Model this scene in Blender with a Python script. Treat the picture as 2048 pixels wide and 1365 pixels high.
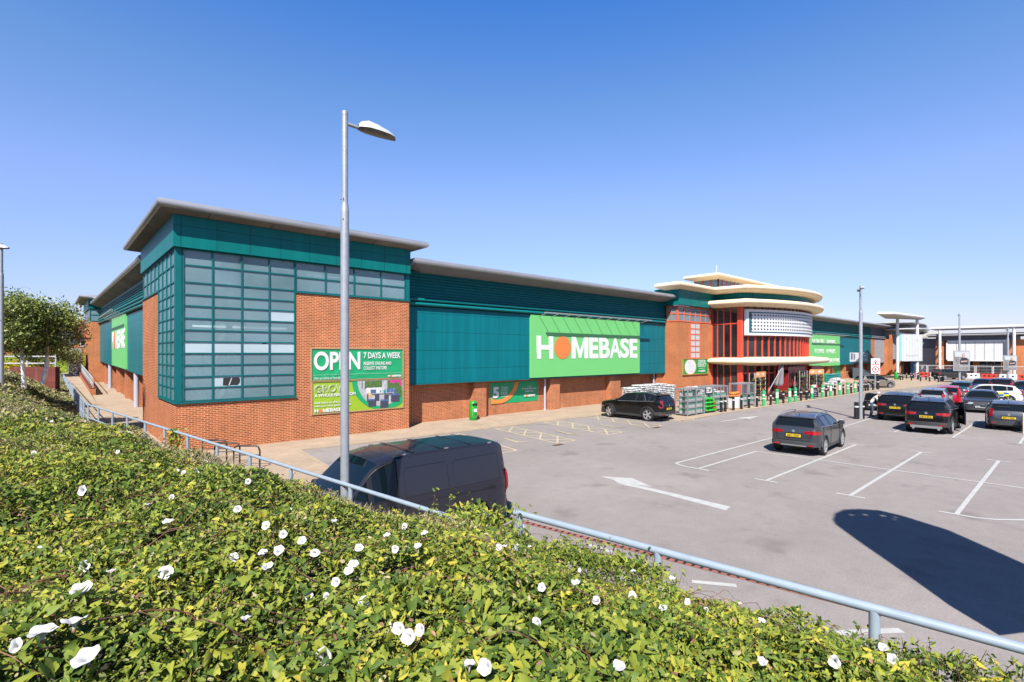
import bpy, bmesh, math, random
import numpy as np
from mathutils import Vector, Matrix, Euler
R = math.radians
random.seed(7); rng = np.random.default_rng(11)
sc = bpy.context.scene
for o in list(bpy.data.objects): bpy.data.objects.remove(o)

# ------------------------------------------------------------------ camera, sky, sun, exposure
VIEW_AZ = 47.97          # compass of the view, degrees from +X (the shop front runs along +X)
SUN_AZ, SUN_EL = 39.8, 46.6   # direction the light travels, height of the sun
cam = bpy.data.cameras.new("camera"); co = bpy.data.objects.new("camera", cam); sc.collection.objects.link(co)
co.location = (0, 0, 4.0); co.rotation_euler = (R(90), 0, R(VIEW_AZ - 90))
cam.sensor_width = 36.0; cam.lens = 1031.0 / 2048 * 36; cam.shift_y = 24.5 / 2048
cam.clip_start = 0.05; cam.clip_end = 3000
sc.camera = co
world = bpy.data.worlds.new("World"); sc.world = world; world.use_nodes = True
wn = world.node_tree; bg = wn.nodes["Background"]
sky = wn.nodes.new("ShaderNodeTexSky"); sky.sky_type = 'NISHITA'; sky.sun_disc = False
sky.sun_elevation = R(SUN_EL); sky.sun_rotation = math.atan2(-math.cos(R(SUN_AZ)), -math.sin(R(SUN_AZ)))
sky.altitude = 0; sky.air_density = 1.0; sky.dust_density = 0.6; sky.ozone_density = 3.0
tint = wn.nodes.new("ShaderNodeMix"); tint.data_type = 'RGBA'; tint.blend_type = 'MULTIPLY'; tint.inputs[0].default_value = 1.0
tcd = wn.nodes.new("ShaderNodeTexCoord"); sxyz = wn.nodes.new("ShaderNodeSeparateXYZ"); wn.links.new(tcd.outputs["Generated"], sxyz.inputs[0])
ramp = wn.nodes.new("ShaderNodeValToRGB"); wn.links.new(sxyz.outputs[2], ramp.inputs[0])     # clear summer sky: lavender blue low down, darkened overhead to deepen shadows
for k, (p, c) in enumerate([(0.0,(.66,.61,.78)),(.077,(.65,.61,.79)),(.277,(.84,.81,1.0)),(.43,(.63,.82,1.03)),(.56,(.36,.73,1.17)),(.72,(.12,.27,.48)),(1.0,(.08,.20,.38))]):
    e = ramp.color_ramp.elements[k] if k < 2 else ramp.color_ramp.elements.new(p)
    e.position = p; e.color = (*c, 1)
wn.links.new(ramp.outputs[0], tint.inputs[7]); wn.links.new(sky.outputs[0], tint.inputs[6]); wn.links.new(tint.outputs[2], bg.inputs[0]); bg.inputs[1].default_value = 0.098
sl = bpy.data.lights.new("sun", 'SUN'); so = bpy.data.objects.new("sun", sl); sc.collection.objects.link(so)
sl.energy = 5.0; sl.angle = R(0.5); sl.color = (1.0, 0.95, 0.87)
so.rotation_euler = (R(90 - SUN_EL), 0, R(SUN_AZ - 90)); so.location = (-20, -20, 40)
sc.view_settings.view_transform = 'Standard'; sc.view_settings.look = 'None'
sc.view_settings.exposure = 1.12; sc.view_settings.gamma = 1.0
sc.view_settings.use_curve_mapping = False
sc.render.engine = 'CYCLES'; sc.cycles.max_bounces = 6; sc.cycles.transparent_max_bounces = 8
sc.cycles.use_denoising = True

# ------------------------------------------------------------------ materials
def lin(c):
    return tuple(((v/255.0)/12.92 if v/255.0 <= 0.04045 else ((v/255.0+0.055)/1.055)**2.4) for v in c)
MATS = {}; K = 0.60      # K: overall reflectance level for this exposure
def nd(m, t): return m.node_tree.nodes.new(t)
def lk(m, a, b): m.node_tree.links.new(a, b)
def mat(name, col, rough=0.6, metal=0.0, noise=0.0, nscale=8.0, bump=0.0, bscale=40.0, coat=0.0, spec=0.5, rand=0.0, trans=0.0, emit=0):
    """principled material; noise = value variation of the surface's own colour, rand = variation from island to island"""
    if name in MATS: return MATS[name]
    col = tuple(v*K for v in col)
    m = bpy.data.materials.new(name); m.use_nodes = True; b = m.node_tree.nodes["Principled BSDF"]
    b.inputs["Roughness"].default_value = rough; b.inputs["Metallic"].default_value = metal
    b.inputs["Specular IOR Level"].default_value = spec
    if coat: b.inputs["Coat Weight"].default_value = coat; b.inputs["Coat Roughness"].default_value = 0.03
    c = (*col, 1); b.inputs["Base Color"].default_value = c
    src = None
    g = nd(m, "ShaderNodeNewGeometry")
    if noise:
        n = nd(m, "ShaderNodeTexNoise"); n.inputs["Scale"].default_value = nscale; n.inputs["Detail"].default_value = 6
        lk(m, g.outputs["Position"], n.inputs["Vector"])
        r = nd(m, "ShaderNodeMapRange"); r.inputs[1].default_value = 0.25; r.inputs[2].default_value = 0.75
        r.inputs[3].default_value = 1 - noise; r.inputs[4].default_value = 1 + noise
        lk(m, n.outputs[0], r.inputs[0]); src = r.outputs[0]
    if rand:
        r2 = nd(m, "ShaderNodeMapRange"); r2.inputs[3].default_value = 1 - rand; r2.inputs[4].default_value = 1 + rand
        lk(m, g.outputs["Random Per Island"], r2.inputs[0])
        if src:
            mm = nd(m, "ShaderNodeMath"); mm.operation = 'MULTIPLY'; lk(m, src, mm.inputs[0]); lk(m, r2.outputs[0], mm.inputs[1]); src = mm.outputs[0]
        else: src = r2.outputs[0]
    if src:
        mx = nd(m, "ShaderNodeVectorMath"); mx.operation = 'SCALE'; mx.inputs[0].default_value = col
        lk(m, src, mx.inputs["Scale"]); lk(m, mx.outputs[0], b.inputs["Base Color"])
    if bump:
        n2 = nd(m, "ShaderNodeTexNoise"); n2.inputs["Scale"].default_value = bscale; n2.inputs["Detail"].default_value = 4
        lk(m, g.outputs["Position"], n2.inputs["Vector"])
        bp = nd(m, "ShaderNodeBump"); bp.inputs["Strength"].default_value = bump; bp.inputs["Distance"].default_value = 0.02
        lk(m, n2.outputs[0], bp.inputs["Height"]); lk(m, bp.outputs[0], b.inputs["Normal"])
    if emit: b.inputs["Emission Color"].default_value = c; b.inputs["Emission Strength"].default_value = emit
    MATS[name] = m; return m

def wall_uv(m):
    """(x + y, z) of the world: runs along any axis-aligned wall"""
    g = nd(m, "ShaderNodeNewGeometry"); s = nd(m, "ShaderNodeSeparateXYZ"); lk(m, g.outputs["Position"], s.inputs[0])
    a = nd(m, "ShaderNodeMath"); a.operation = 'ADD'; lk(m, s.outputs[0], a.inputs[0]); lk(m, s.outputs[1], a.inputs[1])
    c = nd(m, "ShaderNodeCombineXYZ"); lk(m, a.outputs[0], c.inputs[0]); lk(m, s.outputs[2], c.inputs[1])
    return c.outputs[0], g
def brick_mat(name, c1, c2, mortar, bw=0.225, rh=0.075, ms=0.0065, flat=False, rough=0.85, noise=0.16, offset=0.5, nscale=0.7, streak=0.0):
    if name in MATS: return MATS[name]
    m = bpy.data.materials.new(name); m.use_nodes = True; b = m.node_tree.nodes["Principled BSDF"]
    uv, g = wall_uv(m); c1, c2, mortar = [tuple(v*K for v in c) for c in (c1, c2, mortar)]
    t = nd(m, "ShaderNodeTexBrick"); t.inputs["Scale"].default_value = 1.0
    t.inputs["Brick Width"].default_value = bw; t.inputs["Row Height"].default_value = rh; t.inputs["Mortar Size"].default_value = ms
    t.inputs["Mortar Smooth"].default_value = 0.1; t.offset = offset
    t.inputs["Color1"].default_value = (*c1, 1); t.inputs["Color2"].default_value = (*c2, 1); t.inputs["Mortar"].default_value = (*mortar, 1)
    lk(m, g.outputs["Position"] if flat else uv, t.inputs["Vector"])
    n = nd(m, "ShaderNodeTexNoise"); n.inputs["Scale"].default_value = nscale; n.inputs["Detail"].default_value = 8; n.inputs["Roughness"].default_value = 0.65
    lk(m, g.outputs["Position"], n.inputs["Vector"])
    r = nd(m, "ShaderNodeMapRange"); r.inputs[1].default_value = 0.3; r.inputs[2].default_value = 0.7
    r.inputs[3].default_value = 1 - noise; r.inputs[4].default_value = 1 + noise; lk(m, n.outputs[0], r.inputs[0]); val = r.outputs[0]
    if streak:
        mp = nd(m, "ShaderNodeMapping"); mp.inputs["Scale"].default_value = (3.2, 3.2, .16); lk(m, g.outputs["Position"], mp.inputs[0])
        n3 = nd(m, "ShaderNodeTexNoise"); n3.inputs["Scale"].default_value = 1.0; n3.inputs["Detail"].default_value = 5; lk(m, mp.outputs[0], n3.inputs["Vector"])
        r3 = nd(m, "ShaderNodeMapRange"); r3.inputs[1].default_value = .35; r3.inputs[2].default_value = .7; r3.inputs[3].default_value = 1 - streak; r3.inputs[4].default_value = 1 + streak*.6; lk(m, n3.outputs[0], r3.inputs[0])
        q3 = nd(m, "ShaderNodeMath"); q3.operation = 'MULTIPLY'; lk(m, val, q3.inputs[0]); lk(m, r3.outputs[0], q3.inputs[1]); val = q3.outputs[0]
    v = nd(m, "ShaderNodeVectorMath"); v.operation = 'SCALE'; lk(m, t.outputs[0], v.inputs[0]); lk(m, val, v.inputs["Scale"])
    lk(m, v.outputs[0], b.inputs["Base Color"]); b.inputs["Roughness"].default_value = rough
    b.inputs["Specular IOR Level"].default_value = 0.14
    bp = nd(m, "ShaderNodeBump"); bp.inputs["Strength"].default_value = 0.25; bp.inputs["Distance"].default_value = 0.008; bp.invert = True
    lk(m, t.outputs["Fac"], bp.inputs["Height"]); lk(m, bp.outputs[0], b.inputs["Normal"])
    MATS[name] = m; return m

BRICK = brick_mat("red_brick", (0.54, 0.118, 0.040), (0.34, 0.068, 0.026), (0.82, 0.50, 0.27), ms=0.0095, streak=.10)
BRICK_ORANGE = brick_mat("orange_brick", (0.60, 0.165, 0.056), (0.46, 0.118, 0.040), (0.74, 0.42, 0.22), ms=0.009, streak=.08)
BRICK_DARK = brick_mat("dark_red_brick", (0.22, 0.055, 0.04), (0.15, 0.04, 0.035), (0.22, 0.12, 0.1))
PAVER = brick_mat("tan_block_paving", (0.56, 0.43, 0.32), (0.48, 0.365, 0.27), (0.37, 0.285, 0.21), bw=0.2, rh=0.1, ms=0.004, flat=True, noise=0.14)
TEAL = (0.003, 0.195, 0.235)
PANEL = brick_mat("teal_cladding_panel", TEAL, (0.003, 0.186, 0.224), (0.002, 0.08, 0.095), bw=4.6, rh=1.04, ms=0.012, rough=0.38, offset=0.0, noise=0.06, streak=.14)
FASCIA = brick_mat("teal_fascia_panel", (0.003, 0.195, 0.19), (0.003, 0.18, 0.175), (0.002, 0.07, 0.07), bw=1.25, rh=9.0, ms=0.012, rough=0.4, offset=0.0, noise=0.06, streak=.10)
LOUVRE = mat("teal_louvre_metal", (0.003, 0.16, 0.178), 0.5, noise=0.05, nscale=1.5, spec=.2)
TEALF = mat("teal_window_frame", (0.003, 0.16, 0.17), 0.45, spec=.25, noise=0.06, nscale=2)
ROOFM = mat("silver_roof_metal", (0.62, 0.62, 0.64), 0.38, metal=0.6, noise=0.1, nscale=1.2)
SOFFIT = mat("grey_soffit", (0.30, 0.29, 0.29), 0.7, noise=0.1, nscale=1.0)
SOFFIT_B = brick_mat("weathered_soffit_panel", (0.34, 0.28, 0.235), (0.27, 0.235, 0.2), (0.1, 0.085, 0.075), bw=2.4, rh=3.0, ms=0.02, offset=0, flat=True, noise=0.25, nscale=0.5)
CREAM = mat("cream_render", (0.98, 0.80, 0.55), 0.6, noise=0.07, nscale=1.5)
REDF = mat("red_window_frame", (0.74, 0.085, 0.045), 0.35, noise=0.06, nscale=2)
ORANGEF = mat("orange_red_frame", (0.86, 0.16, 0.07), 0.4, noise=0.06, nscale=2)
WHITE = mat("white_paint", (0.78, 0.78, 0.78), 0.45, noise=0.05, nscale=3)
BRIGHTW = mat("bright_white_sheet", (0.82, 0.82, 0.83), 0.5)
GREY = mat("grey_cladding", (0.26, 0.275, 0.31), 0.45, noise=0.05, nscale=1)
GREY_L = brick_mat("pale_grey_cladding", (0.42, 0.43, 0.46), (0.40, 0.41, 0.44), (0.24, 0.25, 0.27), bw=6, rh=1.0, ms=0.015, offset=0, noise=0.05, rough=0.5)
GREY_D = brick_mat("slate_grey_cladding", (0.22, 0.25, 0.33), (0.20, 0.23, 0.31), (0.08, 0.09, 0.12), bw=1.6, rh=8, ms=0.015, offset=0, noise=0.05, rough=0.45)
GALV = mat("galvanised_steel", (0.46, 0.49, 0.53), 0.42, metal=0.35, noise=0.12, nscale=9, bump=0.15, bscale=60)
RAILM = mat("blue_grey_rail_paint", (0.36, 0.44, 0.52), 0.4, noise=0.08, nscale=6)
BLACK = mat("black_plastic", (0.012, 0.012, 0.014), 0.45)
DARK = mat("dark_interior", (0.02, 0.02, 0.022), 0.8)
GREEN = mat("sign_green", (0.19, 0.66, 0.20), 0.45, noise=0.02, nscale=0.8)
GREEN_D = mat("dark_sign_green", (0.012, 0.36, 0.10), 0.45)
GREEN_B = mat("banner_green", (0.012, 0.42, 0.16), 0.42, bump=0.0)
LIME = mat("banner_lime", (0.36, 0.56, 0.02), 0.5)
ORANGE = mat("logo_orange", (0.85, 0.25, 0.06), 0.5)
ORANGE_P = mat("banner_orange", (0.86, 0.30, 0.06), 0.5)
LETTER = mat("white_lettering", (0.86, 0.86, 0.84), 0.5)
LINEW = mat("white_road_paint", (0.56, 0.56, 0.545), 0.7, noise=0.14, nscale=5)
LINEY = mat("cream_road_paint", (0.62, 0.51, 0.35), 0.75, noise=0.2, nscale=4)
IRON = mat("rusty_iron", (0.11, 0.045, 0.03), 0.8, noise=0.3, nscale=20)
STICKY = mat("wood_batten", (0.52, 0.33, 0.16), 0.7, noise=0.2, nscale=10)

def worn_asphalt():
    m = bpy.data.materials.new("worn_asphalt"); m.use_nodes = True; b = m.node_tree.nodes["Principled BSDF"]
    g = nd(m, "ShaderNodeNewGeometry")
    def nz(s, d=6, r=0.6):
        n = nd(m, "ShaderNodeTexNoise"); n.inputs["Scale"].default_value = s; n.inputs["Detail"].default_value = d; n.inputs["Roughness"].default_value = r
        lk(m, g.outputs["Position"], n.inputs["Vector"]); return n.outputs[0]
    def rg(x, a, b_, lo, hi):
        r = nd(m, "ShaderNodeMapRange"); r.inputs[1].default_value = a; r.inputs[2].default_value = b_; r.inputs[3].default_value = lo; r.inputs[4].default_value = hi
        lk(m, x, r.inputs[0]); return r.outputs[0]
    def mul(a, b_):
        q = nd(m, "ShaderNodeMath"); q.operation = 'MULTIPLY'; lk(m, a, q.inputs[0]); lk(m, b_, q.inputs[1]); return q.outputs[0]
    big = rg(nz(0.16, 6), 0.3, 0.7, 0.86, 1.12); mid = rg(nz(2.3, 6, .7), 0.3, 0.7, 0.93, 1.07); fine = rg(nz(26, 4, .85), 0.3, 0.7, 0.80, 1.20)
    v = nd(m, "ShaderNodeTexVoronoi"); v.feature = 'DISTANCE_TO_EDGE'; v.inputs["Scale"].default_value = 0.035; 
    w = nd(m, "ShaderNodeTexNoise"); w.inputs["Scale"].default_value = 0.8; w.inputs["Detail"].default_value = 5; lk(m, g.outputs["Position"], w.inputs["Vector"])
    ad = nd(m, "ShaderNodeVectorMath"); ad.operation = 'ADD'; lk(m, g.outputs["Position"], ad.inputs[0]); lk(m, w.outputs[1], ad.inputs[1]); lk(m, ad.outputs[0], v.inputs["Vector"])
    crack = rg(v.outputs[0], 0.0, 0.0016, 0.84, 1.0)
    stain = rg(nz(0.75, 5, .55), 0.58, 0.72, 1.0, 0.74)
    tot = mul(mul(mul(big, mid), mul(fine, crack)), stain)
    s = nd(m, "ShaderNodeVectorMath"); s.operation = 'SCALE'; s.inputs[0].default_value = (0.205, 0.183, 0.176); lk(m, tot, s.inputs["Scale"])
    lk(m, s.outputs[0], b.inputs["Base Color"]); b.inputs["Roughness"].default_value = 0.9; b.inputs["Specular IOR Level"].default_value = 0.2
    bp = nd(m, "ShaderNodeBump"); bp.inputs["Strength"].default_value = 0.35; bp.inputs["Distance"].default_value = 0.01
    lk(m, nz(55, 3, .8), bp.inputs["Height"]); lk(m, bp.outputs[0], b.inputs["Normal"])
    return m
ASPHALT = worn_asphalt()

def frosted(name, tint, see, rough=0.25):
    """sheet glass with a milky film: part see-through, part white scatter, glossy skin"""
    m = bpy.data.materials.new(name); m.use_nodes = True; nt = m.node_tree; b = nt.nodes["Principled BSDF"]
    b.inputs["Base Color"].default_value = (*tint, 1); b.inputs["Roughness"].default_value = rough; b.inputs["Specular IOR Level"].default_value = 0.6
    g = nd(m, "ShaderNodeNewGeometry"); n = nd(m, "ShaderNodeTexNoise"); n.inputs["Scale"].default_value = 0.45; n.inputs["Detail"].default_value = 3
    lk(m, g.outputs["Position"], n.inputs["Vector"])
    r = nd(m, "ShaderNodeMapRange"); r.inputs[1].default_value = 0.3; r.inputs[2].default_value = 0.7; r.inputs[3].default_value = see + .16; r.inputs[4].default_value = see - .16
    lk(m, n.outputs[0], r.inputs[0])
    ri = nd(m, "ShaderNodeMapRange"); ri.inputs[3].default_value = -.12; ri.inputs[4].default_value = .12; lk(m, g.outputs["Random Per Island"], ri.inputs[0])
    ad = nd(m, "ShaderNodeMath"); ad.operation = 'ADD'; ad.use_clamp = True; lk(m, r.outputs[0], ad.inputs[0]); lk(m, ri.outputs[0], ad.inputs[1])
    rv = nd(m, "ShaderNodeMapRange"); rv.inputs[3].default_value = .82; rv.inputs[4].default_value = 1.2; lk(m, g.outputs["Random Per Island"], rv.inputs[0])
    sv = nd(m, "ShaderNodeVectorMath"); sv.operation = 'SCALE'; sv.inputs[0].default_value = tint; lk(m, rv.outputs[0], sv.inputs["Scale"]); lk(m, sv.outputs[0], b.inputs["Base Color"])
    tr = nd(m, "ShaderNodeBsdfTransparent"); tr.inputs[0].default_value = (0.86, 0.92, 0.92, 1)
    mx = nd(m, "ShaderNodeMixShader"); lk(m, ad.outputs[0], mx.inputs[0]); lk(m, b.outputs[0], mx.inputs[1]); lk(m, tr.outputs[0], mx.inputs[2])
    lk(m, mx.outputs[0], nt.nodes["Material Output"].inputs[0]); MATS[name] = m; return m
FROST = frosted("frosted_glass", (0.17, 0.265, 0.30), 0.44)
FROST_W = frosted("shattered_frosted_glass", (0.33, 0.41, 0.44), 0.12, 0.5)
CLEAR = frosted("clear_shop_glass", (0.05, 0.058, 0.065), 0.74, 0.03)

# ------------------------------------------------------------------ mesh builder and object helpers
class MB:
    def __init__(s): s.v = []; s.f = []; s.mi = []; s.m = 0
    def add(s, vs, fs):
        k = len(s.v); s.v += [tuple(p) for p in vs]
        for f in fs: s.f.append(tuple(i + k for i in f)); s.mi.append(s.m)
        return s
    def box(s, x0, y0, z0, x1, y1, z1):
        x0, x1 = min(x0, x1), max(x0, x1); y0, y1 = min(y0, y1), max(y0, y1); z0, z1 = min(z0, z1), max(z0, z1)
        return s.add([(x0,y0,z0),(x1,y0,z0),(x1,y1,z0),(x0,y1,z0),(x0,y0,z1),(x1,y0,z1),(x1,y1,z1),(x0,y1,z1)],
                     [(0,3,2,1),(4,5,6,7),(0,1,5,4),(1,2,6,5),(2,3,7,6),(3,0,4,7)])
    def rbox(s, x0, y0, z0, x1, y1, z1, r):
        """box with chamfered vertical and top edges"""
        p = lambda i: [(x0+i,y0+r),(x0+r,y0+i),(x1-r,y0+i),(x1-i,y0+r),(x1-i,y1-r),(x1-r,y1-i),(x0+r,y1-i),(x0+i,y1-r)]
        return s.loft([[(a,b,z0) for a,b in p(0)], [(a,b,z1-r) for a,b in p(0)], [(a,b,z1) for a,b in p(r*.7)]])
    def loft(s, rings, caps=True, closed=True):
        n = len(rings[0]); vs = [p for r in rings for p in r]; fs = []
        for i in range(len(rings)-1):
            for j in range(n if closed else n-1):
                a, b = i*n+j, i*n+(j+1) % n; fs.append((a, b, b+n, a+n))
        if caps and closed: fs.append(tuple(reversed(range(n)))); fs.append(tuple(range((len(rings)-1)*n, len(rings)*n)))
        return s.add(vs, fs)
    def cyl(s, p0, p1, r0, r1=None, n=12, caps=True):
        r1 = r0 if r1 is None else r1; p0 = Vector(p0); p1 = Vector(p1); d = (p1-p0).normalized()
        u = d.cross(Vector((0,0,1)) if abs(d.z) < .9 else Vector((1,0,0))).normalized(); w = d.cross(u)
        ring = lambda c, r: [tuple(c + r*(math.cos(2*math.pi*k/n)*u + math.sin(2*math.pi*k/n)*w)) for k in range(n)]
        return s.loft([ring(p0, r0), ring(p1, r1)], caps)
    def tube(s, pts, r, n=8, caps=True):
        rs = []
        pts = [Vector(p) for p in pts]
        for i, p in enumerate(pts):
            d = ((pts[min(i+1, len(pts)-1)] - p).normalized() if i < len(pts)-1 else Vector((0,0,0))) + ((p - pts[i-1]).normalized() if i else Vector((0,0,0)))
            d.normalize(); u = d.cross(Vector((0,0,1)) if abs(d.z) < .95 else Vector((0,1,0))).normalized(); w = d.cross(u)
            rr = r[i] if isinstance(r, (list, tuple)) else r
            rs.append([tuple(p + rr*(math.cos(2*math.pi*k/n)*u + math.sin(2*math.pi*k/n)*w)) for k in range(n)])
        for i in range(1, len(rs)):      # keep the rings from twisting
            best = min(range(n), key=lambda q: (Vector(rs[i][q]) - Vector(rs[i-1][0])).length); rs[i] = rs[i][best:] + rs[i][:best]
        return s.loft(rs, caps)
    def prism(s, pts, z0, z1):
        return s.loft([[(x, y, z0) for x, y in pts], [(x, y, z1) for x, y in pts]])
    def extr(s, pts, d):
        d = Vector(d); return s.loft([[tuple(p) for p in pts], [tuple(Vector(p)+d) for p in pts]])
    def face(s, pts): return s.add(pts, [tuple(range(len(pts)))])
    def lathe(s, prof, n=16, c=(0,0,0), axis='z', caps=True):
        rings = []
        for r, h in prof:
            ring = []
            for k in range(n):
                a = 2*math.pi*k/n; x, y = r*math.cos(a), r*math.sin(a)
                q = (x, y, h) if axis == 'z' else ((h, x, y) if axis == 'x' else (x, h, -y))
                ring.append((q[0]+c[0], q[1]+c[1], q[2]+c[2]))
            rings.append(ring)
        return s.loft(rings, caps)
    def build(s, name, mats, parent=None, smooth=False, angle=40, world=True, bevel=0):
        me = bpy.data.meshes.new(name)
        off = parent_loc(parent) if (parent and world) else (0,0,0)
        me.from_pydata([(p[0]-off[0], p[1]-off[1], p[2]-off[2]) for p in s.v], [], s.f)
        for m in (mats if isinstance(mats, (list, tuple)) else [mats]): me.materials.append(m)
        for p, i in zip(me.polygons, s.mi): p.material_index = i
        bm = bmesh.new(); bm.from_mesh(me); bmesh.ops.recalc_face_normals(bm, faces=bm.faces)
        bm.to_mesh(me); bm.free()
        if smooth:
            me.shade_smooth()
            try: me.set_sharp_from_angle(angle=R(angle))
            except Exception: pass
        o = bpy.data.objects.new(name, me); sc.collection.objects.link(o)
        if parent: o.parent = parent
        if bevel:
            md = o.modifiers.new("bevel", 'BEVEL'); md.width = bevel; md.segments = 2; md.limit_method = 'ANGLE'
        return o
def parent_loc(p):
    l = Vector((0,0,0))
    while p: l = l + p.location; p = p.parent
    return l
def tag(o, label=None, cat=None, group=None, kind=None):
    if label: o["label"] = label
    if cat: o["category"] = cat
    if group: o["group"] = group
    if kind: o["kind"] = kind
    return o
def thing(name, label, cat, loc=(0,0,0), rz=0.0, group=None):
    o = bpy.data.objects.new(name, None); sc.collection.objects.link(o); o.empty_display_size = 0.2
    o.location = loc; o.rotation_euler = (0,0,rz); return tag(o, label, cat, group)
def copy_tree(o, loc=None, rz=None, label=None, group=None, parent=None):
    c = o.copy(); sc.collection.objects.link(c)
    if parent: c.parent = parent
    if loc is not None: c.location = loc
    if rz is not None: c.rotation_euler = (0,0,rz)
    if label: c["label"] = label
    if group: c["group"] = group
    for ch in [x for x in bpy.data.objects if x.parent == o]: copy_tree(ch, parent=c)
    return c
def text(name, s, size, mat_, parent, origin, xdir, up=(0,0,1), width=None, height=None, bold=0.0, depth=0.004, align='LEFT', outline=0, kern=1.0, base=False):
    """flat lettering standing on a surface: origin = lower left corner (or centre / right), local +x along xdir"""
    cu = bpy.data.curves.new(name, 'FONT'); cu.body = s; cu.size = 1.0; cu.offset = bold; cu.space_character = kern; cu.resolution_u = 6
    if not outline: cu.extrude = depth / max(size, 1e-6) / 2
    else: cu.fill_mode = 'NONE'; cu.bevel_depth = outline
    t = bpy.data.objects.new(name, cu); sc.collection.objects.link(t)
    dg = bpy.context.evaluated_depsgraph_get(); me = bpy.data.meshes.new_from_object(t.evaluated_get(dg))
    bpy.data.objects.remove(t); bpy.data.curves.remove(cu)
    n = len(me.vertices); co_ = np.empty(n*3); me.vertices.foreach_get("co", co_); co_ = co_.reshape(-1, 3)
    lo, hi = co_.min(0), co_.max(0)
    h = height if height else size; k = h / (hi[1]-lo[1]) if height else size
    kx = width / (hi[0]-lo[0]) if width else k
    x = (co_[:,0]-lo[0])*kx; y = ((co_[:,1]-lo[1]) if (height or base) else co_[:,1])*k; z = co_[:,2]*size
    w = (hi[0]-lo[0])*kx
    if align == 'CENTER': x = x - w/2
    elif align == 'RIGHT': x = x - w
    X = Vector(xdir).normalized(); U = Vector(up).normalized(); N = X.cross(U)
    off = parent_loc(parent) if parent else Vector((0,0,0))
    O = Vector(origin) - off
    P = np.outer(x, X) + np.outer(y, U) + np.outer(z, N) + np.array(O)
    me.vertices.foreach_set("co", P.ravel()); me.materials.clear(); me.materials.append(mat_); me.update()
    o = bpy.data.objects.new(name, me); sc.collection.objects.link(o)
    if parent: o.parent = parent
    return o
def logo(parent, x0, x1, z0, z1, y, xdir=(1,0,0), origin=None, name="lettering", bold=0.035):
    """the shop's word: white letters with an orange oval for the O, on a wall plane at y (or along xdir from origin)"""
    X = Vector(xdir); W = x1-x0; H = z1-z0
    O = Vector(origin) if origin is not None else Vector((x0, y, z0))
    for ch, x_, w_, b_ in (("H",0,.138,.035),("M",.302,.158,.0),("E",.470,.092,.04),("B",.573,.112,.03),("A",.683,.125,.02),("S",.801,.098,.035),("E",.910,.090,.04)):
        if ch != "M": text(name, ch, H, LETTER, parent, O + X*(W*x_), xdir, width=W*w_, height=H, bold=b_, depth=.02)
        else:
            mm = MB(); Nn = X.cross(Vector((0,0,1))); q = lambda u, v: tuple(O + X*(W*(x_+w_*u)) + Vector((0,0,H*v)))
            for P_ in ([(0,0),(.24,0),(.24,1),(0,1)], [(.76,0),(1,0),(1,1),(.76,1)]): mm.extr([q(*p) for p in P_], tuple(Nn*.01))
            mm.extr([q(*p) for p in [(.241,1),(.241,.62),(.43,.02),(.57,.02),(.759,.62),(.759,1),(.5,.36)]], tuple(Nn*.0095)); mm.build(name, LETTER, parent)
    N = X.cross(Vector((0,0,1)))
    m = MB(); c = O + X*(W*.222) + Vector((0,0,H*.5))
    ring = [c + X*(W*.074*math.cos(a)) + Vector((0,0,H*.515*math.sin(a))) for a in np.linspace(0, 2*math.pi, 40, endpoint=False)]
    m.extr([tuple(p) for p in ring], tuple(N*.01)); m.build("logo_oval", ORANGE, parent)

# ------------------------------------------------------------------ ground
g = MB(); g.face([(-400,-400,0),(600,-400,0),(600,600,0),(-400,600,0)]); o = g.build("car_park_ground", ASPHALT); tag(o, kind="structure")
# paved walk along the shop front and round its near end
PZ = 0.05
edge = [(7.0,-2.0),(7.0,8.0),(7.05,12),(7.27,17.3),(7.7,21.5),(10,21.3),(17.6,21.05),(26.6,20.8),(27.6,15.72),(33,15.9),(41,15.75),(48,15.3),(57,14.98),(64.5,14.6),(70,13.8),(80,12.5),(96,12.4),(100,14.5),(104,20)]
pav = edge + [(130,20),(130,40),(3,40),(3,34),(2.9,20),(3.6,6),(4.4,-2)]
m = MB(); m.prism([(x,y) for x,y in pav], 0.001, PZ); o = m.build("front_pavement", PAVER); tag(o, kind="structure")
k = MB()
for (a, b) in zip(edge[3:-3], edge[4:-2]):
    a = Vector((*a,0)); b = Vector((*b,0)); d = (b-a).normalized(); n = Vector((-d.y, d.x, 0))
    q = [a + n*0.14, b + n*0.14, b - n*0.02, a - n*0.02]; k.loft([[(p.x,p.y,0.003) for p in q], [(p.x,p.y,PZ+.012) for p in q]])
o = k.build("kerb", mat("pale_kerb_stone", (0.47, 0.37, 0.27), 0.85, noise=.12, nscale=3)); tag(o, kind="structure")
# side walk: rises gently away from the viewer
def side_z(y): return max(0.0, 0.0135*(y-30))
m = MB(); m.loft([[(-3,33,PZ+.004),(4.95,33,PZ+.004)],[(-3,100,side_z(100)+PZ),(4.95,100,side_z(100)+PZ)]], closed=False); o = m.build("side_pavement", PAVER); tag(o, kind="structure")

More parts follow.
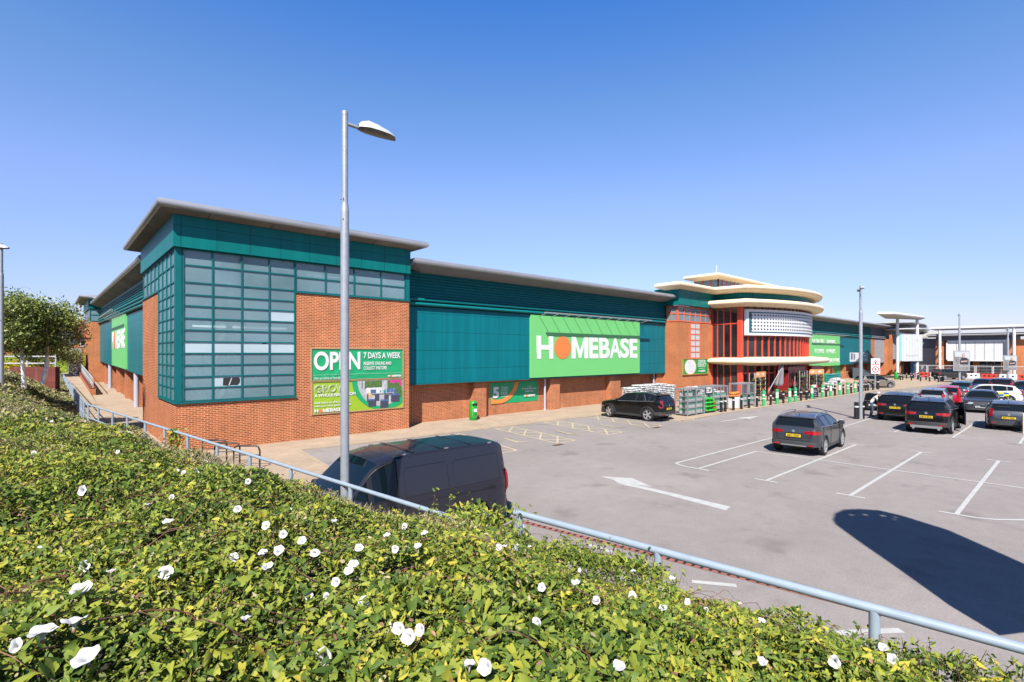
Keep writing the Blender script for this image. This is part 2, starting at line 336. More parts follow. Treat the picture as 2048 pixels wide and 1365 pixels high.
# painted markings, 4 mm sheets on the asphalt
def stripes(name, polys, material, z=0.004):
    m = MB()
    for i, p in enumerate(polys): m.face([(x, y, z+.00012*i) for x, y in p])
    o = m.build(name, material); return tag(o, kind="structure")
def seg(x0, y0, x1, y1, w=0.1):
    d = Vector((x1-x0, y1-y0)); d.normalize(); n = Vector((-d.y, d.x))*w/2
    return [(x0+n.x,y0+n.y),(x1+n.x,y1+n.y),(x1-n.x,y1-n.y),(x0-n.x,y0-n.y)]
W = []
bays = [8.95, 6.68, 4.40, 2.12]
W += [seg(16.8, bays[0], 21.5, bays[0]), seg(16.95, 9.95, 35.9, 9.8), seg(16.75, 8.55, 16.75, 9.3)]
W += [seg(16.75+.35*(1-math.cos(a)) , 9.3+.65*math.sin(a), 16.75+.35*(1-math.cos(b)), 9.3+.65*math.sin(b)) for a, b in zip(np.linspace(0,1.5,6)[:-1], np.linspace(0,1.5,6)[1:])]
for y in bays[1:]: W += [seg(16.8, y, 26.28, y)]
for y in bays: W += [seg(16.76, y-.36, 16.76, y+.34), seg(26.28, y-.33, 26.28, y+.33)]
W += [seg(21.5, 8.95, 21.5, -16), seg(16.76, 2.1, 16.78, 1.7)]
arc = [(16.76,1.75),(16.95,1.4),(17.3,1.05),(17.9,.6),(18.3,-.2)]
W += [seg(*a, *b) for a, b in zip(arc[:-1], arc[1:])]
for y in (-.15,-2.4,-4.7): W += [seg(16.8, y, 26.28, y)]
for i, y in enumerate((8.75, 6.43, 4.17, 1.9, -.4, -2.6)):
    W += [seg(31.9, y, 41.4, y), seg(31.88, y-.35, 31.88, y+.35), seg(41.4, y-.35, 41.4, y+.35)]
W += [seg(36.65, 9.0, 36.65, -10)]
for i, y in enumerate((10.4, 8.1, 5.85, 3.6, 1.3)):
    W += [seg(47.5, y, 57, y), seg(47.5, y-.3, 47.5, y+.3), seg(57, y-.3, 57, y+.3), seg(62.5, y, 72, y), seg(62.5, y-.3, 62.5, y+.3)]
W += [seg(52.2, 10, 52.2, -5), seg(62.6, 10.6, 60.9, 10.75)]
W += [seg(66.2, y, 67.0, y-.0, .55) for y in (13.6, 12.55, 11.6)]
stripes("bay_line", W, LINEW)
arrow = [(12.82,6.1),(13.22,6.16),(13.28,8.0),(13.3,9.0),(13.22,9.36),(13.44,8.66),(13.9,9.66),(13.34,10.55),(13.28,9.95),(12.98,9.5),(13.02,9.0),(13.0,8.0)]
stripes("direction_arrow", [arrow], LINEW)
stripes("direction_arrow", [seg(29.3,14.25,32.0,13.98,.14), [(31.8,14.42),(31.75,13.6),(33.6,13.85)]], LINEW)
stripes("direction_arrow", [seg(31.3,11.0,33.3,10.6,.14), [(33.1,11.0),(33.1,10.2),(34.6,10.45)]], LINEW)
stripes("edge_dash", [seg(8.42-.03,y0,8.42+(6.9-y0)*.155+.03,y0-.6,.13) for y0 in (9.2,6.92,4.6,2.36,.1)], LINEW)
# cream hatched strips between the disabled bays
Y = []
def hatch(xl0, xr0, xl1, xr1, y0=20.85, y1=15.62):
    A, B, C, D = (xl0,y0), (xr0,y0), (xr1,y1), (xl1,y1)
    P = []
    for a, b in ((A,B),(B,C),(C,D),(D,A)): P.append(seg(*a, *b, .09))
    L = lambda t: (xl0+(xl1-xl0)*t, y0+(y1-y0)*t); Rr = lambda t: (xr0+(xr1-xr0)*t, y0+(y1-y0)*t)
    for i in range(4):
        t0, t1 = i/4, (i+1)/4
        P.append(seg(*L(t0), *Rr(t1), .13)); P.append(seg(*Rr(t0), *L(t1), .08))
    return P
for i in range(-2, 4):
    dx = 3.62*i; Y += hatch(17.62+dx, 18.85+dx, 16.78+dx, 18.0+dx)
for i in range(-1, 3):
    x = 15.6 + 3.55*i
    Y += [seg(x+.35,18.2,x,16.85,.12), seg(x,16.85,x+.2,16.7,.1), seg(x+.12,17.5,x+.32,16.9,.1), seg(x+.35,16.9,x+.5,16.78,.14)]
stripes("hatched_bay_line", Y, LINEY)
m = MB()
for x, y in ((16.55,15.36),(24.33,15.4),(32.6,11.4),(39.8,8.3)): m.box(x-.28,y-.12,.001,x+.28,y+.12,.006)
o = m.build("drain_grating", IRON); tag(o, kind="structure")
# slotted drain along the foot of the bank
m = MB(); N = 120
A = Vector((7.2,16.0,0)); B = Vector((10.4,-3.2,0))
d = (B-A)/N
for i in range(N):
    p = A + d*i; q = p + d*.34; m.face([tuple(Vector((v[0],v[1],.009))) for v in seg(p.x,p.y,q.x,q.y,.11)])
m.m = 1
m.face([(v[0],v[1],.005) for v in seg(A.x,A.y,B.x,B.y,.16)])
o = m.build("slot_drain", [BLACK, mat("rusty_drain_rail", (.36,.13,.09), .8, noise=.3, nscale=6)]); tag(o, kind="structure")
# ------------------------------------------------------------------ the shop: corner tower, long front, entrance bay
XT, YT, XR, YB = 3.76, 23.85, 14.18, 33.4
SX, CY, RY, PY = 4.5, 24.62, 25.27, 24.84      # side cladding plane, front cladding plane, recessed brick plane, pier faces
shop = thing("retail_store", "long red brick and teal clad store with a glazed corner tower and cream roofed entrance", "shop building", (XT, YT, 0))
# --- tower
m = MB()
m.box(XT,YT,0,8.31,YT+.3,2.05); m.box(8.31,YT,0,XR,YT+.3,6.74)
m.box(XT,YT+.3,0,XT+.3,28.05,2.05); m.box(XT,28.05,0,XT+.3,YB,6.8)
m.box(XR-.3,YT+.3,0,XR,26,6.74)
m.build("tower_brickwork", BRICK, shop)
def window_wall(name, x_edges, z_edges, y, axis, glass, frame=TEALF, fw=.05, proud=.05, special=(), parent=shop, deep=.0):
    """mullions + panes; axis 'x': wall along X at Y=y, facing -Y; axis 'y': wall along Y at X=y, facing -X; axis 'z': facing +X"""
    f = MB(); gl = MB()
    def bx(mb, a0, a1, z0, z1, d0, d1):
        if axis == 'x': mb.box(a0, y-d1, z0, a1, y-d0, z1)
        else: mb.box(y-d1, a0, z0, y-d0, a1, z1)
    for i in range(len(x_edges)): bx(f, x_edges[i]-fw/2, x_edges[i]+fw/2, z_edges[0]-fw/2, z_edges[-1]+fw/2, -.03, proud)
    for z in z_edges: 
        for i in range(len(x_edges)-1):
            bx(f, x_edges[i]+fw/2, x_edges[i+1]-fw/2, z-fw/2, z+fw/2, -.028, proud-.012)
    for i in range(len(x_edges)-1):
        for j in range(len(z_edges)-1):
            if (i, j) not in special: bx(gl, x_edges[i]+fw/2, x_edges[i+1]-fw/2, z_edges[j]+fw/2, z_edges[j+1]-fw/2, -.012, 0.0)
    fr = f.build(name, frame, parent); gl.build("pane", glass, fr)
    for (i, j) in special:
        sp = MB(); bx(sp, x_edges[i]+fw/2, x_edges[i+1]-fw/2, z_edges[j]+fw/2, z_edges[j+1]-fw/2, -.012, 0.0); sp.build("shattered_pane", FROST_W, fr)
    return fr
cols = [3.98,5.01,6.10,7.20,8.28]; rows = [2.10,2.61,3.06,3.53,4.0,4.47,4.93,5.40,5.89,6.34,6.83,7.51,8.12]
fr = window_wall("corner_window", cols, rows, YT, 'x', FROST, special={(0,4),(1,4),(2,4),(3,4),(3,7),(1,1)})
window_wall("high_window", [8.31,9.69,11.11,12.54,13.92], [6.81,7.45,8.12], YT, 'x', FROST)
window_wall("side_window", [24.0,24.9,25.9,26.95,28.0], rows, XT, 'y', FROST)
window_wall("high_side_window", [28.02,29.1,30.35,31.6,32.9], [6.86,7.45,8.12], XT, 'y', FROST)
m = MB(); m.box(XT-.05,YT-.05,2.065,XT+.17,YT+.17,8.16); m.build("window_post", TEALF, shop)
m = MB(); m.box(13.98,YT-.05,6.795,XR,YT+.2,8.16); m.build("window_post", TEALF, shop)
m = MB(); m.box(XT-.07,YT-.08,2.0,8.36,YT-.005,2.06); m.box(XT-.07,YT-.005,2.0,XT-.005,28.1,2.06); m.build("window_sill", TEALF, shop)
m = MB(); m.box(8.26,YT-.06,6.735,XR+.05,YT-.004,6.79); m.build("window_sill", TEALF, shop)
m = MB(); m.box(XT-.06,28.0,6.78,XT-.004,33.3,6.84); m.build("window_sill", TEALF, shop)

# the broken pane: near-black patches on the glass stand for the unlit hole
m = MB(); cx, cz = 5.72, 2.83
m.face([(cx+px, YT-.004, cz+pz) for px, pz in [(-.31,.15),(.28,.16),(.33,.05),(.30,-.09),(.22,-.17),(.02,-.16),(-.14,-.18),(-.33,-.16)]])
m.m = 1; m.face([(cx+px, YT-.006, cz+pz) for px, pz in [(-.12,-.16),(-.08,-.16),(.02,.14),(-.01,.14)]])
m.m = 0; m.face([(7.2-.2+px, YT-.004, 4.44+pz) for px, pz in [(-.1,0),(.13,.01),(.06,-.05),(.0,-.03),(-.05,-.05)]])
m.build("broken_pane_dark_patch", [DARK, WHITE], fr)
# what stands behind the frosted glass
m = MB(); m.box(XT+.3,27.2,0,XR-.35,27.35,8.1); m.box(8.4,YT+.35,6.2,XR-.3,27.1,6.5); m.box(XT+.35, YT+.9, 4.85, 8.3, YT+1.3, 5.1)
m.cyl((6.15,25.5,0.1),(6.15,25.5,8.1),.55,n=24); m.box(XT+.45,YT+.5,1.9,8.2,27.1,2.0); m.cyl((13.3,25.0,6.6),(13.3,25.0,8.1),.4,n=20)
m.box(3.95,33,0,4.1,27.5,8.0)
m.build("lobby_interior", mat("pale_lobby_wall", (.5,.52,.52), .8), shop)
for cx_, cy_, cr_ in ((5.75,24.75,.42),(4.22,24.5,.10)): m = MB(); m.cyl((cx_,cy_,2.0),(cx_,cy_,8.1),cr_,n=24); m.build("lobby_column", mat("white_column",(1.2,1.2,1.2),.7), shop, smooth=True, angle=60)
m = MB(); m.box(4.4,24.35,5.08,8.1,24.42,5.16); m.build("tube_light", mat("tube_light_glow",(1,1,1),.5,emit=1.6), shop)
# fascia and roof of the tower
m = MB(); m.box(3.62,23.62,8.16,14.13,23.9,9.4); m.box(3.62,23.9,8.16,3.9,33.0,9.4); m.box(13.9,23.9,8.16,14.13,30,9.4); m.build("tower_fascia", FASCIA, shop)
m = MB(); m.box(3.9,23.9,8.155,13.9,27.4,8.2); m.box(3.9,27.4,8.155,5,33,8.2); m.build("tower_ceiling", SOFFIT, shop)
def roof_slab(name, outline, z0, z1, soffit_z=None, inset=.5, mats=(ROOFM, SOFFIT), parent=shop, nose=6):
    """roof plate with a half-round nose; the soffit runs from the nose in to `inset` at soffit_z"""
    n = len(outline); P = [Vector(p) for p in outline]
    area = sum(P[i].x*P[(i+1)%n].y - P[(i+1)%n].x*P[i].y for i in range(n)); sg = 1 if area > 0 else -1
    def off(d):
        out = []
        for i in range(n):
            a, b, c = P[i-1], P[i], P[(i+1) % n]
            n1 = Vector(((b-a).y, -(b-a).x)).normalized()*sg; n2 = Vector(((c-b).y, -(c-b).x)).normalized()*sg
            q = (n1+n2); q = q / max(q.length_squared/2, .3); out.append(b - q*d)
        return out
    r = (z1-z0)/2; rings = []
    for k in range(nose+1):
        a = -math.pi/2 + math.pi*k/nose; dd = r*(1-math.cos(a)); zz = (z0+z1)/2 + r*math.sin(a)
        rings.append([(p.x, p.y, zz) for p in off(dd)])
    top = [(p.x, p.y, z1+.12) for p in off(inset+.6)]
    m = MB(); m.loft(rings + [top], caps=False); m.face(top)
    ro = m.build(name, mats[0], parent, smooth=True, angle=50)
    s = MB(); a_ = [(p.x, p.y, z0) for p in off(r)]; b_ = [(p.x, p.y, soffit_z if soffit_z else z0) for p in off(r+inset)]
    s.loft([a_, b_], caps=False); s.face(b_)
    s.build("soffit", mats[1], ro)
    return ro
roof_slab("tower_roof", [(3.0,22.98),(14.87,22.98),(14.87,34.6),(3.0,34.6)], 9.52, 9.84, 9.41, .55, mats=(ROOFM, SOFFIT_B))
# --- long front, in stretches: cladding, louvres, recessed brick with piers, roof
def louvres(x0, x1, y, z0, z1, material, name="louvre_band", axis='x', k=0.0, pitch=.165, parent=shop):
    m = MB(); n = int((z1-z0)/pitch)
    for i in range(n):
        za = z0 + i*pitch; zb = za + pitch*.86
        if axis == 'x': m.loft([[(x,y,za),(x,y-.07,za+.02),(x,y-.07,za+.06),(x,y,zb)] for x in (x0,x1)])
        else: m.loft([[(y,x,za+s),(y-.07,x,za+.02+s),(y-.07,x,za+.06+s),(y,x,zb+s)] for x, s in ((x0,0),(x1,k*(x1-x0)))])
    if axis == 'x': m.box(x0,y+.004,z0,x1,y+.2,z1)
    else: m.loft([[(y+.004,x,z0+s),(y+.2,x,z0+s),(y+.2,x,z1+s),(y+.004,x,z1+s)] for x, s in ((x0,0),(x1,k*(x1-x0)))])
    return m.build(name, material, parent)
def rails(x0, x1, y, z, material=None, parent=shop):
    m = MB()
    for zz, r in ((z,.085),(z+.24,.085)):
        m.cyl((x0,y-.13,zz),(x1,y-.13,zz),r,n=10)
    return m.build("louvre_rail", material or mat("teal_rail", (0.004,.22,.23), .4, spec=.25), parent, smooth=True)
def front_stretch(x0, x1, piers, parent=shop, clad=PANEL, rx1=None):
    m = MB(); m.box(x0, CY, 2.34, x1, CY+.3, 6.5); m.build("cladding_panel", clad, parent)
    m = MB(); m.box(x0, CY-.02, 2.26, x1, CY+.3, 2.335); m.box(x0, CY-.05, 6.505, x1, CY+.3, 6.56); m.build("cladding_trim", TEALF, parent)
    louvres(x0, x1, CY+.02, 6.6, 8.5, LOUVRE, parent=parent); rails(x0+.15, x1-.15, CY, 6.72, parent=parent)
    m = MB(); m.box(x0, RY, 0, x1, RY+.3, 2.4); m.build("recessed_brickwork", BRICK, parent)
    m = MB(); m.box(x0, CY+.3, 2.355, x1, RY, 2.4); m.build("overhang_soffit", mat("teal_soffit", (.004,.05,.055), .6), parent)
    for a, b in piers:
        m = MB(); m.box(a, PY, 0, b, RY, 2.355); m.build("brick_pier", BRICK, parent)
front_stretch(XR, 40.3, [(14.75,15.05),(19.3,20.25),(26.0,26.95),(32.75,34.1),(39.3,40.25)])
roof_slab("long_roof", [(14.2,23.3),(40.9,23.3),(40.9,46),(14.2,46)], 8.70, 9.02, 8.47, 1.05)
for x in (25.55, 39.0):
    m = MB(); m.cyl((x,24.95,.05),(x,24.95,2.35),.075,n=12); m.cyl((x,24.95,.05),(x,24.95,.18),.1,n=12); m.build("downpipe", mat("lilac_downpipe", (.52,.52,.62), .4), shop, smooth=True)
front_stretch(68.75, 105.6, [(76.4,77.6),(84.0,85.0),(91.6,92.5),(98.2,99.2),(104.6,105.6)])
m = MB(); m.box(105.6,CY-.02,0,107.9,RY,6.55); m.build("brick_strip", BRICK, shop)
m = MB(); m.box(107.9,CY,2.3,114.5,CY+.3,6.5); m.build("grey_panel", GREY_L, shop)
louvres(105.6,114.5,CY+.02,6.6,8.5,mat("grey_louvre",(.12,.135,.17),.45)); 
m = MB(); m.box(107.9,RY,0,114.5,RY+.3,2.4); m.build("recessed_brickwork", BRICK, shop)
m = MB(); m.box(110.4,PY,0,111.3,RY,2.3); m.build("brick_pier", BRICK, shop)
m = MB()
for i in range(2): m.cyl((105.6,CY-.13,6.72+.24*i),(114.5,CY-.13,6.72+.24*i),.085,n=8)
m.build("louvre_rail", mat("grey_rail",(.3,.32,.36),.4), shop)
roof_slab("long_roof", [(68.0,23.35),(118.5,23.35),(118.5,46),(68.0,46)], 8.75, 9.05, 8.5, 1.0)
m = MB(); m.box(XR,RY+.3,0,118,46,8.45); m.build("store_hall", GREY_D, shop)
# --- side elevation, climbing gently with the walk
kS = 0.0135; Y0, Y1 = YB, 76.0
def sl_(y): return kS*(y-36)
def slope_box(name, y0, y1, x0, x1, z0, z1, material, parent=shop):
    m = MB(); m.loft([[(x0,y,z0+sl_(y)),(x1,y,z0+sl_(y)),(x1,y,z1+sl_(y)),(x0,y,z1+sl_(y))] for y in (y0,y1)]); return m.build(name, material, parent)
slope_box("cladding_panel", Y0, Y1, SX, SX+.3, 2.60, 6.75, PANEL)
slope_box("cladding_trim", Y0, Y1, SX-.02, SX+.3, 2.52, 2.595, TEALF)
louvres(Y0, Y1, SX+.02, 6.85+sl_(Y0), 8.65+sl_(Y0), LOUVRE, axis='y', k=kS)
m = MB()
for i in range(3): m.cyl((SX-.13,Y0,6.95+.24*i+sl_(Y0)),(SX-.13,Y1,6.95+.24*i+sl_(Y1)),.085,n=10)
m.build("louvre_rail", mat("teal_rail",(0.004,.22,.23),.4,spec=.25), shop, smooth=True)
slope_box("recessed_brickwork", Y0, Y1, 5.35, 5.65, -1.2, 2.6, BRICK)
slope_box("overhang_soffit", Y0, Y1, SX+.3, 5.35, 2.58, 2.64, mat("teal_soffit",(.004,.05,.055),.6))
for y in (34.2,38.6,45.8,52.0,59.0,66.0,72.6): slope_box("brick_pier", y, y+1.1, 4.75, 5.35, -1.0, 2.57, BRICK)
for y in (44.6, 65.0):
    m = MB(); m.cyl((4.65,y,side_z(y)),(4.65,y,2.5+sl_(y)),.16,n=12); m.build("downpipe", mat("lilac_downpipe",(.52,.52,.62),.4), shop, smooth=True)
m = MB()
yy = [YB+.3, 77]; rs = []
for y in yy:
    s = sl_(y); rs.append([(3.75,y,9.0+s),(3.62,y,9.06+s),(3.58,y,9.16+s),(3.62,y,9.26+s),(3.75,y,9.34+s),(14.0,y,9.9+s),(14.0,y,9.7+s)])
m.loft(rs); ro = m.build("side_roof", ROOFM, shop, smooth=True, angle=40)
m = MB(); m.loft([[(3.75,y,8.99+sl_(y)),(4.6,y,8.66+sl_(y)),(4.6,y,8.72+sl_(y)),(3.9,y,9.05+sl_(y))] for y in yy]); m.build("soffit", SOFFIT_B, ro)
m = MB(); m.box(5.65,33.4,0,14,76,9.0); m.build("store_hall", GREY_D, shop)
# far tower at the other end of the side
m = MB(); m.box(3.57,76,0,9,86,7.6); m.build("far_tower_brickwork", BRICK_ORANGE, shop)
window_wall("far_tower_window", [3.62,4.6,5.6], [7.7,8.4,9.1], 76.0, 'x', FROST, fw=.08)
m = MB(); m.box(3.6,76.2,7.6,9,86,9.1); m.build("far_tower_interior", GREY_D, shop)
m = MB(); m.box(3.45,75.85,9.1,9,86,10.2); m.build("tower_fascia", FASCIA, shop)
roof_slab("far_tower_roof", [(2.6,75.2),(10,75.2),(10,87),(2.6,87)], 10.25, 10.6, 10.15, .6)
m = MB(); m.box(1.9,79,0,3.0,83,4.6); m.build("concrete_buttress", mat("grey_concrete",(.36,.34,.31),.9,noise=.1,nscale=2), shop)
# --- entrance pavilion
BF, X0, X1 = 23.39, 40.3, 68.75
bayL, bayR, bayY = 46.4, 62.4, 20.8
def bay(off=0.0, n=18, yback=None, ends=True):
    """plan of the bowed front, offset outwards"""
    cx = (bayL+bayR)/2; hw = (bayR-bayL)/2 + off; pts = []
    for i in range(n+1):
        t = -1 + 2*i/n; pts.append((cx + hw*t, bayY - off - 2.3*(1-t*t)))
    return pts
m = MB()
m.box(X0,BF,0,42.3,BF+.3,6.74); m.box(44.13,BF,0,bayL,BF+.3,6.74); m.box(42.3,BF,0,44.13,BF+.3,3.55)
m.box(X0,BF+.3,0,X0+.3,RY+.2,6.74); m.box(bayL-.3,BF+.3,0,bayL,26.5,8.2)
m.build("entrance_brickwork", BRICK_ORANGE, shop)
m = MB(); m.box(bayR,BF,0,X1,BF+.3,6.74); m.box(X1-.3,BF+.3,0,X1,RY+.2,6.74); m.box(bayR+.004, 21.6, 0, bayR+.7, BF, 8.3); m.build("entrance_brickwork", BRICK_ORANGE, shop)
window_wall("entrance_side_window", [40.36,41.3,42.3,43.25,44.15,45.1,46.05], [6.8,7.45,8.08], BF, 'x', FROST, ORANGEF, fw=.09, proud=.05)
window_wall("entrance_return_window", [23.45,24.0,24.42], [6.8,7.45,8.08], X0, 'y', FROST, ORANGEF, fw=.09, proud=.05)
window_wall("entrance_slot_window", [42.38,43.25,44.05], [3.58,4.11,4.64,5.17,5.7,6.2,6.7], BF, 'x', mat("white_blind",(.62,.66,.66),.4), ORANGEF, fw=.08, proud=.04)  # opaque off-white panes
window_wall("entrance_side_window", [62.6,63.6,64.6,65.6,66.6,67.6,68.6], [6.8,7.45,8.08], BF, 'x', FROST, ORANGEF, fw=.09, proud=.05)
m = MB(); m.box(X0+.3,26.4,0,bayL-.3,26.6,8.1); m.build("entrance_interior", mat("pale_lobby_wall",(.5,.52,.52),.8), shop)
m = MB(); m.box(X0-.35,BF-.35,8.16,bayL+.2,BF+.1,9.6); m.box(X0-.35,BF+.1,8.16,X0+.1,25.5,9.6); m.box(bayR-.2,BF-.35,8.16,X1+.35,BF+.1,9.6); m.box(X1-.1,BF+.1,8.16,X1+.35,25.5,9.6)
b1 = bay(.12); m.loft([[(x,y,z) for x,y in [(bayL+.1,BF)]+b1+[(bayR-.1,BF)]] for z in (8.9,9.6)])
m.build("entrance_fascia", FASCIA, shop)
def ring_roof(name, outline, z0, z1, mats=(CREAM, CREAM), inset=.5):
    return roof_slab(name, outline, z0, z1, z0-.16, inset, mats, shop, nose=5)
up = [(39.0,24.9),(39.0,22.4),(45.0,22.4)] + bay(1.15)[0:] + [(63.8,22.4),(69.9,22.4),(69.9,24.9),(66,26),(43,26)]
ring_roof("main_cream_roof", up, 9.62, 10.02)
mid = [(44.9,BF)] + bay(1.25) + [(63.9,BF),(63.9,25.0),(44.9,25.0)]
ring_roof("middle_cream_canopy", mid, 8.35, 8.78)
low = [(45.3,23.3)] + [(45.3,21.5)] + bay(1.7)[1:-1] + [(64.2,21.5),(64.2,23.5)]
ring_roof("entrance_canopy", low, 3.05, 3.55, inset=1.2)
m = MB(); m.box(47.9,23.6,10.0,60.9,25.9,11.2); m.build("clerestory_interior", DARK, shop)
window_wall("clerestory_window", list(np.linspace(47.8,61.0,16)), [10.15,11.2], 23.5, 'x', FROST, REDF, fw=.1)
window_wall("clerestory_window", list(np.linspace(23.5,25.9,4)), [10.15,11.2], 47.8, 'y', FROST, REDF, fw=.1)
ring_roof("clerestory_roof", [(46.8,22.9),(62.0,22.9),(62.0,26.6),(46.8,26.6)], 11.25, 11.62)
m = MB(); m.cyl((48.5,24,11.7),(48.5,24,12.6),.03,n=6); m.build("roof_finial", WHITE, shop)
# bowed glazing: red uprights, dark glass, transoms, a big red corner column
pts = bay(0, 22); m = MB(); gl = MB()
for i, (x, y) in enumerate(pts):
    w = .10
    for z0, z1 in ((.1,2.95),(3.55,8.35)): m.box(x-w/2, y-.08, z0, x+w/2, y+.06, z1)
for (xa,ya),(xb,yb) in zip(pts[:-1], pts[1:]):
    for z in (.05,2.2,3.6,5.62,8.3): m.loft([[(xa,ya-.05,z-.07),(xa,ya+.07,z-.07),(xa,ya+.07,z+.07),(xa,ya-.05,z+.07)],[(xb,yb-.05,z-.07),(xb,yb+.07,z-.07),(xb,yb+.07,z+.07),(xb,yb-.05,z+.07)]])
    gl.loft([[(xa,ya+.02,.1),(xa,ya+.035,.1),(xa,ya+.035,8.3),(xa,ya+.02,8.3)],[(xb,yb+.02,.1),(xb,yb+.035,.1),(xb,yb+.035,8.3),(xb,yb+.02,8.3)]])
fr = m.build("bowed_window", REDF, shop); gl.build("pane", CLEAR, fr)
window_wall("bay_side_window", [20.95,21.6,22.25,22.85,23.35], [.1,3.0,3.6,6.7,8.3], bayL, 'y', CLEAR, REDF, fw=.10, proud=.06)
window_wall("bay_side_window", [20.95,21.6], [.1,3.0,3.6,6.7,8.3], bayR, 'y', CLEAR, REDF, fw=.10, proud=.06)
for xa, xb in ((bayL-.17,bayL+.17),(bayR-.17,bayR+.17)): m = MB(); m.rbox(xa,bayY-.3,PZ,xb,bayY+.2,8.35,.06); m.build("red_column", REDF, shop)
# inside the entrance: a back wall and floor coloured pale to brighten the room, hanging banners, shelving
m = MB(); m.box(bayL,27.5,0,bayR,27.7,8.3); m.box(bayL,26.5,3.3,bayR,27.4,3.5); m.build("shop_back_wall", mat("pale_shop_wall",(.75,.70,.64),.8,noise=.5,nscale=1.5), shop)
m = MB(); m.box(bayL+.2,20.9,.06,bayR-.2,27.5,.09); m.build("shop_floor", mat("pale_shop_floor",(.8,.78,.74),.5), shop)
m = MB()
for i in range(7): m.box(bayL+1.2+i*2.1,22.6,0,bayL+2.2+i*2.1,23.2,2.0)
m.build("shop_shelving", mat("stocked_shelf",(.42,.36,.28),.7,noise=.7,nscale=4), shop)
m = MB(); m.box(bayR-6,21.0,3.7,bayR-5.2,21.05,6.6); m.box(bayR-4,21.3,3.7,bayR-2.6,21.35,6.4); m.box(bayR-1.9,21.2,3.7,bayR-.8,21.25,6.7); m.build("window_poster", mat("pale_poster",(.65,.4,.35),.6,noise=.3,nscale=1), shop)
# sliding door porch
m = MB()
dx0, dx1, dy = 50.4, 54.0, 18.15
m.box(dx0-.25,dy-.1,PZ,dx0,dy+1.0,2.45); m.box(dx1,dy-.1,PZ,dx1+.25,dy+1.0,2.45); m.box(dx0-.25,dy-.12,2.2,dx1+.25,dy+1.0,2.75)
m.box(dx0+1.2,dy,PZ,dx0+1.3,dy+.1,2.2); m.box(dx1-1.3,dy,PZ,dx1-1.2,dy+.1,2.2); m.box(dx0,dy+.01,PZ,dx0+1.2,dy+.09,.3); m.box(dx1-1.2,dy+.01,PZ,dx1,dy+.09,1.0)
fr = m.build("entrance_door", mat("deep_red_frame",(.30,.014,.018),.35), shop)
m = MB(); m.box(dx0,dy+.04,.3,dx0+1.2,dy+.06,2.2); m.box(dx1-1.2,dy+.04,1.0,dx1,dy+.06,2.2); m.build("pane", CLEAR, fr)
m = MB(); m.box(57.2,dy+.2,PZ,60.4,dy+1.6,2.7); m.build("side_porch", mat("deep_red_frame",(.30,.014,.018),.35), shop)
m = MB(); m.box(57.4,dy+.17,.15,58.7,dy+.198,2.3); m.box(58.9,dy+.17,.15,60.2,dy+.198,2.3); m.build("porch_glass", mat("black_glass",(.01,.012,.014),.05,spec=.6), shop)

# ------------------------------------------------------------------ signs and banners on the walls
def plate(name, label, cat, x0, x1, z0, z1, y, t, material, edge_mat=None, group=None):
    s = thing(name, label, cat, (x0, y, z0), group=group); m = MB(); m.box(x0,y-t,z0,x1,y,z1); m.build("board", material, s); return s
sg = plate("wall_sign", "large light green sign on the long teal front reading HOMEBASE with an orange oval", "sign", 23.75, 36.25, 2.37, 6.58, CY, .12, GREEN)
logo(sg, 24.3, 35.9, 3.62, 5.18, CY-.13)
def lamp_bar(parent, x0, x1, z, y, n):
    m = MB(); m.box(x0,y-.95,z+.02,x1,y-.82,z+.10); 
    for i in range(n):
        x = x0+.3+(x1-x0-.6)*i/(n-1); m.cyl((x,y-.03,z-.12),(x,y-.88,z+.06),.022,n=6)
    return m.build("lighting_trough", mat("grey_light_trough",(.3,.32,.34),.5), parent)
lamp_bar(sg, 24.25, 36.7, 6.62, CY-.08, 11)
sg = plate("department_sign", "light green sign right of the entrance listing departments in two white columns", "sign", 75.1, 88.3, 2.2, 6.55, CY, .12, GREEN)
for s, xr, z in (("DECORATING",80.6,5.35),("KITCHENS",80.6,4.0),("DIY & HARDWARE",80.6,2.65)): text("lettering", s, .62, LETTER, sg, (xr+.6,CY-.13,z), (1,0,0), height=.6, bold=.0, align='RIGHT', depth=.02, width=min(5.8,.46*len(s)))
for s, z in (("GARDENING",5.35),("BATHROOMS",4.0),("BUILDING MATERIALS",2.65)): text("lettering", s, .62, LETTER, sg, (82.3,CY-.13,z), (1,0,0), height=.6, bold=.0, depth=.02, width=min(5.8,.42*len(s)))
lamp_bar(sg, 75.4, 89.5, 6.6, CY-.08, 10)
# side elevation sign
sg = thing("side_wall_sign", "light green sign on the shaded side elevation reading HOMEBASE, seen at a sharp angle", "sign", (SX, 48.5, 2.77))
m = MB(); m.loft([[(SX-.12,y,2.62+sl_(y)),(SX,y,2.62+sl_(y)),(SX,y,6.85+sl_(y)),(SX-.12,y,6.85+sl_(y))] for y in (48.5,59.6)]); m.build("board", GREEN, sg)
logo(sg, 0, 10.3, 0, 1.5, 0, xdir=(0,-1,0), origin=(SX-.13, 59.2, 4.15+sl_(54)))
m = MB(); m.box(SX-1.0,48.6,7.0+sl_(52),SX-.86,59.6,7.08+sl_(52)); 
for i in range(8): m.cyl((SX-.1,49+i*1.45,6.7+sl_(52)),(SX-.93,49+i*1.45,7.04+sl_(52)),.022,n=6)
m.build("lighting_trough", mat("grey_light_trough",(.3,.32,.34),.5), sg)
def batten(parent, x0, x1, z0, z1, y, w=.05, name="batten", material=STICKY):
    m = MB(); m.box(x0-w,y-.05,z1,x1+w,y,z1+w); m.box(x0-w,y-.05,z0-w,x1+w,y,z0); m.box(x0-w,y-.049,z0,x0,y,z1); m.box(x1,y-.049,z0,x1+w,y,z1); return m.build(name, material, parent)
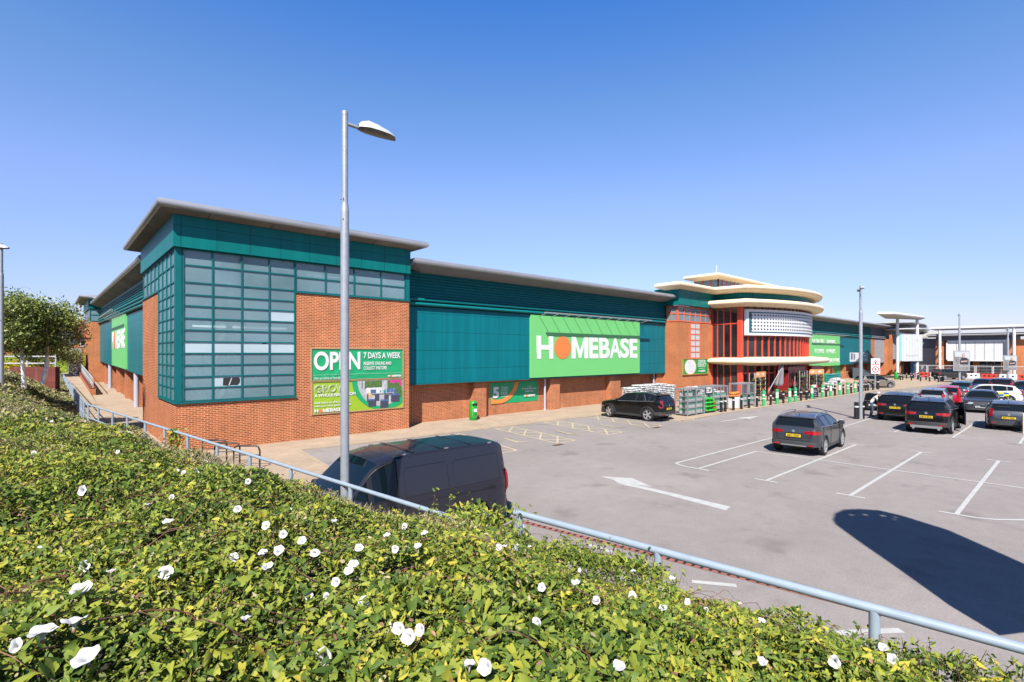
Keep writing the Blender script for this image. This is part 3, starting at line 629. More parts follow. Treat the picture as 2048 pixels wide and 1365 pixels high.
def cloth(x0, x1, z0, z1, y, amp=.018, nx=90, nz=34, seed=0):
    """banner sheet with tension creases running in from corners and ties"""
    r = np.random.default_rng(seed); m = MB(); rows = []
    ph = [(r.uniform(-1.2,1.2), r.uniform(14,34), r.uniform(0,6.3), r.uniform(x0,x1)) for _ in range(9)]
    for j in range(nz+1):
        v = j/nz; row = []
        for i in range(nx+1):
            u = i/nx; x = x0+(x1-x0)*u; z = z0+(z1-z0)*v
            d = sum(math.sin((z-z0)*f*.35+(x-c)*f*.28*s+p)*math.exp(-((x-c)/.7)**2) for s, f, p, c in ph)
            e = min(u,1-u,v,1-v)*6; row.append((x, y-.012-amp*(.5+.5*math.tanh(d))*min(1,e), z))
        rows.append(row)
    m.loft(rows, caps=False, closed=False); return m
bn = thing("open_hours_banner", "creased green banner on the brick tower reading OPEN 7 DAYS A WEEK", "banner", (9.05, YT, 2.74))
o = cloth(9.05,13.79,2.74,4.2,YT,.02,seed=3).build("sheet", GREEN_B, bn, smooth=True, angle=180); batten(bn, 9.05,13.79,2.74,4.2,YT)
yb = YT-.045
text("lettering","OPEN",1,LETTER,bn,(9.14,yb,3.20),(1,0,0),width=2.28,height=.88,bold=.03)
text("lettering","7 DAYS A WEEK",1,LETTER,bn,(11.60,yb,3.74),(1,0,0),width=2.06,height=.31,bold=.025)
text("lettering","RESERVE ONLINE AND",1,LETTER,bn,(11.60,yb,3.41),(1,0,0),width=1.52,height=.17,bold=.02)
text("lettering","COLLECT INSTORE",1,LETTER,bn,(11.60,yb,3.18),(1,0,0),width=1.26,height=.17,bold=.02)
text("lettering","Visit us online at homebase.co.uk",1,LETTER,bn,(9.14,yb,2.78),(1,0,0),width=1.75,height=.12)
m = MB(); m.box(9.1,yb-.003,2.985,13.72,yb,2.992); m.build("rule_line", LETTER, bn)
logo(bn,12.93,13.68,2.79,2.89,yb)
bn = thing("garden_room_banner", "lime and green banner below the opening hours showing garden sofas round a table", "banner", (9.08, YT, 1.18))
cloth(9.08,13.79,1.2,2.66,YT,.008,seed=5).build("sheet", LIME, bn, smooth=True, angle=180); batten(bn, 9.08,13.79,1.2,2.66,YT)
y = YT-.026
m = MB()
def ell(cx, cz, rx, rz, a0=0, a1=2*math.pi, n=30): return [(cx+rx*math.cos(a), cz+rz*math.sin(a)) for a in np.linspace(a0, a1, n)]
def clipx(pts, x0, x1, z0, z1): return [(min(max(a,x0),x1), min(max(b,z0),z1)) for a, b in pts]
m.face([(a,y,b) for a,b in clipx(ell(12.75,2.66,1.75,1.52,math.pi,2*math.pi),9.1,13.78,1.21,2.65)]); m.build("green_swoosh", GREEN_B, bn)
m = MB(); ph = [(a,y-.004,b) for a,b in clipx(ell(12.6,2.66,1.32,1.32,math.pi,2*math.pi),11.2,13.76,1.24,2.65)]; m.face(ph); 
bn2 = m.build("photo_patio", mat("print_patio",(.55,.54,.55),.5,noise=.25,nscale=3), bn)
PRN = [0]
def pr(name, rects, col):
    for r_ in rects:
        PRN[0] += 1; m = MB(); m.face([(a,y-.006-.0003*PRN[0],b) for a,b in r_]); m.build(name, mat("print_"+name, lin(col), .5, noise=.3, nscale=9), bn2)
q = lambda x0,z0,x1,z1,s=0: [(x0,z0),(x1,z0),(x1+s,z1),(x0+s,z1)]
pr("foliage", [q(11.5,2.25,12.6,2.62),q(12.9,2.2,13.72,2.62),[(13.3,1.9),(13.72,1.7),(13.74,2.3),(13.35,2.35)]], (86,120,60))
pr("blossom", [ell(13.2,2.55,.16,.09,n=10),ell(13.5,2.56,.2,.07,n=10),ell(13.66,2.42,.08,.12,n=10)], (225,60,150))
pr("pillar", [q(11.55,1.85,11.66,2.63),q(12.72,2.2,12.84,2.62)], (190,190,205))
pr("white_sofa", [q(11.75,2.0,12.6,2.28)], (232,232,236))
pr("blue_cushion", [q(11.98,2.0,12.28,2.18),q(12.86,2.0,13.05,2.2),q(13.07,2.0,13.24,2.2),q(13.26,1.95,13.4,2.18),q(13.0,1.84,13.6,1.93),q(11.85,1.64,12.3,1.72),q(12.5,1.56,12.98,1.66)], (84,112,160))
pr("rattan", [q(12.05,1.92,13.2,1.96),q(12.2,1.6,12.45,1.92),q(12.72,1.66,12.98,1.9),q(11.85,1.34,12.28,1.64),q(12.5,1.24,12.96,1.56),q(13.1,1.5,13.6,1.84),q(11.78,1.6,11.85,2.0)], (72,74,92))
pr("yellow_cushion", [[(11.8,1.98),(11.95,1.78),(12.04,1.84),(11.88,2.06)]], (232,190,110))
pr("teal_vase", [ell(12.75,2.06,.07,.1,n=12),ell(12.52,2.08,.04,.06,n=10)], (20,160,165))
y -= .016
text("lettering","GROW",1,LETTER,bn,(9.17,y,2.16),(1,0,0),width=1.55,height=.36,outline=.012)
text("lettering","A WHOLE NEW ROOM",1,LETTER,bn,(9.17,y,1.96),(1,0,0),width=2.0,height=.15,bold=.03)
text("lettering","Add more to the outdoors",1,LETTER,bn,(9.17,y,1.64),(1,0,0),width=1.72,height=.11,bold=.01)
text("lettering","with our new garden range",1,LETTER,bn,(9.17,y,1.47),(1,0,0),width=1.78,height=.12,bold=.01)
logo(bn,9.17,10.45,1.24,1.40,y)
yb = RY-.004
bn = thing("interest_free_banner", "green and orange banner between brick piers reading 5 YEARS INTEREST FREE", "banner", (20.9, RY, .75))
cloth(20.9,25.2,.74,2.12,RY,.02,seed=9).build("sheet", GREEN_B, bn, smooth=True, angle=180)
m = MB(); y = RY-.05
out = clipx(ell(21.6,2.6,1.75,1.62,math.pi,2*math.pi),20.92,25.19,.76,2.10); inn = clipx(ell(21.6,2.6,1.42,1.5,math.pi,2*math.pi),20.92,25.19,.90,2.10)
oo = ell(21.5,2.35,1.85,1.62,-math.pi*.62,.0,22); ii = ell(21.5,2.35,1.5,1.34,-math.pi*.68,.0,22)
oo = clipx(oo,20.93,25.18,.76,2.1); ii = clipx(ii,20.93,25.18,.76,2.1)
m.loft([[(a,y,b) for a,b in oo],[(a,y,b) for a,b in ii]], caps=False, closed=False); m.face([(20.93,y-.002,.76),(21.75,y-.002,.76),(21.3,y-.002,.98),(20.93,y-.002,1.18)]); m.build("orange_swoosh", ORANGE_P, bn)
y -= .004
text("lettering","5",1,LETTER,bn,(21.08,y,1.12),(1,0,0),width=.52,height=.72,bold=.05)
for s, z, h, w in (("YEARS",1.68,.15,.58),("INTEREST",1.55,.1,.58),("FREE",1.30,.2,.58),("NO DEPOSIT",1.14,.08,.58)): text("lettering",s,1,LETTER,bn,(21.78,y,z),(1,0,0),width=w,height=h)
for s, z, h, w in (("on all",1.72,.09,.34),("Kitchens, Bathrooms",1.55,.13,1.35),("& Bedrooms",1.38,.12,.78)): text("lettering",s,1,LETTER,bn,(24.3,y,z),(1,0,0),width=w,height=h,align='CENTER',bold=.015)
logo(bn,23.85,24.85,1.06,1.2,y)
sg = plate("collection_sign", "green and white CLICK & COLLECT sign on the orange brick left of the entrance", "sign", 40.95, 45.5, 2.08, 3.53, BF, .06, GREEN_D)
batten(sg, 41.0,45.45,2.13,3.48,BF-.055,.035,"border",ORANGE_P)
m = MB(); m.face([(a,BF-.064,b) for a,b in ell(42.3,2.8,.95,.66)]); m.m=1
m.face([(a,BF-.062,b) for a,b in clipx(ell(42.3,2.8,1.02,.75),41.0,45.4,2.14,3.47)]); m.m=2
for i in range(5): m.box(41.85+i*.2,BF-.068,2.4,41.87+i*.2,BF-.065,2.85)
m.box(41.8,BF-.068,2.86,42.85,BF-.065,2.89); m.box(41.8,BF-.068,2.38,42.7,BF-.065,2.4); m.box(41.8,BF-.068,3.1,42.6,BF-.065,3.13); m.box(41.8,BF-.068,3.26,42.6,BF-.065,3.28); m.box(42.85,BF-.068,2.86,42.88,BF-.065,3.1)
m.build("trolley_emblem",[LETTER,ORANGE_P,mat("pale_grey_print",(.5,.52,.52),.6)],sg)
text("lettering","CLICK &",1,LETTER,sg,(44.35,BF-.065,3.13),(1,0,0),width=1.3,height=.28,align='CENTER',bold=.025); text("lettering","COLLECT",1,LETTER,sg,(44.35,BF-.065,2.78),(1,0,0),width=1.55,height=.3,align='CENTER',bold=.025)
text("lettering","online and instore",1,LETTER,sg,(44.35,BF-.065,2.6),(1,0,0),width=1.1,height=.08,align='CENTER'); logo(sg,43.75,44.95,2.32,2.46,BF-.065)
# curved white sign over the doors: teal border and rows of small dark openings
sg = thing("curved_perforated_sign", "curved white sign board with teal border and rows of dark squares over the entrance", "sign", (54.4, 18.2, 5.65))
pb = bay(.32, 36)[1:]; m = MB(); m.loft([[(x,y,5.62),(x,y+.22,5.62),(x,y+.22,7.95),(x,y,7.95)] for x,y in pb]); m.build("board", BRIGHTW, sg)
m = MB(); pd = bay(.345, 72)[2:]
def strip(m, p, z0, z1): m.loft([[(x,y,z0),(x,y+.02,z0),(x,y+.02,z1),(x,y,z1)] for x,y in p])
strip(m, pd[1:-1], 5.86, 5.96); strip(m, pd[1:-1], 7.62, 7.72); strip(m, pd[1:3], 5.962, 7.618); strip(m, pd[-3:-1], 5.962, 7.618)
m.build("border", mat("petrol_blue_trim",(.015,.12,.17),.5), sg)
m = MB(); P = bay(.35, 200)
for i in range(10, 194, 4):
    (xa,ya),(xb,yb_) = P[i], P[i+2]
    for j in range(5): z = 6.12+.31*j; m.face([(xa,ya,z),(xb,yb_,z),(xb,yb_,z+.13),(xa,ya,z+.13)])
m.build("dark_square_pattern", mat("navy_opening",(.02,.035,.09),.6), sg)
# sky blue sale banner on the teal panel, partly behind the lamp post
bn = thing("sky_blue_banner", "white and sky blue banner on the teal panels right of the department sign", "banner", (93.6,CY,2.65))
m = MB(); m.box(93.6,CY-.05,2.65,103.6,CY-.005,4.1); m.build("sheet", BRIGHTW, bn); m = MB(); m.box(98.6,CY-.06,2.72,103.5,CY-.052,4.04); m.build("blue_field", mat("sky_blue_print",(.08,.5,.7),.5), bn)
m = MB(); m.box(93.9,CY-.06,3.0,95.0,CY-.052,4.0); m.box(95.4,CY-.06,3.0,96.2,CY-.052,3.9); m.build("grey_print", mat("slate_print",(.2,.22,.3),.6), bn)
text("lettering","bathstore",1,LETTER,bn,(101.2,CY-.065,3.45),(1,0,0),width=3.6,height=.42,align='CENTER',bold=.02); text("lettering","in store",1,LETTER,bn,(101.2,CY-.065,2.85),(1,0,0),width=3,height=.36,align='CENTER',bold=.02)
bn = thing("upright_offer_banner", "dark green and orange banner between the piers below the department sign", "banner", (87.0,RY,.75))
m = MB(); m.box(87.0,RY-.05,.75,91.3,RY-.005,2.2); m.build("sheet", GREEN_D, bn); m = MB(); m.face([(87.05,RY-.055,.78),(89.0,RY-.055,.78),(87.9,RY-.055,1.6),(87.05,RY-.055,1.9)]); m.build("orange_swoosh", ORANGE_P, bn)
# ------------------------------------------------------------------ neighbouring units
un = thing("corner_retail_unit", "grey clad corner store with floating white canopy on tall white posts", "shop building", (114.5, 21, 0))
m = MB(); m.box(114.6,23.9,0,117.0,26,6.6); m.box(117.0,22.6,0,124,26,3.0); m.box(124,20.4,0,131,26,3.1); m.box(114.55,23.5,0,115.3,23.9,7.4); m.build("brick_wall", BRICK_ORANGE, un)
m = MB(); 
cv = [(115.3+ (1-math.cos(a))*9, 24.6-math.sin(a)*3.4) for a in np.linspace(0,1.5,12)]
m.prism(cv+[(131,21),(131,28),(115.3,28)], 2.9, 9.3); m.build("curved_grey_wall", GREY, un, smooth=True)
roof_slab("grey_roof", [(112,24.8),(114,20.3),(124,20.3),(131,21),(131,29),(112,29)], 9.35, 9.7, 9.1, .8, mats=(mat("grey_roof_edge",(.4,.41,.42),.5), SOFFIT), parent=un)
roof_slab("grey_roof", [(114,21.2),(116,19.0),(121,19.0),(121,25),(114,25)], 8.2, 8.5, 7.9, .8, mats=(mat("grey_roof_edge",(.4,.41,.42),.5), SOFFIT), parent=un)
m = MB(); m.cyl((99.05,19.58,PZ),(99.05,19.58,9.6),.21,n=14); m.cyl((103.73,17.93,PZ),(103.73,17.93,9.4),.21,n=14); m.build("canopy_post", WHITE, un, smooth=True)
roof_slab("white_canopy", [(88.5,19.9),(90.5,18.1),(104.6,17.0),(108.3,18.2),(100,21.5)], 9.55, 9.95, 9.5, .6, mats=(WHITE, mat("pale_canopy_soffit",(.62,.6,.56),.6)), parent=un)
m = MB(); m.box(99.2,19.4,7.0,114.6,19.7,7.25); m.box(99.2,19.4,2.85,114.6,19.7,3.1); m.build("white_beam", WHITE, un)
# panel hung between the posts
A = Vector((99.5,19.1,0)); B = Vector((104.3,17.35,0)); d = B-A
m = MB(); m.loft([[(p.x,p.y,z) for p in (A,B,B+Vector((.12,.35,0)),A+Vector((.12,.35,0)))] for z in (2.75,7.0)]); m.build("white_panel", brick_mat("white_board",(.66,.68,.69),(.63,.65,.66),(.5,.52,.53),bw=.42,rh=9,ms=.02,offset=0,noise=.05,rough=.5), un)
m = MB(); q = A + d*.0; m.loft([[(p.x,p.y,z) for p in (A+Vector((-.5,.2,0)),A,A+Vector((.12,.35,0)),A+Vector((-.4,.5,0)))] for z in (2.8,6.95)]); m.build("pale_blue_strip", mat("pale_blue_panel",(.28,.62,.68),.5), un)
rd = (B-A).normalized(); nr = Vector((rd.y,-rd.x,0)); m = MB()
for u, z in [(.55,6.2),(.62,6.2),(1.9,6.0),(2.0,6.0)] + [(.5+.13*i, 3.62-.12*math.sin(i*.28)) for i in range(13)]:
    p = A + d*(u/5.1*1.9) + nr*.01; q = p + rd*.07; m.extr([(p.x,p.y,z),(q.x,q.y,z),(q.x,q.y,z+.16),(p.x,p.y,z+.16)], tuple(nr*.01))
m.build("fixing_mark", mat("grey_fixing_mark",(.3,.31,.33),.6), un)
m = MB(); m.box(105.0,18.6,0,105.6,19.0,2.6); m.build("blue_poster", mat("blue_poster_print",(.03,.2,.5),.5), un)
m = MB(); m.box(117.0,22.55,.2,119,22.58,2.6); m.build("dark_doorway", DARK, un)
# third unit, facing down the car park
fu = thing("facing_retail_unit", "wide vacant unit with a blank white panelled sign and a thin white canopy on posts", "shop building", (112, 8, 0))
FX = 113.5
roof_slab("thin_white_canopy", [(111.6,-9.0),(116.5,-9.0),(116.5,17.6),(111.6,17.6)], 8.0, 8.42, 8.0, .6, mats=(WHITE, mat("pale_canopy_soffit",(.62,.6,.56),.6)), parent=fu)
for y in (16.3, 7.3, -6.5):
    m = MB(); m.cyl((112,y,0),(112,y,8.0),.2,n=14); m.box(112.2,y-.1,2.85,113.4,y+.1,3.1); m.box(112.2,y-.1,5.75,113.4,y+.1,6.0); m.box(112.2,y-.1,4.3,113.4,y+.1,4.5); m.build("canopy_post", WHITE, fu, smooth=True, angle=30)
wb = brick_mat("white_sheet_board",(.76,.76,.76),(.74,.74,.74),(.12,.12,.13),bw=1.15,rh=12,ms=.03,offset=0,noise=.03,rough=.45)
m = MB(); m.box(FX-.15,8.3,2.95,FX+.1,15.4,5.9); m.build("blank_white_sign", wb, fu)
m = MB(); m.box(FX-.25,8.2,5.92,FX+.1,15.5,6.15); m.box(FX-.25,8.2,2.7,FX+.1,15.5,2.93); m.box(FX-.25,15.42,2.93,FX+.1,15.65,5.92); m.box(FX-.25,8.05,2.93,FX+.1,8.28,5.92); m.build("sign_frame", WHITE, fu)
for bx4 in ((FX+.12,16.0,17.1,6.2),(FX+.12,6.2,8.0,6.2),(FX+1.2,8.0,9.0,2.69),(FX+1.2,11.6,12.4,2.69),(FX+1.2,15.2,16,2.69)):
    m = MB(); m.box(bx4[0],bx4[1],0,FX+6,bx4[2],bx4[3]); m.build("brick_wall", BRICK_ORANGE, fu)
m = MB(); m.box(FX+.3,7,6.2,FX+6,17.1,6.9); m.build("slate_fascia", GREY_D, fu)
roof_slab("slate_roof", [(FX-1.2,5.0),(FX+9,5.0),(FX+9,18.2),(FX-1.2,18.2)], 6.9, 7.2, 6.85, .6, mats=(mat("grey_roof_edge",(.4,.41,.42),.5), SOFFIT), parent=fu)
m = MB(); m.box(FX+1.6,9.0,.1,FX+1.75,11.6,2.7); m.box(FX+1.6,12.4,.1,FX+1.75,15.2,2.7); m.build("dark_shopfront_glass", mat("dark_shop_glass",(.03,.035,.04),.08,spec=.6), fu)
m = MB()
for y in (9.8,10.7,13.3,14.2): m.box(FX+1.55,y-.05,.1,FX+1.62,y+.05,2.7)
m.box(FX+1.55,9.0,2.1,FX+1.6,11.6,2.2); m.build("shopfront_frame", GREY, fu)
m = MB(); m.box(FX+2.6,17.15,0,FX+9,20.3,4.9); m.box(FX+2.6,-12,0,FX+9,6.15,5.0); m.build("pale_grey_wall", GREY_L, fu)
m = MB(); m.box(FX+2.6,17.15,4.95,FX+9,20.3,6.6); m.box(FX+2.6,-12,5.05,FX+9,6.15,6.4); m.build("dark_grey_band", GREY_D, fu)  # darker grey cladding above the pale wall
m = MB()
for y0, y1 in ((17.15,20.4),(-12,6.15)):
    m = MB(); m.loft([[(FX+2.0,y,6.75),(FX+2.0,y,6.95),(FX+8,y,8.0),(FX+8,y,7.8)] for y in (y0,y1)]); m.build("pitched_roof", mat("pale_profiled_roof",(.55,.52,.46),.6,noise=.1,nscale=2), fu)

# ------------------------------------------------------------------ lamp posts
def lamp_head(mb_house, mb_under, base, d, L=.62):
    """cobra style lantern: rounded housing over a flat grey underside"""
    d = Vector(d).normalized(); s = d.cross(Vector((0,0,1))); up = Vector((0,0,1)); rings = []; und = []
    for t, w, h in ((0,.045,.05),(.08,.10,.11),(.25,.135,.15),(.5,.14,.13),(.75,.125,.085),(.92,.085,.05),(1.0,.02,.025)):
        c = Vector(base) + d*(L*t) + up*(.01*t)
        rings.append([tuple(c + s*(w*math.cos(a)) + up*(max(0,math.sin(a))*h)) for a in np.linspace(0, math.pi, 9)])
        und.append([tuple(c + s*(w*x*.97) - up*(.035*(1-x*x)+.003)) for x in np.linspace(-1,1,7)])
    mb_house.loft(rings, caps=False, closed=False); mb_under.loft(und, caps=False, closed=False)
LH = mat("lantern_housing",(.60,.62,.64),.4,noise=.1,nscale=12); LU = mat("lantern_underside",(.22,.2,.17),.35,noise=.3,nscale=9)
def lamp_post(label, loc, h, arms, r=.07, head=.62, arm=.3, group=None):
    t = thing("street_lamp", label, "street lamp", loc, group=group); x, y, z = loc; m = MB(); hb = h*.8
    m.cyl((x,y,z),(x,y,z+hb),r,r*.97,16); m.cyl((x,y,z+hb),(x,y,z+hb+.12),r*.98,r*.82,16); m.cyl((x,y,z+hb+.12),(x,y,z+h-.06),r*.72,r*.72,16); m.cyl((x,y,z+h-.06),(x,y,z+h),r*.76,r*.76,16)
    for a in (0.6,2.2,3.9): 
        for zz in (hb-.12, hb+.2): m.cyl((x+r*.9*math.cos(a),y+r*.9*math.sin(a),z+zz),(x+r*1.25*math.cos(a),y+r*1.25*math.sin(a),z+zz),.01,n=6)
    m.build("pole", GALV, t, smooth=True, angle=35)
    for az in arms:
        d = Vector((math.cos(R(az)), math.sin(R(az)), -.06)); s = Vector((x,y,z+h-.18)); e = s + d*arm
        hm, um = MB(), MB(); lamp_head(hm, um, e - d*.06, d, head)
        ho = hm.build("lantern", LH, t, smooth=True, angle=60); um.build("lantern_glass", LU, ho, smooth=True)
        m = MB(); m.cyl(s, e, .028, n=10); m.build("arm", GALV, t, smooth=True)
    return t
lp = lamp_post("tall galvanised lamp post with one lantern rising in front of the dark van", (3.42,7.66,0), 7.74, [VIEW_AZ-54], r=.066, head=.62, arm=.27)
lp = lamp_post("twin headed lamp post with two black bollards at its foot beside the black crossover", (36.76,9.09,0), 8.1, [20,200], r=.1, head=.75, arm=.35)
lp3 = lamp_post("lamp post carrying the larger poster panel beyond the parked cars", (91.9,11.3,0), 9.4, [10,190], r=.13, head=.8, arm=.7)
lp4 = lamp_post("shorter lamp post carrying the smaller poster panel beside the facing unit's post", (96.7,6.9,0), 7.4, [10,190], r=.13, head=.8, arm=.7)
lamp_post("lamp post rising behind the white stemmed birches", (-1.38,29.1,2.0), 6.4, [VIEW_AZ-100,VIEW_AZ+80], r=.085, head=.4, arm=.02)
vr = Vector((math.sin(R(VIEW_AZ)), -math.cos(R(VIEW_AZ)), 0))
for (lx, ly, z0, z1, w, lab, big) in ((91.9,11.3,1.75,4.2,2.0,"larger framed poster of a smiling worker on a lamp post",1), (96.7,6.9,1.8,3.6,1.65,"smaller framed poster of a smiling worker on a lamp post",0)):
    t = thing("lamp_post_poster", lab, "poster", (lx, ly, z0)); n = Vector((-math.cos(R(VIEW_AZ)), -math.sin(R(VIEW_AZ)), 0)); c = Vector((lx,ly,0)) + n*.3
    def pt(u, v, k): p = c + vr*((u-.5)*w) + n*k; return (p.x, p.y, z0+(z1-z0)*v)
    def pl(name, uv, k, material, par): 
        m = MB(); m.extr([pt(u,v,k) for u,v in uv], tuple(n*.02)); return m.build(name, material, par)
    pl("frame", [(-.06,-.05),(1.06,-.05),(1.06,1.06),(-.06,1.06)], 0, mat("poster_frame",(.45,.47,.5),.4,metal=.3), t)
    pp = pl("poster_print", [(0,0),(1,0),(1,1),(0,1)], .025, mat("poster_grey",(.24,.23,.23),.5,noise=.35,nscale=1.5), t)
    pl("poster_sky", [(0.05,.72),(.45,.72),(1,.6),(1,1),(0,1)], .047, mat("poster_pale",(.5,.54,.56),.5), pp)
    pl("worker_shirt", [(.38,.3),(.9,.28),(.93,.55),(.8,.68),(.5,.68),(.38,.52)], .07, mat("poster_navy",(.03,.032,.05),.5), pp)
    pl("worker_head", [(.6+.1*math.cos(a), .8+.13*math.sin(a)) for a in np.linspace(0,6.28,12)[:-1]], .092, mat("poster_skin",(.5,.33,.26),.5), pp)
    pl("worker_arms", [(.42,.42),(.86,.45),(.86,.52),(.42,.5)], .092, mat("poster_skin",(.5,.33,.26),.5), pp)
    o_ = c + n*.115 - vr*(w*.18); text("lettering","Committed to",1,LETTER,pp,(o_.x,o_.y,z0+(z1-z0)*.24),tuple(vr),width=w*.62,height=.16); text("lettering","your needs",1,LETTER,pp,(o_.x,o_.y,z0+(z1-z0)*.14),tuple(vr),width=w*.6,height=.16)

# ------------------------------------------------------------------ bollards
WB = mat("white_reflective_band",(.75,.75,.75),.4)
def make_bollard(h=.98, r=.085):
    t = thing("bollard", "black bollard with white band along the shop front kerb", "bollard"); m = MB()
    m.lathe([(r,0),(r,h-.16),(r*.86,h-.15),(r*.86,h-.1),(r*1.05,h-.09),(r*1.02,h-.02),(r*.6,h)], 14); m.build("post", BLACK, t, smooth=True, angle=30, world=False)
    m = MB(); m.lathe([(r+.003,h-.3),(r+.003,h-.22)], 14); m.build("white_band", WB, t, smooth=True, world=False); return t
b0 = make_bollard()
BG = "black bollards along the kerb before the entrance"; first = True
BL = [(33.61,16.3),(34.12,16.27),(35.27,16.24),(36.47,16.22),(37.65,16.2),(38.9,16.16),(40.99,16.0),(43.15,15.88),(46.61,15.77),(47.82,15.75),(52.31,15.61),(54.34,15.48),(56.46,15.38),(58.65,15.31),(61.38,15.39),(62.5,15.3),(63.46,15.27),(64.4,15.27),(65.98,15.2)]
ORD = "first second third fourth fifth sixth seventh eighth ninth tenth eleventh twelfth thirteenth fourteenth fifteenth sixteenth seventeenth eighteenth nineteenth twentieth".split()
for n_, (x, y) in enumerate(BL):
    c = b0 if first else copy_tree(b0); first = False; c.location = (x,y,PZ); c["group"] = BG; c["label"] = "%s black bollard of the kerbside row, counted from the wire cages" % ORD[n_]
G2 = "black bollards on the far paving by the canopy posts"
for x, y in [(93.35,18.1),(94.24,18.0),(96.43,18.9),(98.89,18.4),(93.49,16.81),(101.82,18.4),(100.76,17.9),(97.45,16.8),(99.91,17.1),(91.98,15.5),(96.16,15.57),(91.3,14.4),(95.59,14.47),(90.65,13.34),(92.0,13.3),(92.8,13.3),(93.6,13.26)]:
    copy_tree(b0, (x,y,PZ), label="black bollard on the far paving near the white canopy posts", group=G2)
for x, y, l in ((36.57,9.27,"thick black bollard on the left of the twin headed lamp post"),(37.02,9.08,"thick black bollard on the right of the twin headed lamp post")):
    c = copy_tree(b0, (x,y,0), label=l); c.scale = (1.5,1.5,1.05); del c["group"]
c = copy_tree(b0, (67.5,15.1,PZ), label="thick black bollard beside the speed limit sign"); c.scale=(1.7,1.7,1.15); del c["group"]
c = copy_tree(b0, (61.6,17.2,PZ), label="thick black bollard by the tan crate display"); c.scale=(1.5,1.5,1.1); del c["group"]
GB = mat("green_bollard_sleeve",(.03,.45,.16),.5); PB = mat("pale_green_sleeve",(.60,.74,.50),.5,noise=.25,nscale=6)
def make_sleeve(ma, mb_, label):
    t = thing("bollard_sleeve_sign", label, "bollard sign"); m = MB(); m.lathe([(.11,0),(.11,.5)],14); m.build("lower_sleeve", ma, t, smooth=True, angle=30, world=False)
    m = MB(); m.lathe([(.111,.5),(.111,.95)],14); m.build("upper_sleeve", mb_, t, smooth=True, angle=30, world=False); m = MB(); m.lathe([(.113,.95),(.113,1.12),(.06,1.16)],14); m.build("cap", GB, t, smooth=True, angle=30, world=False)
    m = MB(); m.lathe([(.1145,.52),(.1145,.60)],14); m.lathe([(.1145,.76),(.1145,.86)],14); m.build("white_print", LETTER, t, smooth=True, world=False); return t
s1 = make_sleeve(GB, GB, "x"); s2 = make_sleeve(GB, PB, "x")
for i, (x, y, p) in enumerate([(39.92,16.09,0),(42.05,15.94,1),(44.03,15.73,1),(45.16,15.7,0),(49.08,15.74,1),(51.37,15.63,0),(53.32,15.54,1),(55.41,15.41,1),(57.57,15.32,0),(59.63,15.23,1),(62.0,15.25,0)]):
    src = s2 if p else s1; used = src.get("category_used"); c = copy_tree(src, (x,y,PZ)); c["group"] = "printed green bollard sleeves along the kerb"
    c["label"] = ("%s green sleeved kerbside bollard from the wire cages, " % ORD[i]) + ("with a pale printed upper half" if p else "plain bright green")
for s_ in (s1, s2):
    for ch in list(s_.children): bpy.data.objects.remove(ch)
    bpy.data.objects.remove(s_)
# ------------------------------------------------------------------ litter bins
def bin_(loc, rz, label):
    t = thing("litter_bin", label, "litter bin", loc, rz); m = MB(); G_ = mat("bright_green_plastic",(.015,.36,.03),.35)
    m.lathe([(.20,0),(.235,.06),(.25,.5),(.245,.82),(.235,.86)],20); m.build("body", G_, t, smooth=True, angle=40, world=False)
    m = MB(); m.lathe([(.235,.862),(.24,.98),(.2,1.1),(.1,1.14),(.0,1.145)],20); m.build("lid", G_, t, smooth=True, angle=50, world=False)
    m = MB(); m.rbox(-.15,-.252,.88,.15,-.18,1.0,.02); m.build("opening", BLACK, t, world=False); m = MB(); m.box(-.09,-.262,.5,.11,-.24,.68); m.build("white_notice", LETTER, t, world=False)
    m = MB(); m.tube([(-.16,-.2,.85),(-.16,-.215,.3),(-.1,-.235,.2),(0,-.245,.17),(.1,-.235,.2),(.16,-.215,.3),(.16,-.2,.85)],.012,6); m.build("rim_line", mat("pale_green_line",(.25,.6,.2),.4), t, world=False); return t
bin_((18.72,24.2,PZ), R(-10), "bright green litter bin against the brick pier near the corner tower")
bin_((79.9,23.9,PZ), 0, "bright green litter bin behind the white sacks right of the entrance")
bin_((95.05,18.96,PZ), 0, "bright green litter bin at the foot of the white canopy post")
# ------------------------------------------------------------------ traffic sign
t = thing("traffic_sign", "white warning and five speed limit sign on a grey post beside the beige car", "road sign", (64.75,14.72,0)); m = MB(); m.cyl((64.75,14.72,0),(64.75,14.72,3.4),.045,n=10); m.build("post", GALV, t, smooth=True)
n = Vector((-math.cos(R(40)),-math.sin(R(40)),0)); rr = Vector((n.y*-1,n.x,0))*-1; rr = Vector((math.sin(R(40)),-math.cos(R(40)),0)); c = Vector((64.75,14.72,0))+n*.06
def sp(u, z, k=0): p = c + rr*u + n*k; return (p.x,p.y,z)
m = MB(); m.extr([sp(-.44,1.85),sp(.44,1.85),sp(.44,3.45),sp(-.44,3.45)], tuple(n*.02)); m.build("plate", BRIGHTW, t)
RR = mat("sign_red",(.6,.02,.03),.5); m = MB()
tri = [(-.36,2.75),(.36,2.75),(0,3.37)]; ti = [(-.24,2.82),(.24,2.82),(0,3.24)]
for i in range(3): a,b = tri[i],tri[(i+1)%3]; c1,d1 = ti[i],ti[(i+1)%3]; m.face([sp(*a,.026),sp(*b,.026),sp(*d1,.026),sp(*c1,.026)])
ring = np.linspace(0,2*math.pi,25)
for a,b in zip(ring[:-1],ring[1:]): m.face([sp(.34*math.cos(a),2.3+.34*math.sin(a),.026),sp(.34*math.cos(b),2.3+.34*math.sin(b),.026),sp(.25*math.cos(b),2.3+.25*math.sin(b),.026),sp(.25*math.cos(a),2.3+.25*math.sin(a),.026)])
m.build("red_border", RR, t)
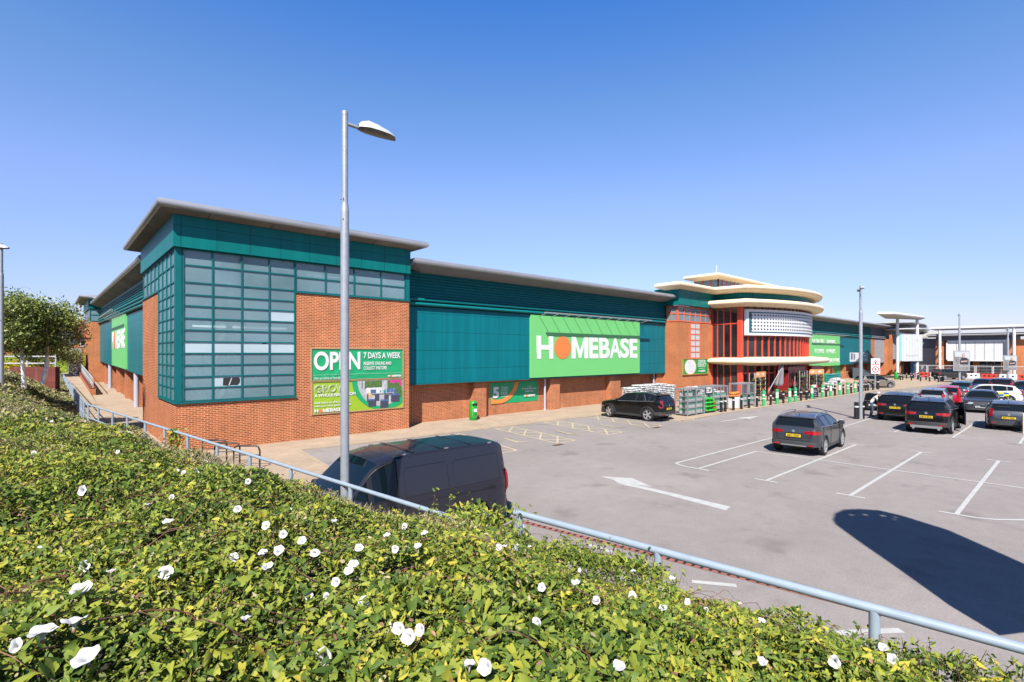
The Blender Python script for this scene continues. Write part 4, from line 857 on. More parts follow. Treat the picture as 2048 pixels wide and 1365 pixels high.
text("lettering","5",1,BLACK,t,sp(-.1,2.15,.026),tuple(rr),width=.2,height=.3,bold=.03)
m = MB(); m.face([sp(-.06,2.86,.026),sp(.06,2.86,.026),sp(.05,3.08,.026),sp(-.05,3.08,.026)]); m.face([sp(-.03,3.09,.026),sp(.03,3.09,.026),sp(.03,3.14,.026),sp(-.03,3.14,.026)]); m.build("pedestrian_symbol", BLACK, t)
# ------------------------------------------------------------------ barriers and mesh fence in front of the vacant unit
def barrier(label, loc, rz, material, group):
    t = thing("traffic_barrier", label, "barrier", loc, rz, group); m = MB(); L = 1.95
    prof = [(-.25,0),(-.25,.18),(-.16,.32),(-.12,.78),(-.06,.84),(.06,.84),(.12,.78),(.16,.32),(.25,.18),(.25,0)]
    m.loft([[(x,a,b) for a,b in prof] for x in (-L/2,L/2)]); m.build("body", material, t, world=False); m = MB()
    for x in (-.55,0,.55): m.box(x-.1,-.19,.42,x+.1,-.1,.6)
    m.build("fork_hole", BLACK, t, world=False); return t
RB = mat("red_barrier_plastic",(.62,.06,.03),.45); WBm = mat("white_barrier_plastic",(.78,.78,.76),.45)
P0 = Vector((108.9,19.2,0)); P1 = Vector((106.5,-6,0)); dd = (P1-P0); n_ = 12; ang = math.atan2(dd.y,dd.x)
for i in range(n_):
    p = P0 + dd*((i+.5)/n_); red = i % 2 == 0
    barrier("%s plastic barrier, %s of the line counted from the white canopy posts" % ("red" if red else "white", ORD[i]), (p.x,p.y,0), ang, RB if red else WBm, "red barriers across the car park end" if red else "white barriers across the car park end")
def panel_(loc, rz, i):
    t = thing("mesh_fence_panel", "white framed mesh fence panel, %s behind the barriers from the canopy posts" % ORD[i], "fence panel", loc, rz, "mesh fence panels round the vacant unit"); m = MB()
    for x in (-.95,.95): m.box(x-.04,-.04,0,x+.04,.04,2.0)
    m.box(-.91,-.04,1.92,.91,.04,2.0); m.box(-.91,-.04,.2,.91,.04,.28); m.build("frame", WHITE, t, world=False); m = MB()
    for i in range(6): m.box(-.91,-.012,.45+i*.25,.91,.012,.49+i*.25)
    m.build("mesh", GREY_L, t, world=False); return t
for i in range(10):
    p = Vector((110.9,18.8,0)) + Vector((-.14,-2.05,0))*i; panel_((p.x,p.y,0), R(266), i)
# ------------------------------------------------------------------ vehicles
def paint(name, col, metal=.35, rough=.28): return mat(name, col, rough, metal, coat=.7)
GLASS = mat("car_glass", (.010,.014,.018), .03, spec=.5)
GLASS_P = mat("pale_windscreen", (.10,.15,.15), .04, spec=.9, coat=.6)
TYRE = mat("tyre_rubber", (.016,.016,.017), .85); RIM = mat("alloy_rim", (.85,.86,.88), .3, metal=.7); TRIM = mat("grey_black_trim", (.035,.036,.038), .6)
LAMPR = mat("red_tail_lamp", (.36,.006,.012), .12, coat=.6, noise=.5, nscale=14); LAMPW = mat("clear_headlamp", (.55,.57,.6), .1, metal=.3, coat=.8)
PLY = mat("yellow_number_plate", (.80,.56,.02), .4); PLW = mat("white_number_plate", (.75,.75,.74), .4); SILV = mat("silver_trim", (.5,.5,.51), .3, metal=.6)
def pchip(xs, ys, x):
    xs = np.array(xs, float); ys = np.array(ys, float); h = np.diff(xs); dl = np.diff(ys)/h; d = np.zeros(len(xs))
    for k in range(1, len(xs)-1):
        if dl[k-1]*dl[k] > 0: w1 = 2*h[k]+h[k-1]; w2 = h[k]+2*h[k-1]; d[k] = (w1+w2)/(w1/dl[k-1]+w2/dl[k])
    d[0] = dl[0]; d[-1] = dl[-1]
    i = int(np.clip(np.searchsorted(xs, x)-1, 0, len(xs)-2)); t = (x-xs[i])/h[i]
    return float((1+2*t)*(1-t)**2*ys[i] + t*(1-t)**2*h[i]*d[i] + t*t*(3-2*t)*ys[i+1] + t*t*(t-1)*h[i]*d[i+1])
TYPES = {   # top line, belt line, cowl / roof front / roof rear / tail as fractions from the nose, axle positions
 'suv':   dict(top=[(0,.46),(.015,.56),(.05,.62),(.12,.65),(.25,.695),(.30,.735),(.43,.965),(.52,.995),(.68,1),(.85,.965),(.92,.94),(.975,.72),(.99,.66),(1,.52)], belt=[(0,.5),(.25,.66),(.6,.70),(.95,.74),(1,.74)], ws=(.285,.42), rg=(.915,.975), ax=(.185,.80), side=(.31,.90)),
 'hatch': dict(top=[(0,.40),(.015,.50),(.05,.56),(.12,.60),(.22,.65),(.26,.68),(.42,.955),(.52,.995),(.66,1),(.82,.965),(.90,.93),(.97,.69),(.985,.62),(1,.5)], belt=[(0,.48),(.25,.63),(.6,.68),(.95,.73),(1,.73)], ws=(.245,.41), rg=(.89,.97), ax=(.19,.81), side=(.28,.87)),
 'saloon':dict(top=[(0,.38),(.015,.48),(.05,.55),(.15,.60),(.29,.655),(.32,.68),(.46,.96),(.54,1),(.66,.99),(.74,.95),(.87,.74),(.97,.70),(.99,.64),(1,.46)], belt=[(0,.46),(.25,.63),(.6,.66),(.95,.69),(1,.69)], ws=(.305,.45), rg=(.75,.87), ax=(.19,.79), side=(.33,.79)),
 'van':   dict(top=[(0,.36),(.012,.45),(.04,.52),(.09,.555),(.15,.60),(.18,.63),(.335,.95),(.40,.985),(.5,1),(.75,1),(.94,.99),(.975,.965),(.992,.90),(1,.66)], belt=[(0,.42),(.18,.57),(.4,.60),(.95,.60),(1,.60)], ws=(.17,.33), rg=(.98,.99), ax=(.195,.80), side=(.20,.405)),
}
def make_car(label, loc, heading, L, Wd, H, typ, pm, wheel=.33, rim=RIM, plate_rear=None, plate_front=None, cat="car", clad=None, group=None, glass=GLASS, ws_glass=None, rails_=None, lamps='block', name="parked_car", sill=None, steer=0, no_glass=(), stripes_=None, spoiler=True, tumble=.70):
    T = TYPES[typ]; t = thing(name, label, cat, loc, R(heading), group)
    sill = sill or (.27 if typ == 'suv' else .2)
    tx, ty = zip(*T['top']); bx_, by_ = zip(*T['belt']); hw = Wd/2
    wx = lambda f: pchip([0,.012,.05,.13,.3,.8,.93,.985,1],[.66,.76,.89,.975,1,1,.955,.86,.74], f)*hw
    axf = T['ax']; ra = wheel+.055
    fs = sorted(set([0,.006,.015,.03,.05,.08] + list(np.linspace(.1,.9,17)) + [.93,.95,.965,.98,.992,1] + list(T['ws']) + list(T['rg']) + list(T['side'])
        + [a + k*ra/L for a in axf for k in (-1.02,-.97,-.85,-.65,-.4,-.15,.15,.4,.65,.85,.97,1.02)]))
    fs = [f for i, f in enumerate(fs) if i == 0 or f - fs[i-1] > .0018]
    X = lambda f: L/2 - f*L
    def top(f): return pchip(tx, ty, f)*H
    def low(f):
        z = sill + (.04 if f < .05 else .14 if f > .93 else 0)
        for a in axf:
            d = abs(f-a)*L
            if d < ra: z = max(z, wheel + math.sqrt(max(0, ra*ra-d*d)))
        return z
    def section(f):
        zt = top(f); zb = min(pchip(bx_, by_, f)*H, zt-.05); w = wx(f); zl = low(f)
        zm = max(.36*H, zl+.03); zm = min(zm, zb-.06); zl = min(zl, zm-.02); gh = max(0, zt-zb-.05)
        wr = w*.985 - (1-tumble)*hw*min(1, gh/(.26*H)); zr = zt - min(.055, .5*(zt-zb))
        mid = zb - .05*H
        wb = w*.985; q = [(w*.955, zl), (w, zm), (w*1.0, max(mid, zm+.01)), (wb, zb), (wr, zr), (wr*(.86 if f > .8 and typ != 'van' else .93), zt-.02 if gh > .02 else zt-.012), (wr*.5, zt), (0, zt+.008)]
        return q
    rings = []
    for f in fs:
        q = section(f); x = X(f); rings.append([(x, y, z) for y, z in q] + [(x, -y, z) for y, z in reversed(q[:-1])])
    n = len(rings[0]); body = MB(); gl = {'windscreen': MB(), 'side_window': MB(), 'rear_window': MB()}
    # band indices: 0 sill-mid,1 mid-shoulder,2 shoulder-belt,3 belt-roof edge (side glass),4 roof edge,5,6 roof
    def inset(quad, k, out=.004):
        c = sum((Vector(p) for p in quad), Vector())/4; nn = (Vector(quad[1])-Vector(quad[0])).cross(Vector(quad[3])-Vector(quad[0]))
        if nn.length: nn.normalize()
        return [tuple(Vector(p).lerp(c, k) + nn*out) for p in quad]
    for i in range(len(fs)-1):
        f0, f1 = fs[i], fs[i+1]; fm = (f0+f1)/2
        for j in range(n-1):
            quad = [rings[i][j], rings[i][j+1], rings[i+1][j+1], rings[i+1][j]]
            jj = j if j < 7 else 13-j; kind = None
            if T['ws'][0] <= fm <= T['ws'][1] and jj in (5,6): kind = 'windscreen'
            elif T['rg'][0] <= fm <= T['rg'][1] and jj in (5,6) and typ != 'van': kind = 'rear_window'
            elif jj == 3 and T['side'][0] <= fm <= T['side'][1] and not any(a <= fm <= b for a, b in no_glass): kind = 'side_window'
            if kind == 'side_window':
                # glass pane sits inside the frame; a body coloured rim stays round it
                zt_ = (rings[i][j][2] - rings[i][j+1][2])
            (gl[kind] if kind else body).add(quad, [(0,1,2,3)])
    body.face(rings[0]); body.face(rings[-1])
    # weld and smooth
    def weld(mb, name_, ma, par, ang=28):
        o = mb.build(name_, ma, par, world=False); bm = bmesh.new(); bm.from_mesh(o.data); bmesh.ops.remove_doubles(bm, verts=bm.verts, dist=.0006)
        bmesh.ops.recalc_face_normals(bm, faces=bm.faces); bm.to_mesh(o.data); bm.free(); o.data.shade_smooth(); o.data.set_sharp_from_angle(angle=R(ang)); return o
    bo = weld(body, "body", pm, t)
    for k, g_ in gl.items():
        if g_.v: weld(g_, k, (ws_glass or glass) if k == 'windscreen' else glass, t, 40)
    # pillars and window trim
    m = MB(); s0, s1 = T['side']; fb = s0 + (s1-s0)*.52
    def side_pt(f, v, sgn, out=.006):
        q = section(f); y = q[3][0] + (q[4][0]-q[3][0])*v; z = q[3][1] + (q[4][1]-q[3][1])*v; return (X(f), sgn*(y+out), z)
    pill = [fb] + ([s0+(s1-s0)*.86] if typ != 'van' else []) + ([s0+.03] if typ == 'van' else [])
    if typ == 'van': pill = [s0+(s1-s0)*.42]
    for sgn in (-1, 1):
        for f in pill:
            w_ = .011; m.loft([[side_pt(f-w_,v,sgn), side_pt(f+w_,v,sgn), side_pt(f+w_,v,sgn,-.02), side_pt(f-w_,v,sgn,-.02)] for v in (0,.5,1)])
    m.build("pillar", BLACK, t, world=False)
    m = MB()
    for sgn in (-1, 1): m.tube([side_pt(f, -.02, sgn, .004) for f in np.linspace(s0, s1, 9)], .011, 5)
    m.build("waist_trim", SILV if rails_ else BLACK, t, world=False)
    m = MB()
    for sgn in (-1, 1): m.tube([side_pt(s0+.004,.03,sgn,.005)] + [side_pt(f, .96, sgn, .005) for f in np.linspace(s0+.035, s1, 9)] + [side_pt(s1-.002,.03,sgn,.005)], .012 if typ != 'van' else .016, 5)
    m.tube([(X(T['ws'][0]), y_, top(T['ws'][0])+.012) for y_ in np.linspace(-hw*.8, hw*.8, 5)], .014, 5)
    m.build("window_seal", BLACK, t, world=False)
    zp0 = .46*H if typ in ('hatch','suv') and lamps != 'slim' else .40*H
    if lamps == 'slim': zp0 = .50*H
    # door shut lines
    m = MB()
    for sgn in (-1, 1):
        for f in ([s0-.005, fb, s1-.04] if typ != 'van' else [s0+.0, s1+.012, .66]):
            pts = []
            for k, v in ((1,0),(2,0),(3,0)): y, z = section(f)[k]; pts.append((X(f), sgn*(y+.003), z))
            y, z = section(f)[0]; pts = [(X(f), sgn*(section(f)[1][0]*.985+.004), max(.27, z+.03))] + pts
            m.tube(pts, .009 if typ == 'van' else .006, 4)
        if typ == 'van':
            yy = section(.7)[2][0]; m.box(X(.90), sgn*yy-.012, .5*H, X(.67), sgn*yy+.006, .5*H+.03)
    if typ != 'van':
        fr2 = T['rg'][1]; yq = section(fr2)[4][0]*.80; m.tube([(X(fr2)-.02, -yq, top(fr2)-.02), (-L/2-.012, -yq*.97, .56*H), (-L/2-.016, -yq*.9, .385*H), (-L/2-.016, yq*.9, .385*H), (-L/2-.012, yq*.97, .56*H), (X(fr2)-.02, yq, top(fr2)-.02)], .007, 4)
        m.box(-L/2-.014, -.32, zp0+.075, -L/2+.02, .32, zp0+.10)  # dark strip stands in for shade in the plate recess
    m.build("shut_and_shade_line", BLACK, t, world=False)
    for sgn in (-1, 1):
        for f in (fb-.035, s1-.075) if typ != 'van' else (s1-.015, s1+.045):
            m = MB(); y = section(f)[2][0]; z = pchip(bx_, by_, f)*H - .1*H; m.rbox(X(f)-.09, sgn*y-.02, z-.02, X(f)+.09, sgn*y+.025, z+.02, .012); m.build("door_handle", pm, t, world=False)
    # underbody
    m = MB(); m.box(-L/2+.25, -hw+.24, sill+.01, L/2-.2, hw-.24, .40*H); m.build("underbody", BLACK, t, world=False)
    # dark lower trim
    m = MB()
    for sgn in (-1, 1):
        a0, a1 = axf[0]+ra/L, axf[1]-ra/L
        m.loft([[(X(f), sgn*(section(f)[0][0]+o_), z) for o_, z in ((-.05,sill-.02),(.01,sill-.02),(.016,sill+(.13 if clad else .05)),(-.05,sill+(.13 if clad else .05)))] for f in np.linspace(a0, a1, 5)])
    m.build("sill", clad or TRIM, t, world=False)
    if clad:
        m = MB()
        for sgn in (-1, 1):
            for a in axf:
                pts = []
                for an in np.linspace(.02, math.pi-.02, 13): pts.append((X(a)+ra*1.03*math.cos(an), sgn*(hw*.985 if .1 < a < .9 else hw), wheel+ra*1.03*math.sin(an)))
                m.tube(pts, .03, 6)
        m.build("arch_trim", clad, t, smooth=True, world=False)
    def end_block(f_sign, z0, z1, grow, material, name_, zr=.02):
        m = MB(); e = L/2; pts = []
        for f in (.10,.05,.02,.006,0): pts.append((e - f*L + (grow if f < .03 else grow*.4), wx(f if f_sign > 0 else 1-f)+grow*.6))
        plan = [(x*f_sign, y) for x, y in pts] + [(x*f_sign, -y) for x, y in reversed(pts)]
        m.loft([[(x, y, z0) for x, y in plan], [(x, y, z1-zr) for x, y in plan], [((x-.02*f_sign), y*.985, z1) for x, y in plan]]); return m.build(name_, material, t, smooth=True, angle=35, world=False)
    end_block(-1, sill+.12, .36*H, .015, clad or pm, "rear_bumper"); end_block(1, sill, .33*H, .015, clad or pm, "front_bumper")
    m = MB(); m.box(-L/2-.03, -hw*.5, sill+.11, -L/2+.1, hw*.5, sill+.15); m.build("rear_skid_plate", SILV if clad else TRIM, t, world=False)
    # lamps wrap round the corners
    def lamp(name_, f_sign, z0, z1, ya, depth, material, sgn, tap=0.0):
        """lens that runs from a narrow inner tip to the corner and wraps a little way along the side"""
        m = MB(); e = L/2*f_sign; F = (lambda f: f) if f_sign > 0 else (lambda f: 1-f); zc = (z0+z1)/2; h = (z1-z0)/2; rings_ = []
        w0 = wx(F(0)); path = [(e+.012*f_sign, ya, .45, 0), (e+.014*f_sign, (ya+w0)/2, .8, 0), (e+.014*f_sign, w0*.97, 1.0, 0)]
        for fr_, hh in ((.008,1.0),(.02,1.0),(depth/L*.6,.85),(depth/L,.3)): path.append((e - fr_*L*f_sign, wx(F(fr_))+.014, hh, 1))
        for x, y, hh, side in path:
            top_z = zc + h*hh + (tap*.6 if side == 0 else tap*.2); bx__ = -tap*.5*f_sign if tap else 0
            dx_, dy_ = ((-.07*f_sign, 0) if not side else (-.02*f_sign, -.07))
            rings_.append([(x, sgn*y, zc-h*hh), (x+bx__, sgn*(y-tap*.25), top_z), (x+bx__+dx_, sgn*(y-tap*.25+dy_), top_z), (x+dx_, sgn*(y+dy_), zc-h*hh)])
        m.loft(rings_); return m.build(name_, material, t, smooth=True, angle=30, world=False)
    for sgn in (-1, 1):
        if lamps == 'tall': lamp("tail_lamp", -1, .50*H, .74*H, hw*.70, .2, LAMPR, sgn, .10)
        elif lamps == 'slim': lamp("tail_lamp", -1, .545*H, .63*H, hw*.42, .36, LAMPR, sgn, .02)
        elif lamps == 'van': lamp("tail_lamp", -1, .38*H, .66*H, hw*.84, .08, LAMPR, sgn, .02)
        else: lamp("tail_lamp", -1, .50*H, .65*H, hw*.58, .30, LAMPR, sgn, .04)
        lamp("headlight", 1, .40*H, .47*H if typ != 'van' else .50*H, hw*.42, .34, LAMPW, sgn, .06)
        m = MB(); m.box(-L/2-.034, sgn*hw*.55, .26*H, -L/2+.06, sgn*hw*.78, .295*H); m.build("rear_reflector", LAMPR, t, world=False)
    m = MB(); m.box(L/2-.02, -hw*.45, .31*H, L/2+.028, hw*.45, .43*H); m.m = 0
    m.build("grille", BLACK, t, world=False)
    m = MB(); 
    for k in range(3): m.box(L/2+.028, -hw*.42, .325*H+k*.04*H, L/2+.034, hw*.42, .335*H+k*.04*H)
    m.build("grille_bar", SILV, t, world=False)
    # number plates
    zp = .46*H if typ in ('hatch','suv') and lamps != 'slim' else .40*H
    if lamps == 'slim': zp = .50*H
    if plate_rear:
        m = MB(); m.box(-L/2-.026, -.26, zp-.055, -L/2+.05, .26, zp+.055); p = m.build("number_plate", PLY, t, world=False)
        tx_ = text("plate_lettering", plate_rear, 1, BLACK, None, (0,0,0), (0,-1,0), width=.44, height=.075, bold=.02); tx_.parent = p; tx_.location = (-L/2-.029, .22, zp-.037)
        m = MB(); m.box(-L/2-.02, -.3, zp-.09, -L/2+.04, .3, zp-.056); m.build("plate_surround", BLACK, t, world=False)
    if plate_front:
        m = MB(); m.box(L/2-.02, -.26, .25*H, L/2+.04, .26, .25*H+.11); p = m.build("number_plate", PLW, t, world=False)
        tx_ = text("plate_lettering", plate_front, 1, BLACK, None, (0,0,0), (0,1,0), width=.44, height=.075, bold=.02); tx_.parent = p; tx_.location = (L/2+.043, -.22, .25*H+.018)
    m = MB(); m.lathe([(.0,0),(.05,0),(.055,.008),(.0,.012)], 12, (0,0,0), 'x'); bd = m.build("badge", SILV, t, world=False); bd.rotation_euler = (0,0,math.pi); bd.location = (-L/2-.008, 0, zp+.11*H)
    # spoiler, wiper, aerial
    if spoiler and typ != 'van':
        m = MB(); fr_ = T['rg'][0]; zr_ = top(fr_); wq = section(fr_)[4][0]
        m.loft([[(X(fr_)+.12, y, zr_+.01), (X(fr_)-.10, y, zr_-.0), (X(fr_)-.10, y, zr_-.03), (X(fr_)+.12, y, zr_-.04)] for y in np.linspace(-wq*.95, wq*.95, 5)]); m.build("roof_spoiler", pm, t, world=False)
        f_ = T['rg'][0]*.35+T['rg'][1]*.65; m = MB(); m.cyl((X(f_)-.02,-.05,top(f_)+.02),(X(f_)-.0,.42,top(f_)+.03),.012,n=6); m.build("rear_wiper", BLACK, t, world=False)
    m = MB(); fa = .82 if typ != 'van' else .42; m.cyl((X(fa),0,top(fa)),(X(fa)-.12,0,top(fa)+.16),.012,.004,6); m.build("aerial", BLACK, t, world=False)
    if rails_:
        m = MB()
        for sgn in (-1,1): m.tube([(X(f), sgn*(section(f)[4][0]*.93), top(f)+h_) for f, h_ in ((.44,-.01),(.48,.045),(.6,.05),(.75,.045),(.87,.03),(.9,-.01))], .018, 6)
        m.build("roof_rail", rails_, t, smooth=True, world=False)
    for sgn in (-1, 1):
        f = T['side'][0]+.03; y, z = section(f)[3]; m = MB(); m.rbox(X(f)-.05, sgn*y if sgn > 0 else sgn*y-.22, z+.0, X(f)+.09, sgn*y+.22 if sgn > 0 else sgn*y, z+.15, .035); m.build("mirror", pm, t, smooth=True, angle=25, world=False)
    # wheels
    for k, a in enumerate(axf):
        for sgn in (-1, 1):
            c = (X(a), sgn*(hw-.10), wheel); w = MB(); r = wheel
            w.lathe([(r*.70,-.10),(r*.93,-.105),(r,-.07),(r,.07),(r*.93,.105),(r*.70,.10),(r*.68,.05),(r*.68,-.05),(r*.70,-.10)], 28, (0,0,0), 'y', caps=False); tyr = w.build("wheel", TYRE, t, smooth=True, angle=50, world=False)
            tyr.location = c; tyr.rotation_euler = (0,0,R(steer) if k == 0 else 0)
            w = MB(); so_ = sgn*.085
            w.lathe([(0,so_*.55),(r*.70,so_*.55)], 24, (0,0,0), 'y'); w.m = 1
            for s_ in range(5):
                for q_ in (-.13,.13):
                    a_ = 2*math.pi*s_/5; i0 = (math.cos(a_+q_*1.6)*r*.12, math.sin(a_+q_*1.6)*r*.12); i1 = (math.cos(a_+q_)*r*.69, math.sin(a_+q_)*r*.69)
                    pn = Vector((-(i1[1]-i0[1]), i1[0]-i0[0])).normalized()*r*.052; P_ = [(i0[0]+pn.x,i0[1]+pn.y),(i1[0]+pn.x*1.1,i1[1]+pn.y*1.1),(i1[0]-pn.x*1.1,i1[1]-pn.y*1.1),(i0[0]-pn.x,i0[1]-pn.y)]
                    w.loft([[(u, so_*.62, v) for u, v in P_], [(u, so_, v) for u, v in P_]])
            w.lathe([(r*.15,so_*.6),(r*.15,so_*1.05),(0,so_*1.1)], 12, (0,0,0), 'y'); w.lathe([(r*.66,so_*.5),(r*.66,so_*1.1),(r*.72,so_*1.18),(r*.72,so_*.5)], 28, (0,0,0), 'y')
            w.build("rim", [BLACK, rim], tyr, smooth=True, angle=35, world=False)
    return t, X, section, top
def child(mb, name_, ma, par, **k): return mb.build(name_, ma, par, world=False, **k)
# the van in front, nose to the left
van, VX, vs, vt = make_car("dark blue black panel van parked behind the lamp post and hedge", (5.58,9.90,0), 179.0, 4.88, 1.98, 1.98, 'van', mat("van_paint",(.024,.025,.04),.32,.15,spec=.4,coat=.4), .34, cat="van", name="panel_van", lamps='van', plate_rear=None, tumble=.84, glass=mat("van_glass",(.004,.010,.014),.03,spec=.3))
m = MB()
for f in (.50,.64,.80): m.loft([[(VX(f)-.018,y,vt(f)+.006-abs(y)*.01),(VX(f)+.03,y,vt(f)+.006-abs(y)*.01),(VX(f)+.03,y,vt(f)+.016-abs(y)*.01),(VX(f)-.03,y,vt(f)+.016-abs(y)*.01)] for y in (-.72,0,.72)])
child(m, "roof_rib", mat("van_paint",(.024,.025,.04),.32,.15,spec=.4,coat=.4), van)
m = MB()
for f in (.45,.66,.9):
    for s in (-1,1): m.box(VX(f)-.045,s*.74-.012,vt(f)-.03,VX(f)+.045,s*.74+.012,vt(f)+.004)
child(m, "rack_mount", SILV, van)
m = MB()
for sgn in (-1,1):
    for fa, fb in ((.435,.645),(.675,.935)):
        zs = (1.16,1.72); pts = []
        def sidep(f, z):
            q = vs(f); 
            for (ya,za),(yb,zb) in zip(q[:-1],q[1:]):
                if za <= z <= zb: return ya+(yb-ya)*(z-za)/max(zb-za,1e-6)
            return q[3][0]
        loop = [(fa,zs[0]),(fa,zs[1]-.06),(fa+.012,zs[1]),(fb-.012,zs[1]),(fb,zs[1]-.06),(fb,zs[0]),(fa,zs[0])]
        pts = []
        for (f0,z0),(f1,z1) in zip(loop[:-1],loop[1:]):
            for u in (0,.25,.5,.75): f_ = f0+(f1-f0)*u; z_ = z0+(z1-z0)*u; pts.append((VX(f_), sgn*(sidep(f_,z_)+.002), z_))
        m.tube(pts+[pts[0]], .009, 5)
    m.tube([(VX(f_), sgn*(sidep(f_,.98)+.003), .98+.05*math.sin((f_-.2)*4)) for f_ in np.linspace(.2,.95,14)], .012, 5)
child(m, "side_pressing", mat("van_paint",(.024,.025,.04),.32,.15,spec=.4,coat=.4), van, smooth=True)
PB_ = mat("black_paint",(.006,.006,.007),.3,.2,spec=.3,coat=.45)
make_car("black compact crossover with yellow rear plate parked nose to the shop wall", (27.05,18.5,0.0), 91, 4.42, 1.86, 1.63, 'suv', PB_, .385, plate_rear="KX21 OUA", clad=TRIM, rails_=SILV, lamps='tall', steer=-18)
make_car("dark grey crossover with silver roof rails standing alone in the front row of bays", (23.85,7.74,0), 3, 4.23, 1.82, 1.57, 'suv', paint("grey_blue_paint",(.085,.095,.108),.6,.3), .365, plate_rear="GK71 OXW", clad=mat("mid_grey_trim",(.075,.08,.085),.45,metal=.3), rails_=SILV, lamps='slim')
# black crossover with its near side door open, and the person beside it
jag, JX, js, jt = make_car("black crossover with its left door open beside the twin headed lamp post", (39.1,7.44,0), 1, 4.6, 1.95, 1.64, 'suv', PB_, .39, plate_rear="KT67 MXJ", lamps='slim')
def open_door(par, hinge, ang, L=1.05, z0=.38, zb=1.02, zt=1.5, side=1):
    d = thing("open_door", None, None); d.parent = par; d.location = hinge; d.rotation_euler = (0,0,ang); 
    m = MB(); m.rbox(-L,-.045,z0,0,.045,zb,.03); pn = m.build("door_panel", PB_, d, world=False)
    m = MB(); yi = -.05*side; m.box(-L+.12,min(yi,yi*.9),z0+.12,-.12,max(yi,yi*.9),zb-.1); m.build("inner_trim", BLACK, d, world=False)
    m = MB(); m.box(-L+.25,yi*1.04-.01,z0+.3,-.3,yi*1.04+.01,zb-.22); m.build("inner_insert", mat("cream_insert",(.5,.46,.4),.6), d, world=False)
    m = MB(); m.tube([(-L+.03,0,zb),(-L+.12,0,zt-.06),(-L+.3,0,zt),(-.45,0,zt-.05),(-.05,0,zb)],.03,6); m.build("window_frame", BLACK, d, world=False)
    m = MB(); m.extr([(-L+.05,-.006,zb),(-L+.14,-.006,zt-.07),(-L+.3,-.006,zt-.02),(-.46,-.006,zt-.07),(-.1,-.006,zb)],(0,.012,0)); m.build("window", GLASS, d, world=False); return d
open_door(jag, (-.1,.93,0), R(-66), L=1.1)
m = MB(); m.box(-1.05,.90,.42,-.1,.985,1.0); child(m, "door_opening", BLACK, jag)
kug, *_ = make_car("black crossover with silver rear skid plate and its right front door open", (34.62,5.28,0), 1, 4.52, 1.84, 1.70, 'suv', PB_, .385, plate_rear="KM14 BXA", lamps='slim', rails_=SILV, clad=TRIM)
m = MB(); m.loft([[(-4.52/2-.04,y,.30),(-4.52/2-.045,y,.42),(-4.52/2+.05,y,.42),(-4.52/2+.05,y,.30)] for y in (-.62,.62)]); child(m, "silver_diffuser", SILV, kug)
m = MB()
for s in (-1,1): m.lathe([(.05,-2.34),(.05,-2.2)],12,(0,s*.5,.27),'x')
child(m, "exhaust_tip", SILV, kug)
open_door(kug, (.78,-.9,0), R(20), L=1.05, side=-1)
m = MB(); m.box(-.25,-.945,.42,.75,-.86,1.0); child(m, "door_opening", BLACK, kug)
make_car("dark slate hatchback with triangular red lamps seen from behind at the right", (38.55,2.78,0), 6, 3.95, 1.72, 1.48, 'hatch', paint("slate_paint",(.07,.078,.095),.4,.3), .33, plate_rear="EO11 FNZ", lamps='tall')
make_car("silver grey hatchback with a flag sticker, seen from behind past the black crossover", (48.4,7.25,0), 1, 3.9, 1.7, 1.5, 'hatch', paint("silver_paint",(.40,.42,.46),.5,.35), .31, plate_rear=None, lamps='tall')
make_car("red hatchback half hidden beyond the silver hatchback", (52.6,7.05,0), 3, 3.8, 1.68, 1.5, 'hatch', paint("red_paint",(.55,.008,.03),.1,.25), .31, plate_rear="LS12 RDE", lamps='tall')
make_car("dark grey hatchback facing the viewer with a white front plate", (48.3,4.75,0), 184, 4.2, 1.80, 1.46, 'hatch', paint("dark_grey_paint",(.085,.085,.095),.5,.3), .32, plate_front="EK63 YTV")
pol, PX, ps, pt_ = make_car("white hatchback with blue and yellow chequered side panels parked at an angle", (56.7,5.45,0), 104, 4.3, 1.80, 1.48, 'hatch', paint("white_paint",(.78,.78,.78),.0,.3), .32, plate_rear="EU15 HBC", lamps='tall', cat="patrol car")
YB_ = mat("marking_yellow",(.75,.80,.02),.4); BB_ = mat("marking_blue",(.01,.10,.45),.4)
for sgn in (-1,1):
    my, mb2 = MB(), MB()
    for row in range(2):
        for i in range(9):
            f0 = .16+.072*i; f1 = f0+.072; tgt = (my if (i+row) % 2 == 0 else mb2); z0 = .62+.15*row; z1 = z0+.15
            y0 = ps(f0)[2][0]+.006; y1 = ps(f1)[2][0]+.006; tgt.loft([[(PX(f0),sgn*y0,z0),(PX(f0),sgn*(y0+.003),z0),(PX(f0),sgn*(y0+.003),z1),(PX(f0),sgn*y0,z1)],[(PX(f1),sgn*y1,z0),(PX(f1),sgn*(y1+.003),z0),(PX(f1),sgn*(y1+.003),z1),(PX(f1),sgn*y1,z1)]])
    child(my, "yellow_marking", YB_, pol); child(mb2, "blue_marking", BB_, pol)
make_car("teal blue small hatchback seen from behind beyond the red car", (63.0,7.5,0), 2, 3.8, 1.66, 1.44, 'hatch', paint("teal_car_paint",(.01,.09,.14),.3,.3), .3, lamps='tall')
make_car("bright blue saloon facing the viewer beyond the chequered white car", (70.8,6.9,0), 183, 4.4, 1.78, 1.42, 'saloon', paint("blue_paint",(.008,.04,.22),.4,.25), .32, plate_front="YG10 OKL", spoiler=False)
make_car("dark maroon tall crossover with red pillar lamps facing away at the far right", (67.7,5.2,0), 2, 4.5, 1.8, 1.68, 'suv', paint("maroon_paint",(.05,.01,.014),.4,.3), .35, plate_rear="LD08 VNY", lamps='tall')
